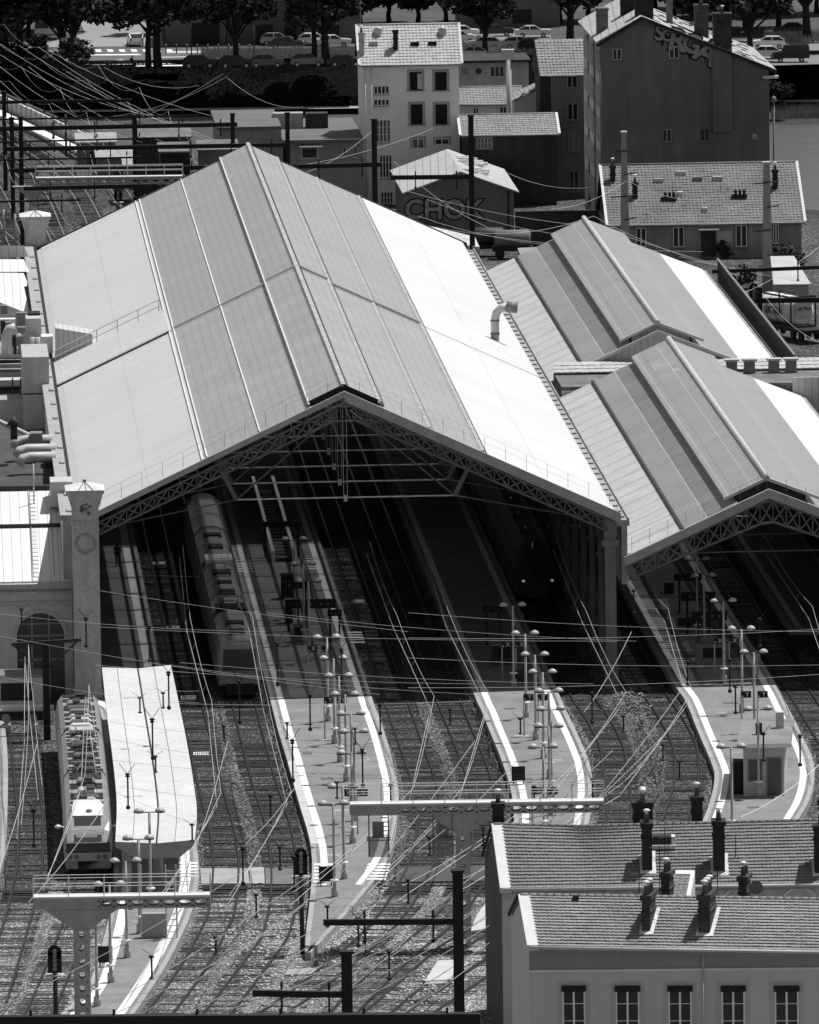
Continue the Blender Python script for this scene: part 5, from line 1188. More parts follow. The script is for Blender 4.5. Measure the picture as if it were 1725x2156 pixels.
# bright feeder wires running down to the left across the lower tracks
FE = [((1020, 1905), (430, 2170)), ((1025, 1932), (520, 2175)), ((1030, 1948), (600, 2180)), ((905, 1960), (540, 2160)), ((870, 1965), (590, 2180)), ((1000, 1560), (700, 1930)), ((760, 1800), (430, 2050)),
      ((1290, 1580), (850, 1960)), ((1440, 1445), (1190, 1760)), ((1405, 1540), (960, 1950)), ((520, 1830), (0, 2120)), ((655, 1840), (140, 2165)), ((230, 1680), (60, 1900)), ((80, 1560), (0, 1830)), ((620, 1660), (500, 1790)), ((480, 1560), (410, 1790)),
      ((1560, 1720), (1725, 1610)), ((1330, 1330), (1230, 1500)), ((1090, 1600), (880, 1790)), ((660, 2040), (400, 2170)), ((830, 1990), (330, 2170)), ((640, 1905), (250, 2160)), ((1020, 1860), (470, 2120)), ((1030, 1985), (690, 2175)), ((960, 1880), (640, 2060)), ((1020, 2010), (760, 2180)), ((930, 1890), (500, 2140)), ((700, 1960), (300, 2175)), ((560, 1960), (180, 2160)), ((850, 1830), (560, 2010))]
for i, (a, c) in enumerate(FE):
    wire('bright slanting feeder wire over the lower tracks', [G(a[0], a[1], 7.2), G(c[0], c[1], 7.2)], 00.026, sag=.3, group='slanting feeder wires', n=6)
# cross-span wires (soft portals) over the tracks and platforms
CS = [((-20, 1205), (860, 1330)), ((-20, 1290), (560, 1330)), ((-20, 1175), (420, 1215)), ((210, 1320), (1300, 1350)), ((-20, 1335), (800, 1462)), ((200, 1400), (1000, 1440)), ((380, 1395), (1250, 1440)), ((560, 1290), (1340, 1350)), ((860, 1290), (1725, 1330)), ((860, 1343), (1725, 1325)), ((860, 1385), (1725, 1400)), ((860, 1448), (1725, 1420)),
      ((210, 1476), (1000, 1476)), ((230, 1520), (700, 1560)), ((420, 1585), (1010, 1540)), ((230, 1600), (830, 1640)), ((600, 1625), (1260, 1625)), ((250, 1655), (660, 1690)), ((420, 1560), (1050, 1600)), ((880, 1560), (1725, 1600)), ((990, 1655), (1725, 1560)), ((-20, 1500), (560, 1610)), ((-20, 1890), (660, 1884)), ((0, 1980), (120, 1965)), ((560, 1885), (1010, 1880)), ((-20, 2100), (700, 2060)), ((1250, 1480), (1725, 1520)), ((-20, 1420), (420, 1480)), ((30, 1560), (420, 1740)), ((215, 1430), (420, 1455)),
      ((360, 1400), (1000, 1462)), ((570, 1520), (1000, 1500)), ((640, 1560), (1010, 1650)), ((-20, 1695), (430, 1790))]
for i, (a, c) in enumerate(CS):
    wire('thin cross wire stretched over the tracks and platforms', [G(a[0], a[1], 7.8), G(c[0], c[1], 7.8)], .0075, M_wire if (a[1] + c[1]) / 2 < 1480 else M_wireD, sag=.25, group='cross wires over the tracks', n=6)
# left side bracket mast with two raised arms
p = G(100, 1560); t = thing('bracket_mast', 'dark mast with a wide T-shaped bracket between the buffer stop and the train', 'mast', p)
b = MB(); b.box(p.x - .22, p.x + .22, p.y - .2, p.y + .2, 0, 6.4); b.build('post', M_black, t)
b = MB(); b.beam(p + Vector((-2.2, 0, 6.3)), p + Vector((2.3, 0, 6.55)), .2, .22); b.beam(p + Vector((0, 0, 4.6)), p + Vector((-2.0, 0, 6.2)), .1, .12); b.beam(p + Vector((0, 0, 4.6)), p + Vector((2.0, 0, 6.4)), .1, .12); b.build('bracket_arm', M_dark, t)
# buffer stop
p = G(43, 1546); t = thing('buffer_stop', 'dark buffer stop with two round pads closing the left track', 'buffer stop', p)
b = MB(); b.box(p.x - 1.5, p.x + 1.5, p.y, p.y + .4, .9, 1.5); b.build('cross_beam', M_black, t)
for s in (-.87, .87):
    b = MB(); b.tube([p + Vector((s, 0, 1.15)), p + Vector((s, -.7, 1.15))], [.14, .3], 10); b.build('buffer_pad', M_grey, t)
    b = MB(); b.beam(p + Vector((s, .2, 1.1)), p + Vector((s, 3.5, .1)), .25, .25); b.box(p.x + s - .3, p.x + s + .3, p.y - .9, p.y - .3, .1, .75); b.build('stay', M_conc, t)
t = thing('low_fence', 'pale slatted fence behind the buffer stop', 'fence', G(55, 1525)); o = G(0, 1526); e = G(112, 1526); b = MB()
for k in range(22): q = lerp(o, e, k / 21); b.box(q.x - .06, q.x + .06, q.y - .03, q.y + .03, 0, 1.3)
b.build('slat', M_light, t); b = MB(); b.beam(o + Vector((0, .05, 1.15)), e + Vector((0, .05, 1.15)), .06, .12); b.beam(o + Vector((0, .05, .3)), e + Vector((0, .05, .3)), .06, .12); b.build('rail', M_light, t)
crate('lineside_hut', 'low pale hut with dark windows in front of the arched window', 'hut', -20, 92, 1505, 2.6, 3.0, M_concL, z=0)
for i, (x, y, l_) in enumerate([(28, 1500, 'left'), (70, 1500, 'right')]): pass
# ================================================================ HOUSES
def plane(px, py, o, n):   # screen point on the vertical plane through o with normal n
    d = ray(px, py); k = (Vector(o) - Vector((0, 0, HC))).dot(n) / d.dot(n); return Vector((0, 0, HC)) + d * k
class House:
    def __init__(s, name, label, cat, corner, ux, uy):   # corner: world point of the front left corner, axes horizontal
        s.fr = Fr((corner.x, corner.y, 0), ux, uy); s.n = s.fr.x.cross(Vector((0, 0, 1))).normalized(); s.t = thing(name, label, cat, (corner.x, corner.y, 0))
    def loc(s, px, py, off=0.0):   # screen -> (a, z) on the front wall
        q = plane(px, py, s.fr.p(0, off), s.n) - s.fr.p(0, off); return q.dot(s.fr.x) / s.fr.x.length_squared, q.z
    def part(s, name, mb, M): return mb.build(name, M, s.t)
    def win(s, r, M=None, frame=None, sur=0.0, SM=None, mull=1, bars=2, off=0.0, blind=0.0, sill=True, name='window'):
        (a0, z1), (a1, z0) = s.loc(r[0], r[1], off), s.loc(r[2], r[3], off); f = s.fr; FM = frame or M_light
        a1 = max(a1, a0 + .3)
        b = MB(); w_ = .07
        for q in ((a0, a0 + w_, z0, z1), (a1 - w_, a1, z0, z1), (a0 + w_, a1 - w_, z1 - w_, z1), (a0 + w_, a1 - w_, z0, z0 + w_)): b.box(q[0], q[1], off - .06, off - .004, q[2], q[3], f)
        for k in range(mull): x = lerp(a0, a1, (k + 1) / (mull + 1)); b.box(x - .05, x + .05, off - .055, off - .004, z0 + w_, z1 - w_, f)
        wn = s.part(name, b, FM)
        b = MB(); b.add([f.p(a0 + w_, off - .012, z0 + w_), f.p(a1 - w_, off - .012, z0 + w_), f.p(a1 - w_, off - .012, z1 - w_), f.p(a0 + w_, off - .012, z1 - w_)], [[0, 1, 2, 3]]); b.build('pane', M or M_glassD, wn)
        if bars:
            b = MB()
            for k in range(bars): z = lerp(z0, z1, (k + 1) / (bars + 1)); b.box(a0 + w_, a1 - w_, off - .04, off - .014, z - .018, z + .018, f)
            b.build('glazing_bar', FM, wn)
        if sur:
            b = MB()
            for q in ((a0 - sur, a0, z0, z1 + sur), (a1, a1 + sur, z0, z1 + sur), (a0, a1, z1, z1 + sur)): b.box(q[0], q[1], off - .03, off - .003, q[2], q[3], f)
            b.build('surround', SM or M_stone, wn)
        if sill: b = MB(); b.box(a0 - sur - .05, a1 + sur + .05, off - .16, off - .003, z0 - .12, z0 - .002, f); b.build('sill', SM or M_stone, wn)
        if blind: b = MB(); b.box(a0 - .05, a1 + .05, off - .12, off - .062, z1 - blind, z1 + .05, f); b.build('blind_box', M_black, wn)
        return wn
def chimney(h, name, base, w_, d, z0, z1, M, pots=2, skew=Vector((0, 1, 0)), flash=True, potM=None):
    """base: world xy of the front left corner of the stack"""
    o = Vector((base.x, base.y, 0)); fr = Fr(o, (1, 0, 0), skew); b = MB(); b.box(0, w_, 0, d, z0, z1 - .25, fr); c = b.build(name, M, h.t)
    b = MB(); b.box(-.08, w_ + .08, -.08, d + .08, z1 - .25, z1, fr); b.box(-.05, w_ + .05, -.05, d + .05, z1 - .9, z1 - .8, fr); b.build('chimney_cap', M, c)
    for k in range(pots):
        q = fr.p(w_ / 2, d * (k + .5) / pots, z1); b = MB(); b.lathe([(.14, 0), (.11, .42), (.13, .45)], q, 8); p_ = b.build('chimney_pot', mat('pot_clay', .12, .2, 1), c)
        if k % 2 == 0: b = MB(); b.lathe([(.12, .6), (.2, .62), (.16, .72), (.02, .76)], q, 8); b.tube([q + Vector((0, 0, .4)), q + Vector((0, 0, .65))], .05, 5); b.build('cowl', M_white, c)
    return c
M_b1f = mat('render_pale', 0.5, 0.08, 0.25, fine=.05, stain=.12); M_b1s = mat('render_dark_side', 0.09, 0.2, 0.3, fine=.1, stain=.12)  # side wall render much darker than the front
M_b2f = mat('render_grey', 0.54, 0.07, 0.25, fine=.05, stain=.06); M_b2s = mat('render_warm', 0.6, 0.07, 0.25, fine=.05, stain=.12); M_b2b = mat('render_band', 0.28, 0.08, 0.25, fine=.06, stain=.06)
M_brick = mat('chimney_brick', 0.05, 0.4, 1.2, fine=.4, fscale=5, stripe=[(2, .22, .03, 1.5)])
M_soot = mat('sooty_render', 0.03, 0.3, 1.0, fine=.2)
M_fl = mat('mortar_flashing', 0.66, 0.1, 1.0)
def slope_at(P, R, t): return lerp(P, R, t)
# ---- nearer pair at the lower right
def row_house(label, eL, rL, bL, eR, rR, bR, Mf, Ms, Mt, row, col, zbot=-0.0, mid=None, th=.1):
    ux = Vector((eR.x - eL.x, eR.y - eL.y, 0)).normalized(); uy = Vector((bL.x - eL.x, bL.y - eL.y, 0)).normalized()
    h = House('tiled_house', label, 'house', eL, ux, uy); dn = lambda q, d=0.22: Vector((q.x, q.y, q.z - d)); g0 = lambda q: Vector((q.x, q.y, zbot))
    b = MB(); b.poly(g0(eL), g0(eR), dn(eR), dn(eL)); b.poly(g0(bR), g0(bL), dn(bL), dn(bR)); h.part('front_wall', b, Mf)
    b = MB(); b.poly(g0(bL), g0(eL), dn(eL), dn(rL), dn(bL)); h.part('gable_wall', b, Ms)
    ov = (eL - bL); ov.z = 0; ov.normalize()
    eLo, eRo = eL + ov * .35 - Vector((0, 0, .18)), eR + ov * .35 - Vector((0, 0, .18))
    ins = Vector((.42, 0, 0)); b = MB()
    if mid: tiles(b, eLo + ins, lerp(eLo, eRo, mid[1]), mid[0], rL + ins, row, col, th, .008, .02); tiles(b, lerp(eLo, eRo, mid[1]), eRo, rR, mid[0], row, col, th, .008, .02)
    else: tiles(b, eLo + ins, eRo, rR, rL + ins, row, col, th, .008, .02)
    h.part('roof', b, Mt)
    b = MB(); b.poly(dn(eLo, .08), dn(eRo, .08), dn(rR, .08), dn(rL, .08)); b.poly(dn(bR, .05), dn(bL, .05), dn(rL, .05), dn(rR, .05)); h.part('roof_deck', b, M_soot)
    b = MB(); n = Vector((-.12, 0, .0)); b.hexa([eLo + n - Vector((0, 0, .2)), eLo + ins + Vector((.06, 0, -.2)), rL + ins + Vector((.06, 0, -.2)), rL + n - Vector((0, 0, .2)), eLo + n + Vector((0, 0, .09)), eLo + ins + Vector((.06, 0, .09)), rL + ins + Vector((.06, 0, .09)), rL + n + Vector((0, 0, .09))]); h.part('verge', b, M_fl)
    b = MB(); b.beam(rL + n, bL + n - Vector((0, 0, .02)), .12, .2); h.part('barge_board', b, M_soot)
    R_ = [rL, mid[0], rR] if mid else [rL, rR]; b = MB()
    for q, d in walk(R_, .42): b.tube([q + Vector((0, 0, .02)), q + d * .4 + Vector((0, 0, .02))], [.13, .15], 6)
    h.part('ridge_tile', b, Mt)
    b = MB(); b.tube([eLo - Vector((0, .12, .02)), eRo - Vector((0, .12, .02))], .09, 7); h.part('gutter', b, M_light)
    b = MB(); b.beam(eL - Vector((0, .14, .34)), eR - Vector((0, .14, .34)), .26, .22); h.part('eaves', b, mat('eaves_board', .3, .1, 1))
    return h, lambda px, py: None
YB1 = 553.0
e1, r1, k1 = V(1056.7, 1863.5, YB1), V(1039.7, 1737, YB1 + 5), V(1020.5, 1801, YB1 + 10)
e1R, r1R, k1R = V(1790, 1851, YB1 - .5), V(1775, 1727, YB1 + 4.5), V(1760, 1795, YB1 + 9.5)
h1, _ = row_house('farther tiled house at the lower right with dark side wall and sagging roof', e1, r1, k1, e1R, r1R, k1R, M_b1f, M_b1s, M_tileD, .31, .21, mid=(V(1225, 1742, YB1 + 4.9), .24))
def on_roof(px, py, eL, rL, eR):   # screen point on the roof plane
    n = (eR - eL).cross(rL - eL); d = ray(px, py); k = (eL - Vector((0, 0, HC))).dot(n) / d.dot(n); return Vector((0, 0, HC)) + d * k
def roof_stack(h, E, R_, ER, pxl, pxr, pyb, pyt, dep, M, pots, skew=(0, 1, 0), name='chimney'):
    q = on_roof(pxl, pyb, E, R_, ER); q2 = on_roof(pxr, pyb, E, R_, ER); zt = V(pxl, pyt, q.y).z
    c = chimney(h, name, q, q2.x - q.x, dep, q.z - .1, zt, M, pots, Vector(skew))
    sl_ = (R_ - E); sl_.z = 0; run = sl_.length; rise = (R_.z - E.z) / run; W = q2.x - q.x; b = MB()
    sk = Vector(skew)
    def rp(a, d): return Vector((q.x + a + sk.x * d, q.y + d, q.z + rise * d + .1))
    b.poly(rp(-.12, -.28), rp(W + .2, -.28), rp(W + .2, 0), rp(-.12, 0)); b.poly(rp(W, -.0), rp(W + .2, -.0), rp(W + .2, min(dep, 2.0) + .3), rp(W, min(dep, 2.0) + .3)); b.poly(rp(-.14, 0), rp(0, 0), rp(0, dep), rp(-.14, dep))
    b.build('flashing', M_fl, c); return c
roof_stack(h1, e1, r1, e1R, 1353, 1374, 1836, 1734, 1.3, M_soot, 2)
roof_stack(h1, e1, r1, e1R, 1503, 1527, 1840, 1730, 1.3, M_soot, 2)
roof_stack(h1, e1, r1, e1R, 1716, 1745, 1842, 1740, 1.3, M_soot, 2)
for px0, px1, yt in ((1038, 1061, 1692), (1334, 1374, 1690), (1457, 1480, 1678), (1725, 1750, 1685)):
    q = V(px0, 1745, YB1 + 5.6); chimney(h1, 'chimney', q, (px1 - px0) / 38.2, .9, r1.z - 1.2, V(px0, yt, q.y).z, M_soot, 3 if px1 - px0 > 30 else 1)
# roof window, dormer flashing, aerials
def aerial(label, px, ytop, ybase, Y, n=5, w_=.5):
    p, q = V(px, ybase, Y), V(px, ytop, Y); t = thing('roof_aerial', label, 'aerial', p); b = MB(); b.tube([p, q], .022, 4); b.build('mast', M_black, t)
    b = MB(); b.tube([q + Vector((-w_, 0, -.1)), q + Vector((w_, .3, -.1))], .015, 3)
    for k in range(n): x = -w_ + 2 * w_ * k / (n - 1); b.tube([q + Vector((x, -.2, -.1)), q + Vector((x, .25, -.1))], .012, 3)
    b.build('antenna', M_black, t)
for (px, yt, yb, Y, l_) in [(1400, 1744, 1830, YB1 + 2, 'aerial just right of the left stack on the farther tiled house'), (1407, 1760, 1838, YB1 + 1.8, 'second aerial right of the left stack on the farther tiled house'), (1549, 1757, 1845, YB1 + 1.6, 'tall aerial right of the middle stack on the farther tiled house'),
                            (1346, 1836, 1893, 528.5, 'aerial left of the left brick stack on the nearer tiled house'), (1389, 1780, 1885, 531.5, 'tall aerial behind the left stack of the nearer tiled house'), (1511, 1832, 1882, 531.5, 'aerial behind the brick stack of the nearer tiled house')]: aerial(l_, px, yt, yb, Y)
b = MB(); q = on_roof(1375, 1782, e1, r1, e1R); b.box(q.x, q.x + 1.0, q.y - .1, q.y + 1.0, q.z - .1, q.z + .55); h1.part('roof_hatch', b, M_dark)
b = MB(); b.box(q.x - .15, q.x + 1.2, q.y - .35, q.y - .1, q.z - .1, q.z + .1); b.box(q.x + 1.0, q.x + 1.2, q.y - .1, q.y + .9, q.z - .05, q.z + .5); h1.part('flashing', b, M_fl)
for r in ((1149, 1198, 1882), (1271, 1336, 1882), (1525, 1575, 1882), (1651, 1717, 1880)):
    a0, z = h1.loc(r[0], r[2]); a1, _z = h1.loc(r[1], r[2]); b = MB(); n = 10; P = [h1.fr.p(lerp(a0, a1, k / n), -.1, z - .12 + .42 * math.sin(math.pi * k / n) ** .8) for k in range(n + 1)]
    for p, q in zip(P, P[1:]): b.beam(p, q, .2, .12)
    h1.part('arched_moulding', b, M_fl); h1.win((r[0] + 10, r[2] + 12, r[1] - 10, r[2] + 95), sur=.1)
b = MB(); a0, z = h1.loc(1058, 1874); b.box(0, 17.5, -.05, -.004, z - .5, z + .1, h1.fr); h1.part('frieze', b, M_stone)
YB2 = 524.0
e2, r2, k2 = V(1113.5, 1984, YB2), V(1096, 1886, YB2 + 4), V(1076.5, 1924, YB2 + 8)
e2R, r2R, k2R = V(1765, 1994, YB2 - .4), V(1760, 1896, YB2 + 3.6), V(1755, 1940, YB2 + 7.6)
h2, _ = row_house('nearest tiled house at the lower right with two brick stacks and tall windows', e2, r2, k2, e2R, r2R, k2R, M_b2f, M_b2s, M_tile, .27, .24)
M_tile.node_tree  # same clay tiles, paler through weathering
roof_stack(h2, e2, r2, e2R, 1352, 1369, 1964, 1886, 1.7, M_brick, 4, (.2, 1, 0))
roof_stack(h2, e2, r2, e2R, 1471, 1495, 1968, 1884, 1.9, M_brick, 5, (.2, 1, 0))
q = V(1207, 1908, YB2 + 3.4); b = MB(); b.box(q.x, q.x + .3, q.y, q.y + .3, q.z - .5, q.z + .55); h2.part('flue', b, M_soot)
for px0, px1, yb, yt in ((1392, 1410, 1892, 1838), (1555, 1572, 1893, 1846)):
    q = V(px0, yb, YB2 + 6.5); chimney(h2, 'chimney', q, (px1 - px0) / 41, 1.3, q.z - 1.5, V(px0, yt, q.y).z, M_brick, 2, Vector((.2, 1, 0)))
b = MB(); q = V(1592, 1869, YB2 + 7); b.lathe([(.02, 0), (.3, .05), (.36, .12)], (0, 0, 0), 12); R_ = Matrix.Rotation(rad(80), 4, 'X'); b.v = [tuple(R_ @ Vector(v) + q) for v in b.v]; h2.part('satellite_dish', b, M_grey)
# stair roof bridging between the two houses
P4 = [V(1398.5, 1893, 533.2), V(1453.5, 1893, 533.2), V(1463.6, 1838, 538.0), V(1415, 1837, 538.0)]
b = MB(); sh_ = lambda t: [lerp(P4[0], P4[1], t), lerp(P4[3], P4[2], t)]
(A0, A1), (B0, B1) = sh_(.16), sh_(.84); tiles(b, A0, B0, lerp(B0, B1, .86), lerp(A0, A1, .86), .27, .24); h2.part('stair_roof', b, M_tile)
b = MB(); b.hexa([q - Vector((0, 0, 2)) for q in P4] + [q - Vector((0, 0, .1)) for q in P4]); h2.part('stair_wall', b, M_b2f)
b = MB(); up = Vector((0, 0, .14))
for (u0, u1, v0, v1) in ((0, .16, 0, 1), (.84, 1, 0, 1), (.16, .84, .86, 1)): f_ = lambda u, v: lerp(lerp(P4[0], P4[1], u), lerp(P4[3], P4[2], u), v) + up; b.hexa([f_(u0, v0) - up * 1.5, f_(u1, v0) - up * 1.5, f_(u1, v1) - up * 1.5, f_(u0, v1) - up * 1.5, f_(u0, v0), f_(u1, v0), f_(u1, v1), f_(u0, v1)])
h2.part('stair_verge', b, M_fl)
for (x0, x1) in ((1184, 1233), (1296, 1347), (1407, 1457), (1519, 1569), (1631, 1682)):
    h2.win((x0, 2077, x1, 2185), sur=.24, SM=mat('pale_surround', .45, .06, .5), blind=.26, frame=M_white)
a0, z = h2.loc(1116, 2044); b = MB(); b.box(0, 15.5, -.1, -.004, z - .08, z + .05, h2.fr); h2.part('string_course', b, M_fl)
b = MB(); zt = h2.loc(1116, 1997)[1]; b.box(.02, 15.5, -.03, -.003, z + .055, zt, h2.fr); h2.part('upper_band', b, M_b2b)
b = MB(); a, z1 = h2.loc(1480, 1998); b.tube([h2.fr.p(a, -.12, z1), h2.fr.p(a - .02, -.12, 0)], .055, 7); h2.part('downpipe', b, M_b2f)
# ---- houses by the river
SX, SY = SH.x.copy(), SH.y.copy()
def bhouse(label, cat, px, Y, ptop, M, width=None, px1=None, depth=8, name='house', z0=0):
    c = V(px, ptop, Y); h = House(name, label, cat, c, SX, SY); 
    h.w = h.loc(px1, ptop)[0]; h.zt = c.z; h.d = depth; b = MB(); b.box(0, h.w, 0, depth, z0, h.zt, h.fr); h.part('wall', b, M); return h
def gable_x(h, rise, Mt, ov=.3, row=.36, col=.3, run=None, verge=True, lip=.1):   # ridge parallel to the front
    run = run or h.d / 2; f = h.fr; b = MB(); zt = h.zt
    tiles(b, f.p(-ov, -ov, zt - ov * rise / run), f.p(h.w + ov, -ov, zt - ov * rise / run), f.p(h.w + ov, run, zt + rise), f.p(-ov, run, zt + rise), row, col, .07, .015, .05); r = h.part('roof', b, Mt)
    b = MB(); b.poly(f.p(-ov, -ov, zt - ov * rise / run - .04), f.p(h.w + ov, -ov, zt - ov * rise / run - .04), f.p(h.w + ov, run, zt + rise - .04), f.p(-ov, run, zt + rise - .04)); b.poly(f.p(h.w + ov, h.d + ov, zt - .05), f.p(-ov, h.d + ov, zt - .05), f.p(-ov, run, zt + rise), f.p(h.w + ov, run, zt + rise))
    b.poly(f.p(0, h.d, zt), f.p(0, 0, zt), f.p(0, run, zt + rise - .06)); b.poly(f.p(h.w, 0, zt), f.p(h.w, h.d, zt), f.p(h.w, run, zt + rise - .06)); h.part('roof_deck', b, M_soot)
    if verge:
        for x in (-ov - .1, h.w + ov - .1):
            b = MB(); b.hexa([f.p(x, -ov, zt - ov * rise / run), f.p(x + .25, -ov, zt - ov * rise / run), f.p(x + .25, run, zt + rise), f.p(x, run, zt + rise), f.p(x, -ov, zt - ov * rise / run + .16), f.p(x + .25, -ov, zt - ov * rise / run + .16), f.p(x + .25, run, zt + rise + .16), f.p(x, run, zt + rise + .16)]); h.part('verge', b, M_fl)
    b = MB(); b.tube([f.p(-ov, run, zt + rise + .05), f.p(h.w + ov, run, zt + rise + .05)], .14, 6); h.part('ridge_tile', b, Mt)
    b = MB(); b.tube([f.p(-ov, -ov - .1, zt - ov * rise / run), f.p(h.w + ov, -ov - .1, zt - ov * rise / run)], .09, 6); h.part('gutter', b, M_grey); return r
# white house
M_wh = mat('white_render', 0.82, 0.05, 0.2, fine=.03, stain=.04)
h = bhouse('tall white house with four dark shuttered windows and a pale tiled roof', 'house', 762, 1030, 134, M_wh, px1=966, depth=9)
gable_x(h, 3.4, M_tileL, row=.42, col=.36, run=4.6)
M_sur = mat('grey_surround', .38, .1, .5); M_shut = mat('dark_shutter', .012, .2, 2)
for r in ((863, 152, 888, 190), (916, 152, 941, 190), (865, 220, 890, 262), (917, 220, 942, 262)): h.win(r, M_shut, M_shut, .28, M_sur, mull=0, bars=0)
b = MB(); a, z = h.loc(879, 154); b.box(a, a + .45, -.12, -.062, z - 1.55, z - .05, h.fr); h.part('open_casement', b, M_light)
for r, n in (((787, 181, 820, 198), 3), ((787, 209, 820, 222), 3), ((791, 252, 823, 299), 3), ((799, 326, 826, 374), 3), ((802, 404, 828, 440), 3)): h.win(r, M_glassD, M_wh, 0, M_sur, mull=n, bars=2 if r[3] - r[1] > 30 else 0)
for r in ((787, 138, 802, 143), (806, 138, 820, 143), (916, 292, 946, 304), (868, 292, 893, 312)): h.win(r, M_glassD, M_wh, .2 if r[1] > 200 else 0, M_sur, mull=1, bars=0, sill=False)
b = MB()
for px in (769, 782): a, z = h.loc(px, 136); b.tube([h.fr.p(a, -.1, z - .3), h.fr.p(a, -.1, 0)], .07, 6)
h.part('downpipe', b, M_wh)
def roof_pt(h, px, py, rise, run): return on_roof(px, py, h.fr.p(0, 0, h.zt), h.fr.p(0, run, h.zt + rise), h.fr.p(h.w, 0, h.zt))
q = roof_pt(h, 828, 108, 3.4, 4.6); chimney(h, 'chimney', q, .5, .5, q.z - .2, q.z + 2.1, M_soot, 0)
for px, py in ((796, 72), (932, 72)): q = roof_pt(h, px, py, 3.4, 4.6); b = MB(); b.lathe([(.4, -.2), (.4, .4), (.5, .45), (.1, .8)], q, 8); h.part('roof_cowl', b, M_light)
for px, py, M in ((787, 92, M_light), (874, 93, M_glassD), (911, 92, M_glassD)):
    q = roof_pt(h, px, py, 3.4, 4.6); b = MB(); b.box(q.x - .42, q.x + .42, q.y - .35, q.y + .35, q.z - .1, q.z + .25); h.part('skylight', b, M)
q = roof_pt(h, 756, 118, 3.4, 4.6); chimney(h, 'chimney', q, .55, .55, q.z - .2, q.z + 2.3, M_light, 2)
# tall dark gable house
M_dk = mat('dark_render', 0.155, 0.22, 0.14, fine=.1, stain=.16)
M_lw = mat('side_render', 0.5, 0.15, 0.3, stain=.2); M_sheet = mat('grey_roof_sheet', 0.42, 0.12, 0.3, stain=.06, fine=.1, stripe=[(0, .75, .07, .5)]); M_sheet2 = mat('pale_slate_roof', 0.36, 0.2, 0.4, fine=.3, fscale=2.2)
Yt = 992.0; c = V(1266, 85, Yt); h = House('tall_house', 'tall dark gabled house with large graffiti below the roof edge', 'house', c, SX, SY)
aR, zR = h.loc(1619, 143); aA, zA = h.loc(1351, 37); zL = c.z; D = 26.0
b = MB(); b.add([h.fr.p(0, 0, 0), h.fr.p(aR, 0, 0), h.fr.p(aR, 0, zR), h.fr.p(aA, 0, zA), h.fr.p(0, 0, zL)], [[0, 1, 2, 3, 4]]); b.add([h.fr.p(aR, 0, 0), h.fr.p(aR, D, 0), h.fr.p(aR, D, zR), h.fr.p(aR, 0, zR)], [[0, 1, 2, 3]]); h.part('gable_wall', b, M_dk)
b = MB(); b.add([h.fr.p(0, D, 0), h.fr.p(0, 0, 0), h.fr.p(0, 0, zL), h.fr.p(0, D, zL)], [[0, 1, 2, 3]]); h.part('side_wall', b, M_lw)
sl1 = (zA - zL) / aA; sl2 = (zA - zR) / (aR - aA)
b = MB(); b.hexa([h.fr.p(-.5, -.3, zL - .5 * sl1), h.fr.p(aA, -.3, zA), h.fr.p(aA, D, zA), h.fr.p(-.5, D, zL - .5 * sl1), h.fr.p(-.5, -.3, zL + .15 - .5 * sl1), h.fr.p(aA, -.3, zA + .15), h.fr.p(aA, D, zA + .15), h.fr.p(-.5, D, zL + .15 - .5 * sl1)]); h.part('roof', b, M_sheet)
b = MB(); b.hexa([h.fr.p(aA, -.3, zA), h.fr.p(aR + .7, -.3, zR - .7 * sl2), h.fr.p(aR + .7, D, zR - .7 * sl2), h.fr.p(aA, D, zA), h.fr.p(aA, -.3, zA + .15), h.fr.p(aR + .7, -.3, zR + .15 - .7 * sl2), h.fr.p(aR + .7, D, zR + .15 - .7 * sl2), h.fr.p(aA, D, zA + .15)]); h.part('roof', b, M_sheet2)
b = MB()
for k in range(70):
    a = random.uniform(aA + .5, aR - .5); d = random.uniform(.5, D - 1); z = zA - (a - aA) * sl2 + .16; w_ = random.uniform(.3, 1.2); b.hexa([h.fr.p(a, d, z), h.fr.p(a + w_, d, z - w_ * sl2), h.fr.p(a + w_, d + .3, z - w_ * sl2), h.fr.p(a, d + .3, z), h.fr.p(a, d, z + .07), h.fr.p(a + w_, d, z + .07 - w_ * sl2), h.fr.p(a + w_, d + .3, z + .03 - w_ * sl2), h.fr.p(a, d + .3, z + .03)])
h.part('lifted_slate', b, M_soot)['kind'] = 'stuff'
b = MB(); b.beam(h.fr.p(-.5, -.34, zL - .25 - .5 * sl1), h.fr.p(aA, -.34, zA - .0), .1, .3); b.beam(h.fr.p(aA, -.34, zA), h.fr.p(aR + .7, -.34, zR - .1 - .7 * sl2), .1, .3); h.part('barge_board', b, M_soot)
b = MB(); b.box(aR - .6, aR + .9, -.35, .4, zR - 1.0, zR - .75, h.fr); h.part('eaves_return', b, M_fl)
for r, F in (((1290, 103, 1309, 126), M_light), ((1409, 98, 1430, 123), M_light), ((1395, 272, 1414, 298), mat('dull_frame', .3, .1, 1)), ((1474, 270, 1494, 297), M_dk)): h.win(r, M_glassD, F, .08, mat('dull_sur', .16, .1, 1), mull=1, bars=0)
h.win((1583, 281, 1595, 290), M_light, M_grey, mull=0, bars=0)
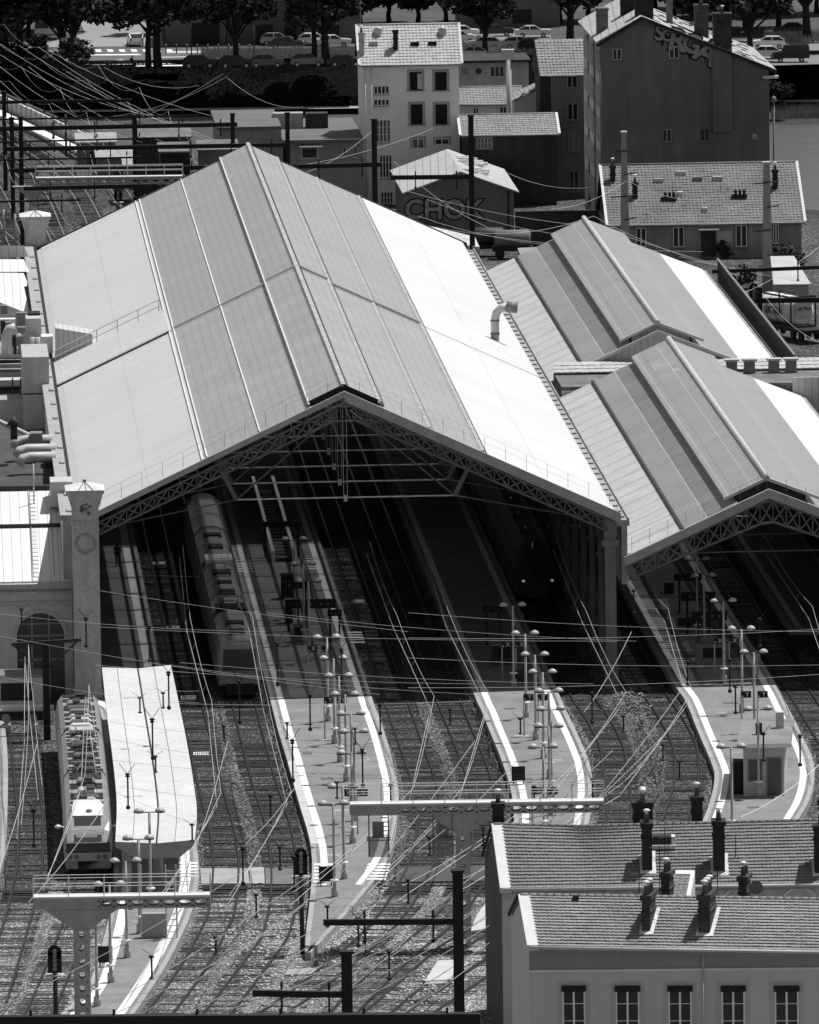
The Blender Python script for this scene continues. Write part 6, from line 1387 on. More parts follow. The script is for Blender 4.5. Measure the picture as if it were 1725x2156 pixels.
for fl_ in range(6):
    for k in range(9):
        d = 1.5 + 2.7 * k; z0 = zL - 3.4 - 3.25 * fl_; b = MB(); b.hexa([h.fr.p(-.02, d, z0), h.fr.p(-.003, d, z0), h.fr.p(-.003, d + 1.1, z0), h.fr.p(-.02, d + 1.1, z0), h.fr.p(-.02, d, z0 + 2.1), h.fr.p(-.003, d, z0 + 2.1), h.fr.p(-.003, d + 1.1, z0 + 2.1), h.fr.p(-.02, d + 1.1, z0 + 2.1)]); wn = h.part('window', b, M_glassM)
        b = MB(); b.box(-.16, -.021, d - .6, d, z0, z0 + 2.1, h.fr); b.build('shutter', M_lw, wn)
b = MB()
for d in (.2, 9, 18): b.tube([h.fr.p(-.1, d, zL), h.fr.p(-.1, d, 0)], .08, 6)
h.part('downpipe', b, M_grey)
def gtext(h, body, size, px, py, ang, Mo, Mi, name='graffiti', off=.08):
    a, z = h.loc(px, py); ux = h.fr.x * math.cos(ang) + Vector((0, 0, 1)) * math.sin(ang); uy = h.fr.x * -math.sin(ang) + Vector((0, 0, 1)) * math.cos(ang)
    b = MB(); put_text(b, body, size, h.fr.p(a, -.010, z), ux, uy, .16 * size / 2); h.part(name + '_outline', b, Mo)
    b = MB(); put_text(b, body, size, h.fr.p(a, -.016, z), ux, uy, .05 * size / 2); h.part(name + '_fill', b, Mi)
M_gf = mat('graffiti_silver', .3, .2, 1.2, fine=.1); M_gf2 = mat('graffiti_grey', .2, .2, 1.2); M_go = mat('graffiti_black', .015, .2, 1)
for ch, px, py, sz_, an in (('S', 1389, 71, 1.6, -.15), ('O', 1407, 76, 1.3, -.2), ('R', 1427, 87, 2.3, -.22), ('G', 1456, 94, 2.0, -.3), ('A', 1489, 112, 2.5, -.5)): gtext(h, ch, sz_ * 1.25, px, py, an, M_go, M_gf)
b = MB()
for _ in range(46):
    u = random.random(); a, z = h.loc(lerp(1380, 1505, u), lerp(66, 118, u) + random.uniform(-4, 16)); w_ = random.uniform(.1, .5); hh = random.uniform(.15, .9); b.add([h.fr.p(a - w_ / 2, -.006, z), h.fr.p(a + w_ * .1, -.006, z - hh), h.fr.p(a + w_ / 2, -.006, z - hh * .3), h.fr.p(a + w_ * .3, -.006, z + hh * .3)], [[0, 1, 2, 3]])
h.part('graffiti_drips', b, M_go)
gtext(h, 'NOE', .75, 1361, 50, -.15, M_go, M_gf2)
st_ = [(1262, 5, 1285, 5.5, 3.3, M_dk, 0), (1341, 12, 1378, 2.0, 2.6, M_soot, 3), (1316, 0, 1350, 9.0, 2.6, M_soot, 2), (1413, 30, 1424, 8, 3.0, M_dk, 1), (1472, 42, 1500, 8, 3.6, M_brick, 4), (1503, 58, 1541, 0.0, 3.9, M_brick, 2)]
for px0, pt_, px1, d, hh, M, pots in st_:
    a = h.loc(px0, 100)[0] + d * .035; zr_ = zA - (abs(a - aA) * (sl2 if a > aA else sl1)); q = h.fr.p(a, d); chimney(h, 'chimney', q, (px1 - px0) / 21.8, 1.5, zr_ - 1.0, zr_ + hh * .8, M, pots, SY)
b = MB(); a = h.loc(1519, 100)[0]; b.box(a - .9, a + .95, -.35, -.003, zR - 6, zA - (a - aA) * sl2, h.fr); h.part('chimney_breast', b, M_dk)
b = MB(); b.tube([h.fr.p(h.loc(1620, 300)[0] + .4, .4, 0), h.fr.p(h.loc(1620, 300)[0] + .5, .4, 12.8)], .1, 6); b.lathe([(.1, 12.8), (.3, 12.9), (.2, 13.3), (.05, 13.4)], h.fr.p(h.loc(1620, 300)[0] + .5, .4, 0), 8); h.part('wall_lamp', b, M_grey)
# low tiled house in front of it
M_wl = mat('patchy_render', 0.24, 0.3, 0.25, fine=.1, stain=.25)
h = bhouse('low tiled house with white verges and five tall white windows below the graffiti gable', 'house', 1284, 972, 472, M_wl, px1=1688, depth=14)
gable_x(h, 4.7, M_tileD, row=.42, col=.34, run=8.5)
for r in ((1339, 480, 1361, 519), (1417, 478, 1441, 520), (1549, 474, 1573, 519), (1628, 472, 1640, 513)): h.win(r, M_glassD, M_white, .12, mat('dull_sur', .16, .1, 1), mull=1, bars=0)
b = MB(); (a0, z1), (a1, z0) = h.loc(1476, 484), h.loc(1508, 540); b.box(a0, a1, -.06, -.004, z0, z1, h.fr); h.part('door', b, M_dark)
b = MB(); b.box(a0 - .3, a1 + .25, -.9, -.003, z1, z1 + .12, h.fr); h.part('door_canopy', b, M_light)
b = MB(); (a0, z1), (a1, z0) = h.loc(1509, 487), h.loc(1541, 510); b.box(a0, a1, -.02, -.003, z0, z1, h.fr); h.part('plaster_patch', b, M_stone)
R4 = lambda px, py: roof_pt(h, px, py, 4.7, 8.5)
for px, py, M in ((1434, 367, M_light), (1387, 382, M_light), (1469, 379, M_grey), (1511, 378, M_light), (1432, 410, M_white), (1484, 444, M_light)):
    q = R4(px, py); b = MB(); s_ = .45 if py < 400 else .25; b.box(q.x - s_, q.x + s_, q.y - .3, q.y + .3, q.z - .1, q.z + .3); h.part('skylight', b, M)
for px, py, hh, M in ((1285, 385, 1.6, M_soot), (1332, 420, 1.6, M_soot), (1627, 400, 1.9, M_soot)): q = R4(px, py); chimney(h, 'chimney', q, .5, .5, q.z - .2, q.z + hh, M, 1)
for px, py in ((1408, 425), (1556, 420)):
    q = R4(px, py); chimney(h, 'chimney', q + Vector((-.6, 0, 0)), 1.3, .5, q.z - .3, q.z + .45, M_soot, 0)
    for k in range(3): b = MB(); b.lathe([(.14, 0), (.14, .3), (.2, .35), (.03, .5)], q + Vector((-.3 + .4 * k, .2, .45)), 7); h.part('chimney_pot', b, M_dark)
for px, y0, y1 in ((1416, 392, 438), (1518, 373, 402), (1531, 394, 406), (1441, 430, 445), (1362, 448, 462)): aerial({1416: 'tall thin aerial with a dark block at its foot on the low tiled house', 1518: 'aerial beside the rightmost skylight of the low tiled house', 1531: 'short aerial low on the right half of the low tiled house roof', 1441: 'short aerial below the small white skylight of the low tiled house', 1362: 'short aerial near the lower left eave of the low tiled house'}[px], px, y0, y1, R4(px, y1).y, 4, .35)
# graffiti house, house behind and lean-tos
M_ch = mat('grey_low_render', 0.17, 0.15, 0.2, fine=.08, stain=.15)
Yc = 1000.0; c = V(858, 404, Yc); h = House('gabled_workshop', 'low gabled workshop with big pale graffiti letters on its end wall', 'workshop', c, SX, SY); aR, zR = h.loc(1082, 402); aA, zA = h.loc(970, 363); D = 24.0; zL = c.z
b = MB(); b.add([h.fr.p(0, 0, 0), h.fr.p(aR, 0, 0), h.fr.p(aR, 0, zR), h.fr.p(aA, 0, zA), h.fr.p(0, 0, zL)], [[0, 1, 2, 3, 4]]); b.add([h.fr.p(0, D, 0), h.fr.p(0, 0, 0), h.fr.p(0, 0, zL), h.fr.p(0, D, zL)], [[0, 1, 2, 3]]); h.part('wall', b, M_ch)
for (xa, za, xb, zb) in ((-.5, zL - .2, aA, zA + .0), (aA, zA, aR + .5, zR - .2)):
    b = MB(); b.hexa([h.fr.p(xa, -.4, za), h.fr.p(xb, -.4, zb), h.fr.p(xb, D, zb), h.fr.p(xa, D, za), h.fr.p(xa, -.4, za + .14), h.fr.p(xb, -.4, zb + .14), h.fr.p(xb, D, zb + .14), h.fr.p(xa, D, za + .14)]); h.part('roof', b, M_sheet if xa < 0 else mat('sheet_roof_pale', .42, .15, .3, fine=.15, stain=.1))
b = MB()
for k in range(26): a = aA + random.uniform(.2, 2.6); d = random.uniform(1, D); z = zA - (a - aA) * (zA - zR) / (aR - aA) + .15; b.box(a, a + random.uniform(.5, 1.2), d, d + .35, z - .25, z + .06, h.fr)
h.part('loose_sheet', b, M_white)['kind'] = 'stuff'
gtext(h, 'CHOK', 2.6, 935, 443, -.02, M_go, mat('graffiti_dull', .3, .4, 1.2, fine=.1)); gtext(h, 'ROSTO', 1.2, 905, 478, -.05, M_go, M_dk, 'tag')
b = MB(); b.tube([h.fr.p(h.loc(1070, 410)[0], -.1, zR), h.fr.p(h.loc(1070, 410)[0], -.1, 0)], .08, 6); h.part('downpipe', b, M_dark)
h = bhouse('dark two storey house with a pale wavy tiled roof behind the graffiti workshop', 'house', 975, 1027, 284, mat('sooty_wall', .055, .35, .12, fine=.1, stain=.25), px1=1171, depth=8)
gable_x(h, 1.55, M_tileG, row=.42, col=.34, run=4.2)
h.win((1005, 290, 1035, 313), M_glassM, M_light, .2, mat('dull_sur', .16, .1, 1), mull=3, bars=1)
h = bhouse('narrow grey house with a steep tiled roof squeezed against the tall gable house', 'house', 1160, 1034, 158, mat('narrow_render', .15, .12, .2, stain=.12), px1=1245, depth=9)
f = h.fr; b = MB(); tiles(b, f.p(-1.1, -.3, h.zt - .1), f.p(3.8, -.3, h.zt - .1), f.p(3.8, 4.5, h.zt + 3.1), f.p(-1.3, 4.5, h.zt + 3.1), .42, .34, .07, .015, .06); h.part('roof', b, M_tileG)
b = MB(); b.poly(f.p(-1.1, -.3, h.zt - .15), f.p(-1.3, 4.5, h.zt + 3.05), f.p(-1.4, 9, h.zt)); b.box(-1.1, 0, .1, 8, 5, h.zt - .1, f); h.part('side_gable', b, M_soot)
for r in ((1194, 160, 1216, 184), (1195, 218, 1217, 252), (1197, 283, 1219, 318), (1199, 360, 1219, 403)): h.win(r, M_glassD if r[1] != 283 else M_dk, mat('dull_frame', .3, .1, 1), .06, mat('dull_sur', .16, .1, 1), mull=1, bars=0)
h = bhouse('low pale lean-to with small windows and a tiled roof right of the white house', 'house', 968, 1050, 219, mat('cream_render', .5, .1, .2, stain=.1), px1=1098, depth=7)
gable_x(h, 1.3, M_tileG, row=.42, col=.34, run=3.8, verge=False)
for r in ((996, 227, 1008, 240), (1052, 225, 1068, 240)): h.win(r, M_glassD, M_light, mull=1, bars=0)
h = bhouse('flat dark roofed annex with a round window right of the white house', 'house', 966, 1062, 132, mat('annex_render', .4, .1, .2, stain=.15), px1=1113, depth=8)
b = MB(); b.box(-.2, h.w + .2, -.8, 8.2, h.zt, h.zt + .25, h.fr); h.part('roof', b, M_dark)
for r in ((972, 140, 987, 160), (1032, 140, 1062, 161)): h.win(r, M_glassD, M_light, mull=2, bars=0)
b = MB(); a, z = h.loc(1008, 150); b.tube([h.fr.p(a, -.05, z), h.fr.p(a, -.003, z)], .32, 14); h.part('round_window', b, M_glassD)
h = bhouse('small white shed with a sloping tile edge beside the tall pipe chimney', 'shed', 1082, 1040, 212, mat('shed_render', .45, .1, .2), px1=1160, depth=6)
f = h.fr; b = MB(); b.add([f.p(0, 0, h.zt), f.p(h.w, 0, h.zt), f.p(h.w, 0, h.zt + 1.6)], [[0, 1, 2]]); h.part('gable', b, mat('shed_render', .45, .1, .2)); b = MB(); tiles(b, f.p(-.2, -.3, h.zt), f.p(-.2, 6, h.zt), f.p(h.w, 6, h.zt + 1.75), f.p(h.w, -.3, h.zt + 1.75), .4, .35); h.part('roof', b, M_tileG)
p = V(1074, 240, 1036); t = thing('pipe_chimney', 'tall pale round pipe chimney between the lean-to and the shed', 'chimney', (p.x, p.y, 0)); zt = V(1070, 104, 1036).z
b = MB(); b.tube([(p.x, p.y, 0), (p.x - .1, p.y, zt)], .28, 10); b.build('pipe', M_concL, t); b = MB(); b.box(p.x - .75, p.x + .5, p.y - .5, p.y + .5, zt - 1.0, zt); b.build('head', M_concL, t)
# flat roofed building left of the white house
h = bhouse('low flat-roofed building with a tank and vents left of the white house', 'building', 612, 1028, 300, mat('flat_render', .3, .12, .2, stain=.12), px1=765, depth=24)
b = MB(); b.box(-.8, h.w, -1.0, 24, h.zt, h.zt + .3, h.fr); b.box(-7.2, -.8, 2, 22, h.zt + 1.2, h.zt + 1.45, h.fr); h.part('roof', b, mat('felt_roof', .13, .2, .2, fine=.15))
b = MB(); b.box(-7.0, -.8, 2.3, 22, 0, h.zt + 1.2, h.fr); h.part('wing', b, mat('flat_render', .3, .12, .2, stain=.12))
h.win((636, 312, 668, 332), M_glassD, M_grey, .15, mull=0, bars=0)
for r in ((722, 310, 729, 330), (745, 310, 752, 330)): h.win(r, M_glassD, M_light, mull=0, bars=0)
b = MB(); a, z = h.loc(636, 308); b.box(a - .3, a + 2.0, -1.3, -.003, z, z + .1, h.fr); h.part('awning', b, M_white)
for px, d, w_, z_ in ((655, 12, 2.2, 1.5), (628, 14, 1.0, .8), (585, 12, 3.0, .35)): a = h.loc(px, 280)[0]; b = MB(); b.box(a, a + w_, d, d + 2, h.zt + .3, h.zt + .3 + z_ + (1.2 if px < 600 else 0), h.fr); h.part('roof_unit', b, M_dark if z_ > 1 else M_conc)
# hedge wall and yard walls
h = bhouse('long dark yard wall in front of the narrow houses', 'wall', 1085, 985, 448, mat('yard_wall', .05, .3, .2, stain=.2), px1=1262, depth=.5, name='yard_wall')
b = MB(); b.box(0, h.w, -.1, .6, h.zt, h.zt + .12, h.fr); h.part('coping', b, M_dark)
for i, (x0, x1, yt, yb, Y, M, l_) in enumerate(((163, 243, 302, 340, 1072, M_concD, 'grey box shed with a pale flat roof in the rail yard, left one'), (205, 330, 334, 392, 1062, M_concD, 'long dark shed with a pale sloping roof in the rail yard'), (262, 345, 350, 386, 1050, M_conc, 'small pale shed at the right end of the rail yard'), (285, 400, 292, 310, 1035, M_dark, 'low dark roofed shed near the river'), (338, 395, 322, 352, 1015, M_black, 'black open shed near the river'), (420, 500, 318, 352, 1018, M_concD, 'grey shed beside the flat-roofed building'))):
    h = bhouse(l_, 'shed', x0, Y, yt, M, px1=x1, depth=5, name='yard_shed'); b = MB(); b.hexa([h.fr.p(-.2, -.3, h.zt), h.fr.p(h.w + .2, -.3, h.zt), h.fr.p(h.w + .2, 5.2, h.zt + .5), h.fr.p(-.2, 5.2, h.zt + .5), h.fr.p(-.2, -.3, h.zt + .15), h.fr.p(h.w + .2, -.3, h.zt + .15), h.fr.p(h.w + .2, 5.2, h.zt + .65), h.fr.p(-.2, 5.2, h.zt + .65)]); h.part('roof', b, M_conc if i in (0, 1, 2) else M_concD)
    b = MB(); b.box(h.w * .3, h.w * .6, -.04, -.003, 0, h.zt * .7, h.fr); h.part('door', b, M_dark)
# ================================================================ YARD, BRIDGE, FAR BANK, TREES, CARS
g = MB()
ys_ = [480, 500, 520, 540, 560, 575, 585, 594, 601, 606]
for a, c in zip(ys_, ys_[1:]): g.poly((-80, a, .085), (60, a, .085), (60, c, .085 if c < 606 else .0), (-80, c, .085 if c < 606 else .0))
structure('pale_ballast_ground', g, M_balL)
g = MB(); g.poly((-120, 860, .05), (3, 860, .05), (3, 990, .05), (-20, 1085, .05), (-120, 1085, .05)); structure('yard_ground', g, gravel('yard_ballast', .03, .22, .5))
# yard tracks fanning from the back of the shed onto the river bridge
for k in range(9):
    x0, x1, x2 = -46 + 4.3 * k, -62 + 4.1 * k, -88 + 4.1 * k
    P = smooth([Vector((x0 + 2.5, 872, 0)), Vector((x0, 920, 0)), Vector((lerp(x0, x1, .45), 985, 0)), Vector((x1, 1085, 0)), Vector((x2, 1212, 0))], 10)
    make_track('yard track behind the big shed, %s from the left, running onto the bridge' % ORDN[k], P, sleeper=1.2, RM=M_grey)
    if k % 2 == 0:
        Q = [q + Vector((0, 0, 6.2)) for q, d in walk(P, 30)]; wire('pale wire sagging above the yard tracks behind the shed', Q, .016, sag=.8, group='wires above the yard tracks')
        wire('pale wire sagging above the yard tracks behind the shed', [q + Vector((1.2, 0, 1.6)) for q in Q], .016, sag=1.3, group='wires above the yard tracks')
for k in range(4):   # crossovers
    a = Vector((-44 + 7 * k, 915, .02)); c = Vector((-58 + 9 * k, 1010, .02)); make_track('crossover track in the yard behind the shed, %s from the left' % ORDN[k], smooth([a, lerp(a, c, .5) + Vector((1.5, 0, 0)), c], 8), sleeper=1.6, RM=M_grey)
t = thing('rail_bridge', 'rail bridge with a pale concrete parapet crossing the river at the left', 'bridge', (-60, 1086, 0))
pA, pB = G(318, 352, 1.2), G(-40, 188, 1.2); pd = (pB - pA).normalized(); pn = Vector((pd.y, -pd.x, 0)); pA2 = Vector((pA.x, pA.y, 0)); pB2 = pA2 + Vector((pd.x, pd.y, 0)) * 210
b = MB(); b.hexa([pA2 - pn * 60 + Vector((0, 0, -1.6)), pA2 + Vector((0, 0, -1.6)), pB2 + Vector((0, 0, -1.6)), pB2 - pn * 60 + Vector((0, 0, -1.6)), pA2 - pn * 60 + Vector((0, 0, -.01)), pA2 + Vector((0, 0, -.01)), pB2 + Vector((0, 0, -.01)), pB2 - pn * 60 + Vector((0, 0, -.01))]); b.build('deck', M_bal, t)
b = MB(); b.hexa([pA2, pA2 + pn * .3, pB2 + pn * .3, pB2, pA2 + Vector((0, 0, 1.5)), pA2 + pn * .3 + Vector((0, 0, 1.5)), pB2 + pn * .3 + Vector((0, 0, 1.5)), pB2 + Vector((0, 0, 1.5))])
for k in range(70): q = pA2 + Vector((pd.x, pd.y, 0)) * 3 * k - pn * .08; b.beam(q, q + Vector((0, 0, 1.6)), .3, .3, Vector((1, 0, 0)))
b.build('parapet', M_concL, t)
b = MB(); b.hexa([pA2 - pn * 2.2 + Vector((0, 0, .004)), pA2 - pn * .9 + Vector((0, 0, .004)), pB2 - pn * .9 + Vector((0, 0, .004)), pB2 - pn * 2.2 + Vector((0, 0, .004)), pA2 - pn * 2.2 + Vector((0, 0, .35)), pA2 - pn * .9 + Vector((0, 0, .35)), pB2 - pn * .9 + Vector((0, 0, .35)), pB2 - pn * 2.2 + Vector((0, 0, .35))]); b.build('walkway', M_white, t)
b = MB(); 
for k in (50, 110): q = pA2 + Vector((pd.x, pd.y, 0)) * k; b.hexa([q - pn * 58 + Vector((0, 0, -7)), q + Vector((0, 0, -7)), q + pd * 5 + Vector((0, 0, -7)), q - pn * 58 + pd * 5 + Vector((0, 0, -7)), q - pn * 58 + Vector((0, 0, -1.6)), q + Vector((0, 0, -1.6)), q + pd * 5 + Vector((0, 0, -1.6)), q - pn * 58 + pd * 5 + Vector((0, 0, -1.6))])
b.build('pier', M_concD, t)
for (a, c) in [((0, 92), (360, 260)), ((40, 95), (420, 280)), ((80, 98), (470, 300)), ((0, 140), (300, 300)), ((60, 140), (350, 300)), ((140, 150), (560, 330)), ((0, 170), (260, 330)), ((470, 155), (60, 330)), ((480, 160), (180, 250)), ((480, 165), (640, 225)), ((0, 115), (330, 245)), ((220, 142), (420, 180)), ((100, 105), (520, 260))]:
    wire('pale wire sagging over the river and yard at the upper left', [G(a[0], a[1], 8.0), G(c[0], c[1], 7.5)], .015, sag=1.0, group='wires over the river at the upper left')
for (a, c) in [((870, 470), (1480, 530)), ((850, 400), (1300, 480)), ((900, 420), (1240, 500)), ((1000, 490), (1250, 455)), ((1250, 455), (1560, 570)), ((1245, 470), (1725, 600)), ((830, 340), (1030, 480)), ((620, 350), (960, 250)), ((640, 365), (800, 260)), ((1060, 360), (1240, 395)), ((880, 455), (1230, 520)), ((1160, 440), (1320, 380)), ((1430, 540), (1725, 565)), ((1500, 640), (1725, 520)), ((1600, 610), (1725, 720)), ((1330, 385), (1500, 420))]:
    wire('pale thin wire strung between masts in front of the river houses', [G(a[0], a[1], 8.0), G(c[0], c[1], 8.0)], .015, sag=.6, group='wires in front of the river houses')
# ---- far bank street
FZ = -0.69
def fg(x, y): return G(x, y, FZ)
b = MB(); q0, q1 = fg(-40, 144), fg(1770, 120); b.box(-80, 80, 1216.2, 1216.6, -1.2, -.25); tag(b.build('low_wall', M_soot), 'low dark wall along the top of the far river bank', 'wall')
def paint(pts, label, M=M_line, z=.008, name='road_marking'): 
    b = MB(); b.poly(*[fg(x, y) + Vector((0, 0, z)) for x, y in pts]); return tag(b.build(name, M), kind='structure')
for k in range(7): x = 203 + 25 * k; paint([(x, 109), (x + 12, 109), (x + 9, 104), (x - 3, 104)], '')
paint([(70, 137), (370, 135), (300, 130), (255, 125.5), (200, 131), (90, 134)], ''); paint([(170, 117), (300, 116), (290, 113.5), (175, 115)], ''); paint([(285, 140), (385, 139), (385, 136.5), (290, 138)], ''); paint([(60, 121), (170, 119), (170, 117), (60, 118)], '')
paint([(350, 112), (700, 108), (700, 105), (350, 108)], '', M_concL, .02, 'pavement'); paint([(340, 121), (400, 120), (400, 119), (340, 120)], '')
paint([(60, 100), (345, 97), (340, 60), (195, 10), (150, 10), (180, 70)], '', mat('side_street', .26, .15, .1, fine=.1), .012, 'side_street')
paint([(380, 98), (760, 96), (760, 70), (380, 72)], '', mat('forecourt', .14, .2, .1), .012, 'forecourt')
paint([(960, 128), (1160, 122), (1160, 60), (960, 62)], '', mat('car_park', .2, .2, .1, fine=.1), .012, 'car_park'); paint([(1560, 140), (1760, 134), (1760, 80), (1560, 84)], '', mat('car_park', .2, .2, .1), .012, 'car_park')
def box_building(label, px0, px1, pyb, h_, M, dep=14, openings=()):
    a, c = fg(px0, pyb), fg(px1, pyb); t = thing('street_building', label, 'building', a); b = MB(); b.box(a.x, c.x, a.y, a.y + dep, FZ, FZ + h_); b.build('wall', M, t)
    b = MB(); b.box(a.x - .2, c.x + .2, a.y - .25, a.y + dep, FZ + h_, FZ + h_ + .3); b.build('roof', M_concD, t)
    for (x0, x1, z0, z1, Mo) in openings:
        xa, xb = fg(x0, pyb).x, fg(x1, pyb).x; b = MB(); b.box(xa, xb, a.y - .05, a.y - .003, FZ + z0, FZ + z1); b.build('opening', Mo, t)
M_fb = mat('far_wall', .13, .15, .1, stain=.1)
box_building('dark warehouse with a wide black garage opening beyond the far road', 350, 476, 97, 6.5, M_fb, 14, ((405, 463, 0, 2.7, M_black),))
box_building('long grey warehouse beyond the far road, left of the white house', 478, 640, 95, 5.2, mat('far_wall2', .1, .15, .1), 14, ((540, 575, 0, 2.4, M_black), (600, 625, 0, 2.4, M_black)))
box_building('grey warehouse with dark doors behind the white house roof', 642, 760, 93, 5.0, M_fb, 14, ((690, 715, 0, 2.2, M_black),))
box_building('pale far building behind the parked cars right of the white house', 960, 1180, 60, 4.0, M_fb, 12, ((1000, 1040, .5, 2.2, M_black), (1080, 1120, .5, 2.2, M_black)))
box_building('pale building seen between the trunks at the top left', 205, 345, 40, 7, mat('far_pale', .4, .2, .2, stripe=[(2, .8, .3, .4)]), 10, ((215, 222, 0, 5, M_dark), (240, 250, 0, 5, M_dark)))
# ---- trees
M_bark = mat('bark', .02, .3, 1.0, fine=.3)
def leaf_cloud(b, cs, n, size, flat=.5):
    for _ in range(n):
        c, r = random.choice(cs); d = Vector((random.gauss(0, 1), random.gauss(0, 1), random.gauss(0, 1))).normalized() * r * random.random() ** .4; d.z *= .75
        p = c + d; u = Vector((random.gauss(0, 1), random.gauss(0, 1), random.gauss(0, flat))).normalized(); v = u.cross(Vector((random.gauss(0, 1), random.gauss(0, 1), random.gauss(0, 1)))).normalized(); s = size * random.uniform(.5, 1.3)
        b.mat(random.choice((0, 0, 1, 2))); b.add([p - u * s, p + v * s * .55, p + u * s, p - v * s * .55], [[0, 1, 2, 3]])
M_lf = [mat('leaf_dark', .025, .3, 1, spec=.1), mat('leaf_mid', .045, .3, 1, spec=.1), mat('leaf_pale', .10, .3, 1, spec=.15)]
def make_tree(label, H_=15.0, trunk_h=5.2, R_=5.0, n=2600, size=.42, low=False, tr=.42):
    t = thing('plane_tree', label, 'tree', (0, 0, 0)); b = MB(); P = [Vector((0, 0, 0)), Vector((random.uniform(-.15, .15), 0, trunk_h * .5)), Vector((random.uniform(-.3, .3), .1, trunk_h)), Vector((random.uniform(-.6, .6), 0, H_ * .75))]
    b.tube(P, [tr * 1.15, tr * .9, tr * .75, .12], 8); cs = []
    for k in range(9):
        a = 6.28 * k / 9 + random.uniform(-.3, .3); z0 = trunk_h * random.uniform(.75, 1.15); r = R_ * random.uniform(.5, .9); e = Vector((r * math.cos(a), r * math.sin(a), z0 + random.uniform(.5, H_ - trunk_h - 2) * (.6 if low else 1)))
        s = lerp(P[1], P[2], random.uniform(.4, 1)); m_ = lerp(s, e, .5) + Vector((0, 0, .5)); b.tube([s, m_, e], [.18, .11, .04], 5); cs += [(e, random.uniform(1.1, 2.1)), (m_ + Vector((0, 0, random.uniform(.3, 2))), random.uniform(.9, 1.6))]
    b.build('trunk', M_bark, t, True)
    for k in range(8): cs.append((Vector((random.uniform(-.6, .6) * R_, random.uniform(-.6, .6) * R_, random.uniform(trunk_h + 1.5, H_))), random.uniform(1.2, 2.2)))
    b = MB(); leaf_cloud(b, cs, n, size); b.build('crown', M_lf, t, True); return t
protos = {}
TREES = [('A', 131, 143, 'tree with the low leafy branches at the top left, left trunk of the close pair'), ('B', 155, 145, 'right trunk of the close pair of trees near the far road at the top left'), ('C', 313, 143, 'slim left trunk of the second pair of roadside trees'), ('B', 333, 143, 'thicker right trunk of the second pair of roadside trees'),
         ('A', 497, 143, 'tree rising behind the second parked dark car from the left'), ('C', 662, 140, 'left trunk of the two trees just left of the white house'), ('B', 687, 140, 'right trunk of the two trees just left of the white house'), ('A', 1022, 124, 'tree among the parked cars right of the white house'),
         ('B', 45, 138, 'dense tree filling the top left corner'), ('C', 15, 136, 'bushy tree at the left edge above the bridge'), ('A', 1580, 130, 'tree right of the tall graffiti gable at the far road'), ('B', 1700, 84, 'dense tree in the top right corner'), ('C', 1640, 70, 'tree behind the parked white hatchback at the right'), ('B', 1200, 110, 'tree behind the narrow steep-roofed house')]
back = [('A', 60, 78), ('B', 110, 66), ('C', 395, 70), ('B', 440, 62), ('A', 520, 66), ('B', 580, 60), ('C', 640, 63), ('A', 705, 58), ('B', 760, 55), ('C', 820, 52), ('A', 880, 50), ('B', 940, 55), ('C', 1000, 48), ('A', 1060, 50), ('B', 1120, 46), ('C', 1180, 46), ('A', 1240, 44), ('B', 1340, 40), ('C', 1420, 40), ('A', 1480, 36), ('B', 1540, 34), ('C', 1600, 34), ('A', 1660, 30), ('B', 1720, 28), ('C', 20, 60), ('C', 300, 30), ('A', 1380, 20), ('B', 1450, 18), ('C', 1500, 20), ('B', 1570, 60), ('A', 1530, 70)]
def put_tree(k, x, y, lab, group=None, s=1.0):
    if k not in protos: o = protos[k] = make_tree(lab, *dict(A=(15, 4.4, 5.4, 4200, .42), B=(16, 4.9, 5.8, 4600, .45), C=(14, 5.2, 4.4, 2600, .4), D=(13, 2.2, 5.8, 5200, .6))[k], tr=dict(A=.36, B=.5, C=.34, D=.3)[k])
    else: o = copytree(protos[k])
    o.location = fg(x, y); o.rotation_euler.z = random.uniform(0, 6.28); o.scale = (s, s, s * random.uniform(.93, 1.07)); o['label'] = lab
    if group: o['group'] = group
    elif 'group' in o: del o['group']
for k, x, y, lab in TREES: put_tree(k, x, y, lab)
for k, x, y in back: put_tree('D', x, y, 'dark leafy tree in the row beyond the far road at the top', 'trees beyond the far road', 1.05)
# low leafy branches and bushes
def bush(label, px, py, z, r, h_, n, size=.3, name='bush', Y=None):
    p = G(px, py, z); t = thing(name, label, 'bush', p); b = MB(); cs = [(p + Vector((random.uniform(-r, r) * .7, random.uniform(-r, r) * .6, random.uniform(.2, h_))), r * random.uniform(.35, .6)) for _ in range(9)]; leaf_cloud(b, cs, n, size); b.build('foliage', M_lf, t)
    b = MB(); b.tube([p, p + Vector((0, 0, h_ * .7))], .08, 5); b.build('stem', M_bark, t)
bush('bushy low branches beside the left pair of roadside trunks', 145, 145, FZ + 1.8, 2.6, 3.2, 900, .4)
bush('dense leafy bush at the far left above the bridge parapet', 25, 142, FZ, 3.6, 5.0, 1600, .4); bush('leafy bush hanging at the left end of the far road', 70, 140, FZ, 2.2, 3.5, 900, .4)
bush('leafy shrub on the river bank right of the tall graffiti gable', 1636, 240, -5.3, 1.8, 4.0, 900, .28)
bush('shrub beside the concrete mast right of the low tiled house', 1560, 608, 0, 1.4, 2.0, 500, .2); bush('leafy shrub below the right end of the low tiled house', 1660, 560, 0, 2.2, 1.6, 700, .2); bush('small shrub by the door of the low tiled house', 1523, 545, 0, .9, 1.8, 300, .18)
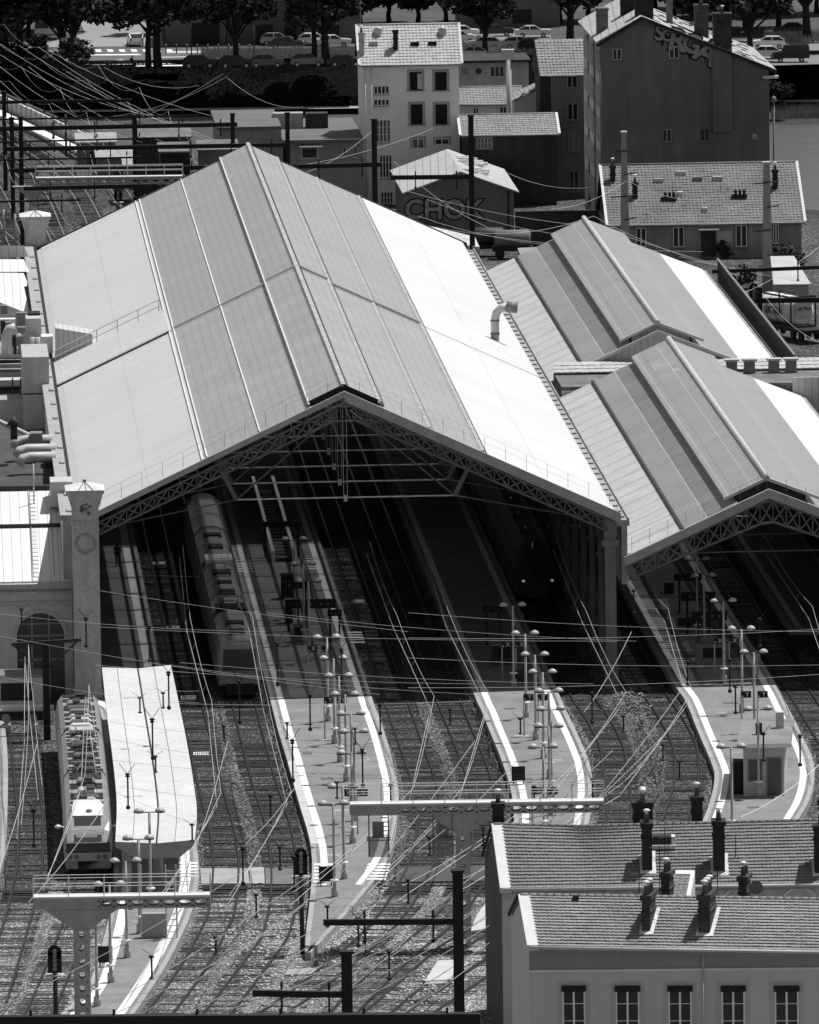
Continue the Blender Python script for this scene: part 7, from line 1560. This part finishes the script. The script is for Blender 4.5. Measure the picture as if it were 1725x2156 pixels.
# overgrown slope: one mass of leaves
b = MB()
for _ in range(14000):
    x = random.uniform(-55, 55); u = random.random(); y = 1207 + 9 * u; z = -5.2 + 4.4 * u + random.uniform(0, .5); p = Vector((x, y - .2, z)); s = random.uniform(.06, .2); a = random.uniform(0, 6.28)
    b.mat(0 if random.random() < .9 else 1); b.add([p + Vector((math.cos(a) * s, -.1, math.sin(a) * s)), p + Vector((math.cos(a + 1.6) * s * .6, -.2, math.sin(a + 1.6) * s * .6)), p + Vector((math.cos(a + 3.1) * s, 0, math.sin(a + 3.1) * s)), p + Vector((math.cos(a + 4.7) * s * .6, -.1, math.sin(a + 4.7) * s * .6))], [[0, 1, 2, 3]])
tag(b.build('undergrowth', [mat('ivy_dark', .014, .4, .5, rough=1, spec=0), mat('ivy_pale', .05, .4, .5, rough=1, spec=0)]), kind='stuff')
def grass(name, poly, n, hgt, z0, M, spread=.1):
    b = MB(); (x0, y0), (x1, y1), (x2, y2), (x3, y3) = poly
    for _ in range(n):
        u, v = random.random(), random.random(); p = lerp(lerp(G(x0, y0, z0), G(x1, y1, z0), u), lerp(G(x3, y3, z0), G(x2, y2, z0), u), v); h = hgt * random.uniform(.4, 1.2); d = Vector((random.uniform(-spread, spread), random.uniform(-spread, spread), 0)); w_ = random.uniform(.02, .06)
        b.add([p - Vector((w_, 0, 0)), p + Vector((w_, 0, 0)), p + d * 3 + Vector((0, 0, h))], [[0, 1, 2]])
    tag(b.build(name, M), kind='stuff')
M_gr1 = mat('verge_grass', .3, .4, .6); M_gr2 = mat('weed_stalk', .2, .5, .8)
grass('verge_grass', [(425, 124), (760, 122), (760, 106), (425, 110)], 5000, .8, FZ, M_gr1); grass('verge_grass', [(960, 122), (1160, 118), (1160, 88), (960, 92)], 4000, .6, FZ, M_gr1); grass('verge_grass', [(1610, 90), (1760, 88), (1760, 70), (1610, 74)], 2000, .8, FZ, M_gr1)
grass('bank_grass', [(1625, 252), (1740, 250), (1740, 236), (1625, 238)], 1600, 1.2, -5.4, M_gr2)
for q in ([(1325, 1520), (1375, 1520), (1400, 1660), (1340, 1660)], [(1445, 1480), (1462, 1480), (1500, 1610), (1478, 1610)], [(985, 1470), (996, 1470), (1062, 1640), (1045, 1640)], [(1180, 1500), (1196, 1500), (1245, 1610), (1225, 1610)], [(555, 1480), (566, 1480), (640, 1740), (622, 1740)], [(690, 2005), (720, 2000), (700, 2030), (650, 2040)]): grass('trackside_weeds', q, 260, .4, .05, M_gr2, .1)
# rubble heap in front of the shed column
b = MB(); hp = G(1325, 1488)
for _ in range(300):
    r = abs(random.gauss(0, .8)); a = random.uniform(0, 6.28); p = hp + Vector((r * math.cos(a) * 1.3, r * math.sin(a) * 4, max(0, .9 - r * .45) * random.random())); s = random.uniform(.04, .13); b.lathe([(s * .3, -s * .5), (s, 0), (s * .5, s * .6)], p, 5)
tag(b.build('rubble', mat('rubble_stone', .3, .5, 1.5, fine=.2)), kind='stuff')
b = MB()
for _ in range(900):
    P = random.choice(((700, 2000), (660, 1960), (905, 2085), (930, 2040), (560, 2060), (520, 1990), (860, 1990))); p = G(P[0] + random.gauss(0, 40), P[1] + random.gauss(0, 22), .1); s = random.uniform(.04, .14); b.lathe([(s * .5, -s * .3), (s, 0), (s * .4, s * .5)], p, 5)
tag(b.build('pale_stones', mat('pale_stone', .6, .3, 1.5)), kind='stuff')
def slab_(label, pts, z, M, name='concrete_slab', th=.15):
    b = MB(); P = [G(x, y, z) for x, y in pts]; b.hexa([q - Vector((0, 0, th)) for q in P] + P); return tag(b.build(name, M), label, 'slab')
slab_('pale cracked concrete slab left of the black post at the bottom', [(895, 2065), (952, 2062), (958, 2020), (922, 2022)], .25, M_concL); slab_('lower pale concrete slab beside the black post', [(890, 2072), (940, 2070), (945, 2060), (898, 2062)], .2, M_conc)
slab_('grey concrete slab right of the five-lamp signal foot', [(600, 2052), (662, 2050), (668, 2038), (606, 2040)], .2, M_conc); slab_('pale concrete ramp end right of the concrete gantry column', [(990, 1960), (1030, 1955), (1034, 1885), (1005, 1925)], .3, M_concL)
# ---- cars
M_gl = mat('car_glass', .02, .1, 1, rough=.08, spec=.6); M_ty = mat('tyre', .012, .1, 1)
def car(label, px, py, M, rz=0.0, kind='hatch', group='parked cars on the far road'):
    t = thing('parked_car', label, 'car', fg(px, py) + Vector((0, 0, .01)), group, rz); L = 3.9 if kind != 'suv' else 4.3; Hc = {'hatch': 1.48, 'sedan': 1.42, 'suv': 1.95}[kind]; W = .84
    side = {'hatch': [(-1.95, .35), (-1.98, .8), (-1.8, 1.0), (-1.0, 1.08), (1.85, 1.02), (1.95, .7), (1.93, .32)], 'sedan': [(-2.1, .35), (-2.15, .75), (-1.9, .95), (-1.0, 1.0), (1.5, 1.0), (2.1, .95), (2.15, .6), (2.1, .32)], 'suv': [(-2.1, .5), (-2.15, 1.1), (-1.1, 1.2), (2.1, 1.2), (2.12, .5)]}[kind]
    b = MB(); n = len(side); A = [(x, -W, z) for x, z in side]; B = [(x, W, z) for x, z in side]; b.add(A + B, [list(range(n))[::-1], list(range(n, 2 * n))] + [[i, (i + 1) % n, n + (i + 1) % n, n + i] for i in range(n)]); b.build('body', M, t, True)
    cab = {'hatch': [(-1.0, 1.06), (-.35, Hc), (1.2, Hc - .02), (1.85, 1.02)], 'sedan': [(-.95, 1.0), (-.3, Hc), (.9, Hc - .02), (1.6, 1.0)], 'suv': [(-1.1, 1.2), (-.75, Hc), (2.0, Hc), (2.08, 1.2)]}[kind]; w2 = W * .8
    b = MB(); A = [(x, -W if i in (0, 3) else -w2, z) for i, (x, z) in enumerate(cab)]; B = [(x, -y, z) for x, y, z in A]; b.add(A + B, [[3, 2, 1, 0], [4, 5, 6, 7], [0, 1, 5, 4], [2, 3, 7, 6]]); b.build('windows', M_gl, t, True)
    b = MB(); x0, x1 = cab[1][0], cab[2][0]; b.hexa([(x0, -w2, Hc - .04), (x1, -w2, Hc - .05), (x1, w2, Hc - .05), (x0, w2, Hc - .04), (x0 + .1, -w2 + .05, Hc + .03), (x1 - .05, -w2 + .05, Hc + .02), (x1 - .05, w2 - .05, Hc + .02), (x0 + .1, w2 - .05, Hc + .03)])
    for i in (0, 2):
        for s in (-1, 1): b.beam((cab[i][0], s * W, cab[i][1]), (cab[i + 1][0], s * w2, cab[i + 1][1]), .09, .06)
    b.beam((.35, -W, 1.05), (.38, -w2, Hc), .09, .06); b.beam((.35, W, 1.05), (.38, w2, Hc), .09, .06); b.build('roof', M, t, True)
    for x in (-1.25, 1.2):
        for s in (-1, 1): b = MB(); b.tube([(x, s * (W - .12), .31), (x, s * (W + .02), .31)], .31, 12); wh = b.build('wheel', M_ty, t, True); b = MB(); b.tube([(x, s * (W + .02), .31), (x, s * (W + .035), .31)], .18, 10); b.build('rim', M_light, wh, True)
    for s in (-1, 1): b = MB(); b.box(-1.99 if kind == 'hatch' else -2.17, -1.9, s * .62 - .14, s * .62 + .14, .72, .88); b.build('headlight', M_light, t, True); b = MB(); b.box(1.88, 1.97 if kind == 'hatch' else 2.16, s * .66 - .1, s * .66 + .1, .75, .95); b.build('tail_light', M_dark, t, True)
    b = MB(); b.box(1.93 if kind == 'hatch' else 2.1, 1.985 if kind == 'hatch' else 2.17, -.27, .27, .5, .62); b.build('number_plate', M_white, t, True)
cp = lambda v: mat('car_paint_%03d' % int(v * 100), v, .03, 1, rough=.25, spec=.5)
for a in [('leftmost black hatchback parked along the far road', 420, 143, cp(.015), 3.14), ('black hatchback parked second from the left along the far road', 497, 143, cp(.015), 3.14), ('dark grey hatchback parked third from the left along the far road', 562, 142, cp(.12), 3.14), ('grey hatchback parked fourth along the far road, half behind a trunk', 648, 140, cp(.2), 3.14), ('dark saloon parked nearest the white house', 727, 140, cp(.03), 3.14, 'sedan'),
          ('silver car behind a dark one on the forecourt of the warehouse', 583, 95, cp(.4), 3.14), ('dark saloon in front of the silver car on the forecourt', 602, 103, cp(.03), 3.14, 'sedan'), ('white hatchback left of the silver car near the white house', 662, 96, cp(.75), 3.14), ('silver saloon just left of the white house roof', 702, 99, cp(.6), 3.14, 'sedan'),
          ('white car seen from behind on the side street', 285, 96, cp(.8), -1.45), ('white van half hidden behind the left pair of trees', 112, 80, cp(.8), 3.0, 'suv'),
          ('upper white car right of the white house roof', 975, 80, cp(.8), 3.14), ('white car below another right of the white house roof', 968, 91, cp(.7), 3.14), ('silver hatchback under the tree right of the white house', 1019, 104, cp(.35), 0), ('pale car nearest the flat annex roof', 992, 125, cp(.6), 0), ('light grey car parked left of a dark one in the car park', 1095, 103, cp(.35), 3.14), ('dark car in front of the steep tiled roof', 1125, 108, cp(.03), 3.14), ('silver car at the top of the car park', 1122, 79, cp(.6), 3.14, 'sedan'), ('dark car at the top of the car park under the trees', 1045, 76, cp(.04), 3.14, 'sedan'),
          ('white hatchback right of the tall graffiti gable', 1619, 103, cp(.8), 0), ('black boxy off-roader at the right end of the far road', 1666, 131, cp(.012), 0, 'suv'), ('dark car under the trees at the top right', 1665, 73, cp(.03), 0, 'sedan'), ('white car partly hidden behind the graffiti gable roof', 1606, 124, cp(.75), 0), ('dark car in the shade of the warehouse trees', 660, 66, cp(.04), 3.14)]: car(*a)
person('dark figure with a backpack walking along the far pavement', 279, 144.5, 1.5, FZ, 1.4, .2, M_black, True)
for i, (x, y, l_) in enumerate([(280, 98, 0)]): pass
for i in range(9):
    x = 350 + 22 * i; t = thing('bollard', 'thin dark bollard in the row along the warehouse forecourt', 'bollard', fg(x, 113), 'bollards along the forecourt'); b = MB(); b.tube([(0, 0, 0), (0, 0, 1.0)], .07, 6); b.build('post', M_dark, t, True); b = MB(); b.lathe([(.09, 1.0), (.09, 1.08), (.02, 1.12)], (0, 0, 0), 6); b.build('cap', M_light, t, True)
for x, y, yt, l_ in ((404, 140, 60, 'slim street lamp post between the parked cars at the left'), (535, 122, 55, 'slim street lamp post by the forecourt verge'), (683, 215, 120, 'thin trident post standing on the river bank left of the white house')):
    z = FZ if y < 200 else -5.2; p = G(x, y, z); s = FPX / p.y; t = thing('street_lamp', l_, 'lamp post', p); b = MB(); b.tube([p, p + Vector((0, 0, (y - yt) / s))], .07, 6); b.build('pole', M_dark, t); q = p + Vector((0, 0, (y - yt) / s)); b = MB(); b.tube([q, q + Vector((.8, 0, .15))], .05, 5); b.build('arm', M_dark, t)
# ---- beyond the low sheds: tank wagon, white tent, fence
ax = Vector((.45, -.89, 0)); nx = Vector((-.89, -.45, 0)); p = G(1652, 712, 0); t = thing('tank_wagon', 'pale tank container wagon with dark lettering at the right edge', 'tank wagon', p)
c0 = p + Vector((0, 0, 2.6)) - ax * 3; R_ = 1.25; b = MB(); b.tube([c0 - ax * .15, c0, c0 + ax * .3, c0 + ax * 6.0, c0 + ax * 6.2], [.5, R_ * .85, R_, R_, R_ * .8], 20); b.build('tank', mat('tank_paint', .75, .12, .4, stain=.12), t)
b = MB(); 
for d in (.6, 2, 3.4, 4.8): b.tube([c0 + ax * d, c0 + ax * (d + .08)], R_ + .03, 20)
b.build('band', M_grey, t); b = MB()
for s in (-1, 1):
    for z in (-1.3, 1.3): b.beam(c0 + nx * s * 1.22 + Vector((0, 0, z)), c0 + ax * 6.4 + nx * s * 1.22 + Vector((0, 0, z)), .12, .14)
    for d in (0, 6.4): b.beam(c0 + ax * d + nx * s * 1.22 + Vector((0, 0, -1.3)), c0 + ax * d + nx * s * 1.22 + Vector((0, 0, 1.3)), .14, .14, Vector((1, 0, 0)))
for z in (-1.3, 1.3): b.beam(c0 + ax * 6.4 - nx * 1.2 + Vector((0, 0, z)), c0 + ax * 6.4 + nx * 1.2 + Vector((0, 0, z)), .14, .14)
b.build('frame', M_dark, t); b = MB(); o = c0 + ax * 3.3 + nx * (R_ + .06) + Vector((0, 0, -.1)); put_text(b, 'UKTRA', .95, o, ax, (0, 0, 1), .02); o2 = c0 + ax * 6.52 + Vector((0, 0, .25)); lx = -nx; 
b.build('lettering', M_black, t); b = MB(); b.hexa([o2 + lx * x + Vector((0, 0, z)) + ax * y for z in (-.75, .8) for x, y in ((-.8, 0), (.8, 0), (.8, -.05), (-.8, -.05))]); b.build('end_sign', M_light, t); b = MB(); put_text(b, 'UKTRA', .42, o2 + ax * .02, lx, (0, 0, 1), .01); b.build('sign_lettering', M_black, t)
b = MB(); b.beam(p - ax * 5 + Vector((0, 0, 1.1)), p + ax * 6 + Vector((0, 0, 1.1)), 2.4, .3); b.build('wagon_frame', M_black, t)
for d in (-3, -1.6, 3, 4.4):
    for s in (-.75, .75): b = MB(); b.tube([p + ax * d + nx * (s - .08) + Vector((0, 0, .65)), p + ax * d + nx * (s + .08) + Vector((0, 0, .65))], .45, 14); b.build('wheel', M_black, t)
a, c = G(1634, 662, 0), G(1699, 650, 0); t = thing('storage_tent', 'white ridged storage tent behind the tank wagon', 'tent', a); b = MB(); b.box(a.x, c.x, a.y, a.y + 10, 0, 2.6); b.build('wall', M_conc, t); b = MB(); b.hexa([(a.x - .2, a.y - .2, 2.6), (c.x + .2, a.y - .2, 2.6), (c.x - 1, a.y + 7, 4.4), (a.x - .2, a.y + 7, 4.4), (a.x - .2, a.y - .2, 2.7), (c.x + .2, a.y - .2, 2.7), (c.x - 1, a.y + 7, 4.5), (a.x - .2, a.y + 7, 4.5)]); b.build('roof', M_light, t)
f0 = SH.p(X1 + 1.3, 109, 0); t = thing('walkway_fence', 'dark slatted fence along the right side of the farther low shed roof', 'fence', f0, rz=rad(SH_DEG)); b = MB()
for k in range(150): b.box(-.04, .04, .5 * k, .5 * k + .09, ZB0 - 1.2, ZB0 + .8)
b.build('slat', M_dark, t, True)['kind'] = 'stuff'; b = MB()
for z in (ZB0 + .8, ZB0 - 1.2): b.box(-.08, .08, 0, 75, z, z + .1)
b.build('rail', M_grey, t, True); b = MB(); b.box(-1.1, .3, 0, 75, ZB0 - 1.45, ZB0 - 1.25); b.build('walkway', M_gut, t, True); b = MB()
for k in range(9): b = MB(); b.box(-.3, -.1, 9 * k, 9 * k + .2, 0, ZB0 - 1.4); b.build('post', M_dark, t, True)
# wagons and low roofs between the sheds and the workshop
for i, (x, y, l_, M) in enumerate(((1080, 545, 'grey tank wagon standing behind the valley of the two sheds', M_concD), (1025, 540, 'dark wagon standing behind the back end of the big shed', M_dark))):
    p = G(x, y, 0); t = thing('rail_wagon', l_, 'wagon', p); b = MB(); b.tube([p + Vector((-1.7, 0, 1.9)), p + Vector((-1.5, 0, 1.9)), p + Vector((1.5, 0, 1.9)), p + Vector((1.7, 0, 1.9))], [.6, .85, .85, .6], 14); b.build('tank', M, t); b = MB(); b.box(p.x - 1.9, p.x + 1.9, p.y - 1, p.y + 1, .8, 1.2); b.build('frame', M_black, t)
    for s in (-1.2, 1.2): b = MB(); b.tube([p + Vector((s, -.9, .5)), p + Vector((s, -.7, .5))], .45, 12); b.build('wheel', M_black, t)
slab_('long low pale roof strewn with debris behind the white right slope', [(872, 500), (1010, 520), (1000, 498), (880, 470)], 2.6, mat('debris_roof', .5, .5, .5, fine=.4, fscale=2), 'low_roof', 1.8)
slab_('low tiled roof strip behind the ridge of the farther low shed', [(1095, 535), (1180, 530), (1175, 518), (1090, 522)], 2.8, M_tileG, 'low_roof', 2.2)
